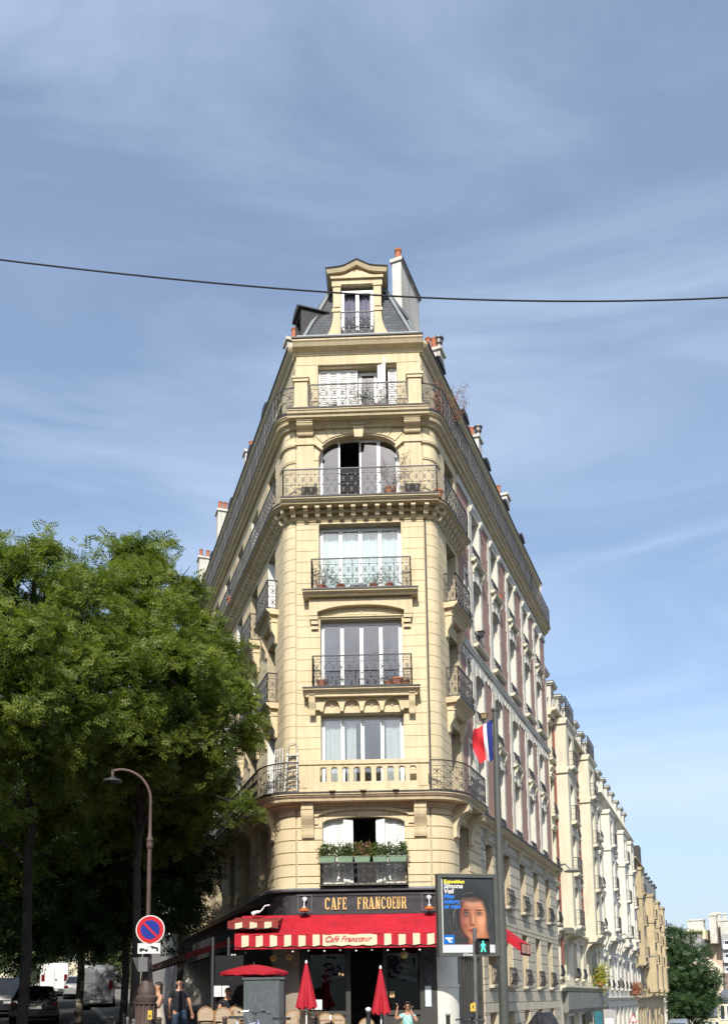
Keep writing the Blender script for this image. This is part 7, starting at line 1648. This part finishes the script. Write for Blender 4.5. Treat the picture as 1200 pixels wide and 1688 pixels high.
# man in black shirt walking away
g = G(296, 1680, 23.6); SC_ = 1.0
J = dict(pel=(0, 0, .95), waist=(0, .01, 1.08), chest=(0, .01, 1.30), neck0=(0, .02, 1.47), neck=(0, .0, 1.54), chin=(0, -.02, 1.61), head=(0, -.01, 1.68), crown=(0, .0, 1.74), shL=(-.19, .01, 1.42), elL=(-.27, .03, 1.16), wrL=(-.30, -.06, .93), shR=(.19, .01, 1.42), elR=(.26, .04, 1.16), wrR=(.27, -.04, .93), hipL=(-.10, 0, .90), knL=(-.11, -.02, .50), anL=(-.11, .10, .10), hipR=(.10, 0, .90), knR=(.11, -.08, .50), anR=(.12, -.10, .09))
BT_ = mat('black_tshirt', (.012, .014, .018), .85, .1); JN = mat('blue_shorts', (.035, .06, .11), .85, .15, 10)
def tee(J, m_, slv=.55, r=1.0):
    V_ = [((0, 0, J['pel'][2]+.04), (.175*r, .135*r)), ((0, .01, J['waist'][2]+.04), (.165*r, .13*r)), (J['chest'], (.185*r, .135*r)), ((J['neck0'][0], J['neck0'][1], J['neck0'][2]-.03), (.10, .08))]; E_ = [(0, 1), (1, 2), (2, 3)]
    V_[0] = ((J['pel'][0], J['pel'][1], J['pel'][2]-.06), (.20*r, .17*r)); V_[1] = ((J['waist'][0], J['waist'][1], J['waist'][2]+.04), (.165*r, .13*r))
    for k in 'LR':
        a = len(V_); sh = Vector(J['sh'+k]); el = Vector(J['el'+k]); V_ += [(tuple(sh), .076), (tuple(sh.lerp(el, slv)), .068)]; E_ += [(3, a), (a, a+1)]
    return ('shirt', V_, E_, m_)
def shorts(J, m_, ln=.85):
    V_ = [((J['pel'][0], J['pel'][1], J['pel'][2]+.02), (.165, .13)), ((J['pel'][0], J['pel'][1], J['pel'][2]+.12), (.15, .12))]; E_ = [(0, 1)]
    for k in 'LR':
        a = len(V_); hp = Vector(J['hip'+k]); kn = Vector(J['kn'+k]); V_ += [(tuple(hp), .115), (tuple(hp.lerp(kn, ln)), .095)]; E_ += [(0, a), (a, a+1)]
    return ('shorts', V_, E_, m_)
person(g, pi, 'bald man in black T-shirt and blue shorts walking away up the terrace', J, [tee(J, BT_), shorts(J, JN)])
# woman in beige dress beside the lamp post
g = G(261, 1680, 23.0)
J2 = dict(J); J2.update(elL=(-.20, -.06, 1.18), wrL=(-.06, -.22, 1.20), elR=(.20, -.06, 1.18), wrR=(.04, -.24, 1.16), hdL=(.6, -.3, .3), hdR=(-.6, -.3, .3), knR=(.1, -.02, .5), anR=(.1, 0, .09), anL=(-.1, 0, .09), shL=(-.165, .01, 1.40), shR=(.165, .01, 1.40))
J2 = {k: (v if not isinstance(v, tuple) or k.startswith('hd') else (v[0]*.93, v[1]*.93, v[2]*.95)) for k, v in J2.items()}
DR = mat('beige_dress', (.55, .46, .36), .85, .1, 8)
dress = ('dress', [((0, 0, 1.30), (.19, .14)), ((0, 0, 1.0), (.17, .145)), ((0, 0, .85), (.22, .19)), ((0, 0, .40), (.27, .25))], [(0, 1), (1, 2), (2, 3)], DR)
def long_hair(f, h, root):
    hair_cap(HAIRB)(f, h, root); k = MB(f); k.grid(lambda u, v: (h.x+.10*cos(pi*u), h.y+.02+.09*sin(pi*u)+.0, h.z+.04-.30*v), 12, 6); k.build('long_hair', HAIRB, root, smooth=True)
person(g, radians(-60), 'woman in beige dress with dark hair standing behind the street lamp', J2, [dress], long_hair)
# woman in sunglasses at the terrace
g = G(672, 1680, 25.0); g.z += .13
J3 = dict(pel=(0, .05, .55), waist=(0, .06, .68), chest=(0, .05, .90), neck0=(0, .05, 1.06), neck=(0, .03, 1.12), chin=(0, .0, 1.19), head=(0, .0, 1.26), crown=(0, .01, 1.32), shL=(-.17, .05, 1.0), elL=(-.33, -.10, .92), wrL=(-.29, -.15, 1.18), shR=(.17, .05, 1.0), elR=(.24, -.12, .86), wrR=(.10, -.12, 1.10), hipL=(-.10, .0, .52), knL=(-.12, -.42, .50), anL=(-.12, -.42, .08), hipR=(.10, .0, .52), knR=(.12, -.42, .50), anR=(.12, -.42, .08), hdL=(.25, 0, 1), hdR=(-.1, .1, 1), huL=(1, 0, 0), huR=(-1, 0, 0), curl=.8)
CYAN = mat('floral_top', (.62, .78, .74), .85, .1, 18, col2=(.10, .42, .40))
pw_ = person(g, 0, 'woman in sunglasses and aqua floral top waving at the terrace', J3, [tee(J3, CYAN, .4, .92), shorts(J3, SIGNW, .6)], hair_cap(HAIRB, r=.098))
f = Matrix.Translation(g); k = MB(f)
for s in (-1, 1): k.prism([(s*.012, 1.285), (s*.066, 1.29), (s*.070, 1.262), (s*.05, 1.245), (s*.020, 1.25)], 1, -.103, -.095)
k.box(-.015, .015, -.10, -.094, 1.275, 1.282); [k.bar((s*.068, -.098, 1.28), (s*.084, .01, 1.275), .006) for s in (-1, 1)]; k.build('sunglasses', BKP, pw_)
ph_ = MB(frame(g+Vector((.10, -.11, 1.19)), (1, .3, 0))); ph_.box(-.012, .012, -.035, .035, -.03, .11); ph_.build('mobile_phone', BKP, None, label='dark mobile phone held to the ear of the seated woman', category='phone')
# seated guest in the shade
g = G(436, 1680, 27.0) if False else G(376, 1680, 25.6); g = G(375.5, 1680, 25.3); g.z += .13
J4 = dict(J3); J4.update(elL=(-.24, -.12, .80), wrL=(-.12, -.30, .78), elR=(.24, -.12, .80), wrR=(.12, -.30, .78), hdL=(.2, -1, 0), hdR=(-.2, -1, 0), huL=(0, 0, 1), huR=(0, 0, 1))
person(g, radians(10), 'grey haired guest in dark top sitting in shade left of the cabinet', J4, [tee(J4, BT_), shorts(J4, JN, 1.0)], hair_cap(mat('grey_hair', (.25, .23, .21), .6, .1)))
# ================================================================ THINGS ON THE BALCONIES
def P_at(u, off, z, path=PA): return path.pt(u, off, z)
for i, (u, r, h, hh, lab, lc) in enumerate(((-1.20, .13, .20, .55, 'terracotta pot with tall yellowish shrub, leftmost on the upper plain balcony', LEAFM), (-.62, .14, .20, .30, 'terracotta pot second from left on the upper plain balcony', LEAFM), (.42, .13, .20, .45, 'terracotta pot with leafy plant right of centre on the upper plain balcony', LEAFM), (.92, .13, .2, .5, 'terracotta pot with bushy plant at the right on the upper plain balcony', LEAFM))):
    flowerpot(P_at(u, .22, 14.315), r, h, label=lab, group='pots on the upper plain balcony', seed=i, hh=hh, leafc=lc, nleaf=160, spread=1.5)
flowerpot(P_at(-1.15, .2, 14.32), .10, .15, label='small pot with a slender yellow flowering stem on the upper plain balcony', seed=9, hh=1.15, leafc=foliage_mat('yellow_leaf', (.30, .32, .04), (.5, .45, .08)), nleaf=120, group='pots on the upper plain balcony')
MB(PA.fr(0, .22, 14.32)).box(-.32, .22, -.09, .09, 0, .17).build('planter', DKG, None, label='dark rectangular trough between the pots of the upper plain balcony', category='planter')
for i, (u, r, h, lab) in enumerate(((-1.22, .15, .26, 'round terracotta pot alone at the left of the lower plain balcony'), (.86, .13, .20, 'terracotta pot, first of three at the right of the lower plain balcony'), (1.10, .20, .27, 'large round terracotta pot, middle of three at the right of the lower plain balcony'), (1.38, .12, .2, 'small terracotta pot at the right end of the lower plain balcony'))):
    flowerpot(P_at(u, .22, 11.14), r, h, label=lab, group='pots on the lower plain balcony', seed=20+i, hh=.04, nleaf=30)
flowerpot(P_at(.98, .30, 17.35), .19, .33, label='big square terracotta pot with a pinkish standard tree before the arched window', seed=31, hh=1.5, leafc=LEAFP, nleaf=500, spread=1.6)
flowerpot(P_at(2.32, .35, 17.35), .16, .24, label='dark red pot at the right corner of the arched window balcony', seed=32, hh=.0)
flowerpot(P_at(.25, .22, 20.42), .14, .2, label='pot with dark green bush in the middle of the top balcony', seed=33, hh=.5, nleaf=260, spread=1.9, leafc=LEAFD)
flowerpot(P_at(.62, .22, 20.42), .14, .2, label='pot with broad leaved plant at the right of the top balcony', seed=34, hh=.45, nleaf=240, spread=1.8)
flowerpot(P_at(-.75, .3, 20.42), .12, .14, label='low dark trough-like pot at the left of the top balcony', seed=35, hh=.05)
for i, t in enumerate((1.0, 1.7)):
    flowerpot(PA.pt(S(t), .08, 20.42), .17, .3, label=('rust coloured shrub' if i == 0 else 'tall pinkish shrub')+' above the railing on the right side of the top balcony', seed=40+i, hh=1.7+.5*i, leafc=LEAFR if i == 0 else LEAFP, nleaf=1300, spread=1.6)
flowerpot(PA.pt(S(7.5, -1), .25, 17.35), .2, .3, label='tall loose plant on the left side of the long corbelled balcony', seed=45, hh=1.5, nleaf=260, spread=1.5)
# green window boxes
GB = mat('green_trough', (.22, .33, .22), .6, .08, 4)
for i, (a, b_) in enumerate(((-1.30, -.85), (-.78, -.32), (-.27, .20), (.28, .73), (.77, 1.28))):
    f = PB.fr(0, .30, 0); root = empty('window_box', PB.pt((a+b_)/2, .35, 5.66), ['green window box with white flowers, leftmost under the shutters', 'green window box, second from left under the shutters', 'green window box with russet leaves in the middle', 'green window box, second from right under the shutters', 'green window box, rightmost under the shutters'][i], 'window box', 'green window boxes')
    MB(f).prism([(-.10, .18), (.10, .18), (.07, 0), (-.07, 0)], 0, a, b_) if False else None
    k = MB(f); k.hexa([(a+.02, -.08, 5.66), (b_-.02, -.08, 5.66), (b_-.02, .08, 5.66), (a+.02, .08, 5.66)], [(a, -.12, 5.84), (b_, -.12, 5.84), (b_, .12, 5.84), (a, .12, 5.84)]); k.box(a-.01, b_+.01, -.13, .13, 5.841, 5.86); k.build('trough', GB, root)
    rnd = random.Random(i+50); L1 = MB(f); L2 = MB(f); st = MB(f)
    for j in range(44):
        x = rnd.uniform(a, b_); y = rnd.uniform(-.1, .1); h = rnd.uniform(.18, .46); st.tube([(x, y, 5.85), (x+rnd.gauss(0, .03), y, 5.85+h)], .005, 3, False)
        for q in range(18): z = 5.87+h*rnd.random(); leaf(L2 if (i == 2 and rnd.random() < .35) or rnd.random() < .02 else L1, Vector((x+rnd.gauss(0, .05), y+rnd.gauss(0, .04), z)), rnd.uniform(.05, .09), rnd)
    st.build('stem', BARK, root); L1.build('foliage', LEAFM, root); L2.build('russet_foliage', LEAFR, root)
    if i == 0 or i == 4:
        k = MB(f)
        for j in range(40): leaf(k, Vector((rnd.uniform(a+.05, b_), rnd.uniform(-.15, 0), rnd.uniform(5.85, 6.0))), .05, rnd)
        k.build('flowers', WHITE, root)
mb = MB(); rail_run(mb, lambda q: PB.pt(-1.28+q, .40), 2.58, 4.98, .70, cell=.36, detail=1); 
for e_ in (-1.28, 1.30): rail_run(mb, lambda q, e_=e_: PB.pt(e_, .40-q), .38, 4.98, .70, detail=1)
mb.build('railing', IRON, CB); MB(PB.fr(0, .2, 0)).box(-1.32, 1.34, -.24, .18, 4.975, 5.0).build('balcony_grate', IRON, CB)
# aluminium step ladder and folding frames on the first floor balcony, left
fr = PB.fr(-2.15, .30, 7.81); lad = empty('step_ladder', PB.pt(-2.15, .30, 7.81), 'aluminium step ladder standing on the first floor balcony behind the left railing', 'ladder'); AL = mat('aluminium', (.55, .56, .57), .35, .08, metal=.6)
k = MB(fr)
for s in (-1, 1): k.bar((s*.20, 0, 0), (s*.15, .25, 1.35), .035); k.bar((s*.2, .55, 0), (s*.15, .28, 1.35), .025)
k.tube([(-.15, .25, 1.35), (-.14, .25, 1.62), (-.08, .25, 1.68), (.08, .25, 1.68), (.14, .25, 1.62), (.15, .25, 1.35)], .014, 6); k.build('frame', AL, lad)
for i in range(5): k = MB(fr); z = .22+i*.26; k.box(-.18, .18, z*.18-.04, z*.18+.06, z, z+.03); k.build('step', AL, lad)
fr = PB.fr(-2.52, .30, 7.81); fd = empty('folded_airer', PB.pt(-2.52, .3, 7.81), 'white folded clothes airer leaning beside the step ladder', 'clothes airer'); k = MB(fr)
for x in (-.16, -.05, .06, .17): k.tube([(x, .05, 0), (x, .12, 1.5)], .011, 5)
for z in (.1, .5, .9, 1.3, 1.5): k.bar((-.17, .08+z*.03, z), (.18, .08+z*.03, z), .014)
k.build('frame', WHITE, fd)
# folding slatted chairs on the arched window balcony
for u, lab in ((-1.6, 'dark slatted folding chair at the left of the arched window balcony'), (1.7, 'dark slatted folding chair at the right of the arched window balcony')):
    c = empty('folding_chair', P_at(u, .2, 17.345), lab, 'chair', 'folding chairs on the arched window balcony'); f = PA.fr(u, .2, 17.345)
    for i in range(4): MB(f).box(-.22, .22, .14, .155, .50+i*.07, .54+i*.07).build('slat', mat('dark_wood', (.08, .06, .05), .6, .1), c)
    k = MB(f)
    for s in (-1, 1): k.bar((s*.23, .17, .78), (s*.23, -.15, 0), .02); k.bar((s*.23, -.15, .43), (s*.23, .17, 0), .02)
    k.build('leg', MATS['dark_wood'], c); MB(f).box(-.22, .22, -.2, .15, .42, .44).build('seat', MATS['dark_wood'], c)
# lamp on the ledge of the brick wing and birdhouse-like planter
for t, z, m_, lab in ((4.6, 14.25, DKG, 'black boxy floodlight on a short post at a brick wing window'), (4.75, 10.0+1.2, mat('wood_box', (.35, .25, .13), .7, .15), 'small wooden box lantern on a lower window ledge of the brick wing')):
    c = empty('ledge_lantern', PA.pt(S(t), .2, z), lab, 'lantern'); f = PA.fr(S(t), .16, z); k = MB(f); k.bar((0, 0, 0), (0, 0, .42), .07); k.build('post', DKG, c); k = MB(f); k.hexa([(-.08, -.08, .42), (.08, -.08, .42), (.08, .08, .42), (-.08, .08, .42)], [(-.11, -.11, .60), (.11, -.11, .60), (.11, .11, .60), (-.11, .11, .60)]); k.box(-.13, .13, -.13, .13, .601, .63); k.build('lantern_head', m_, c)
flowerpot(PA.pt(S(7.9), .16, 17.5), .12, .18, label='pot of red flowers on a high window ledge of the brick wing', seed=60, hh=.35, leafc=LEAFR)
# shrub on the shop ledge of the cream building, geraniums on the white one
for t, z, sc_, lc, lab in ((30.5, 2.3, 1.1, foliage_mat('lime_leaf', (.28, .30, .04), (.42, .38, .08)), 'yellow green shrub trailing above the shop at the second oriel'), (51.5, 1.8, .8, LEAFR, 'red geraniums on the low balcony of the white building')):
    root = empty('balcony_shrub', PA.pt(S(t), .4, z), lab, 'shrub'); f = PA.fr(S(t), .45, z); k = MB(f); rnd = random.Random(70)
    for i in range(700): a = Vector((rnd.gauss(0, .45), rnd.gauss(0, .22), .5+rnd.gauss(0, .38)))*sc_; leaf(k, a, .16, rnd)
    k.build('foliage', lc, root); MB(f).box(-.5, .5, -.15, .15, 0, .25).build('trough', TERRA, root)
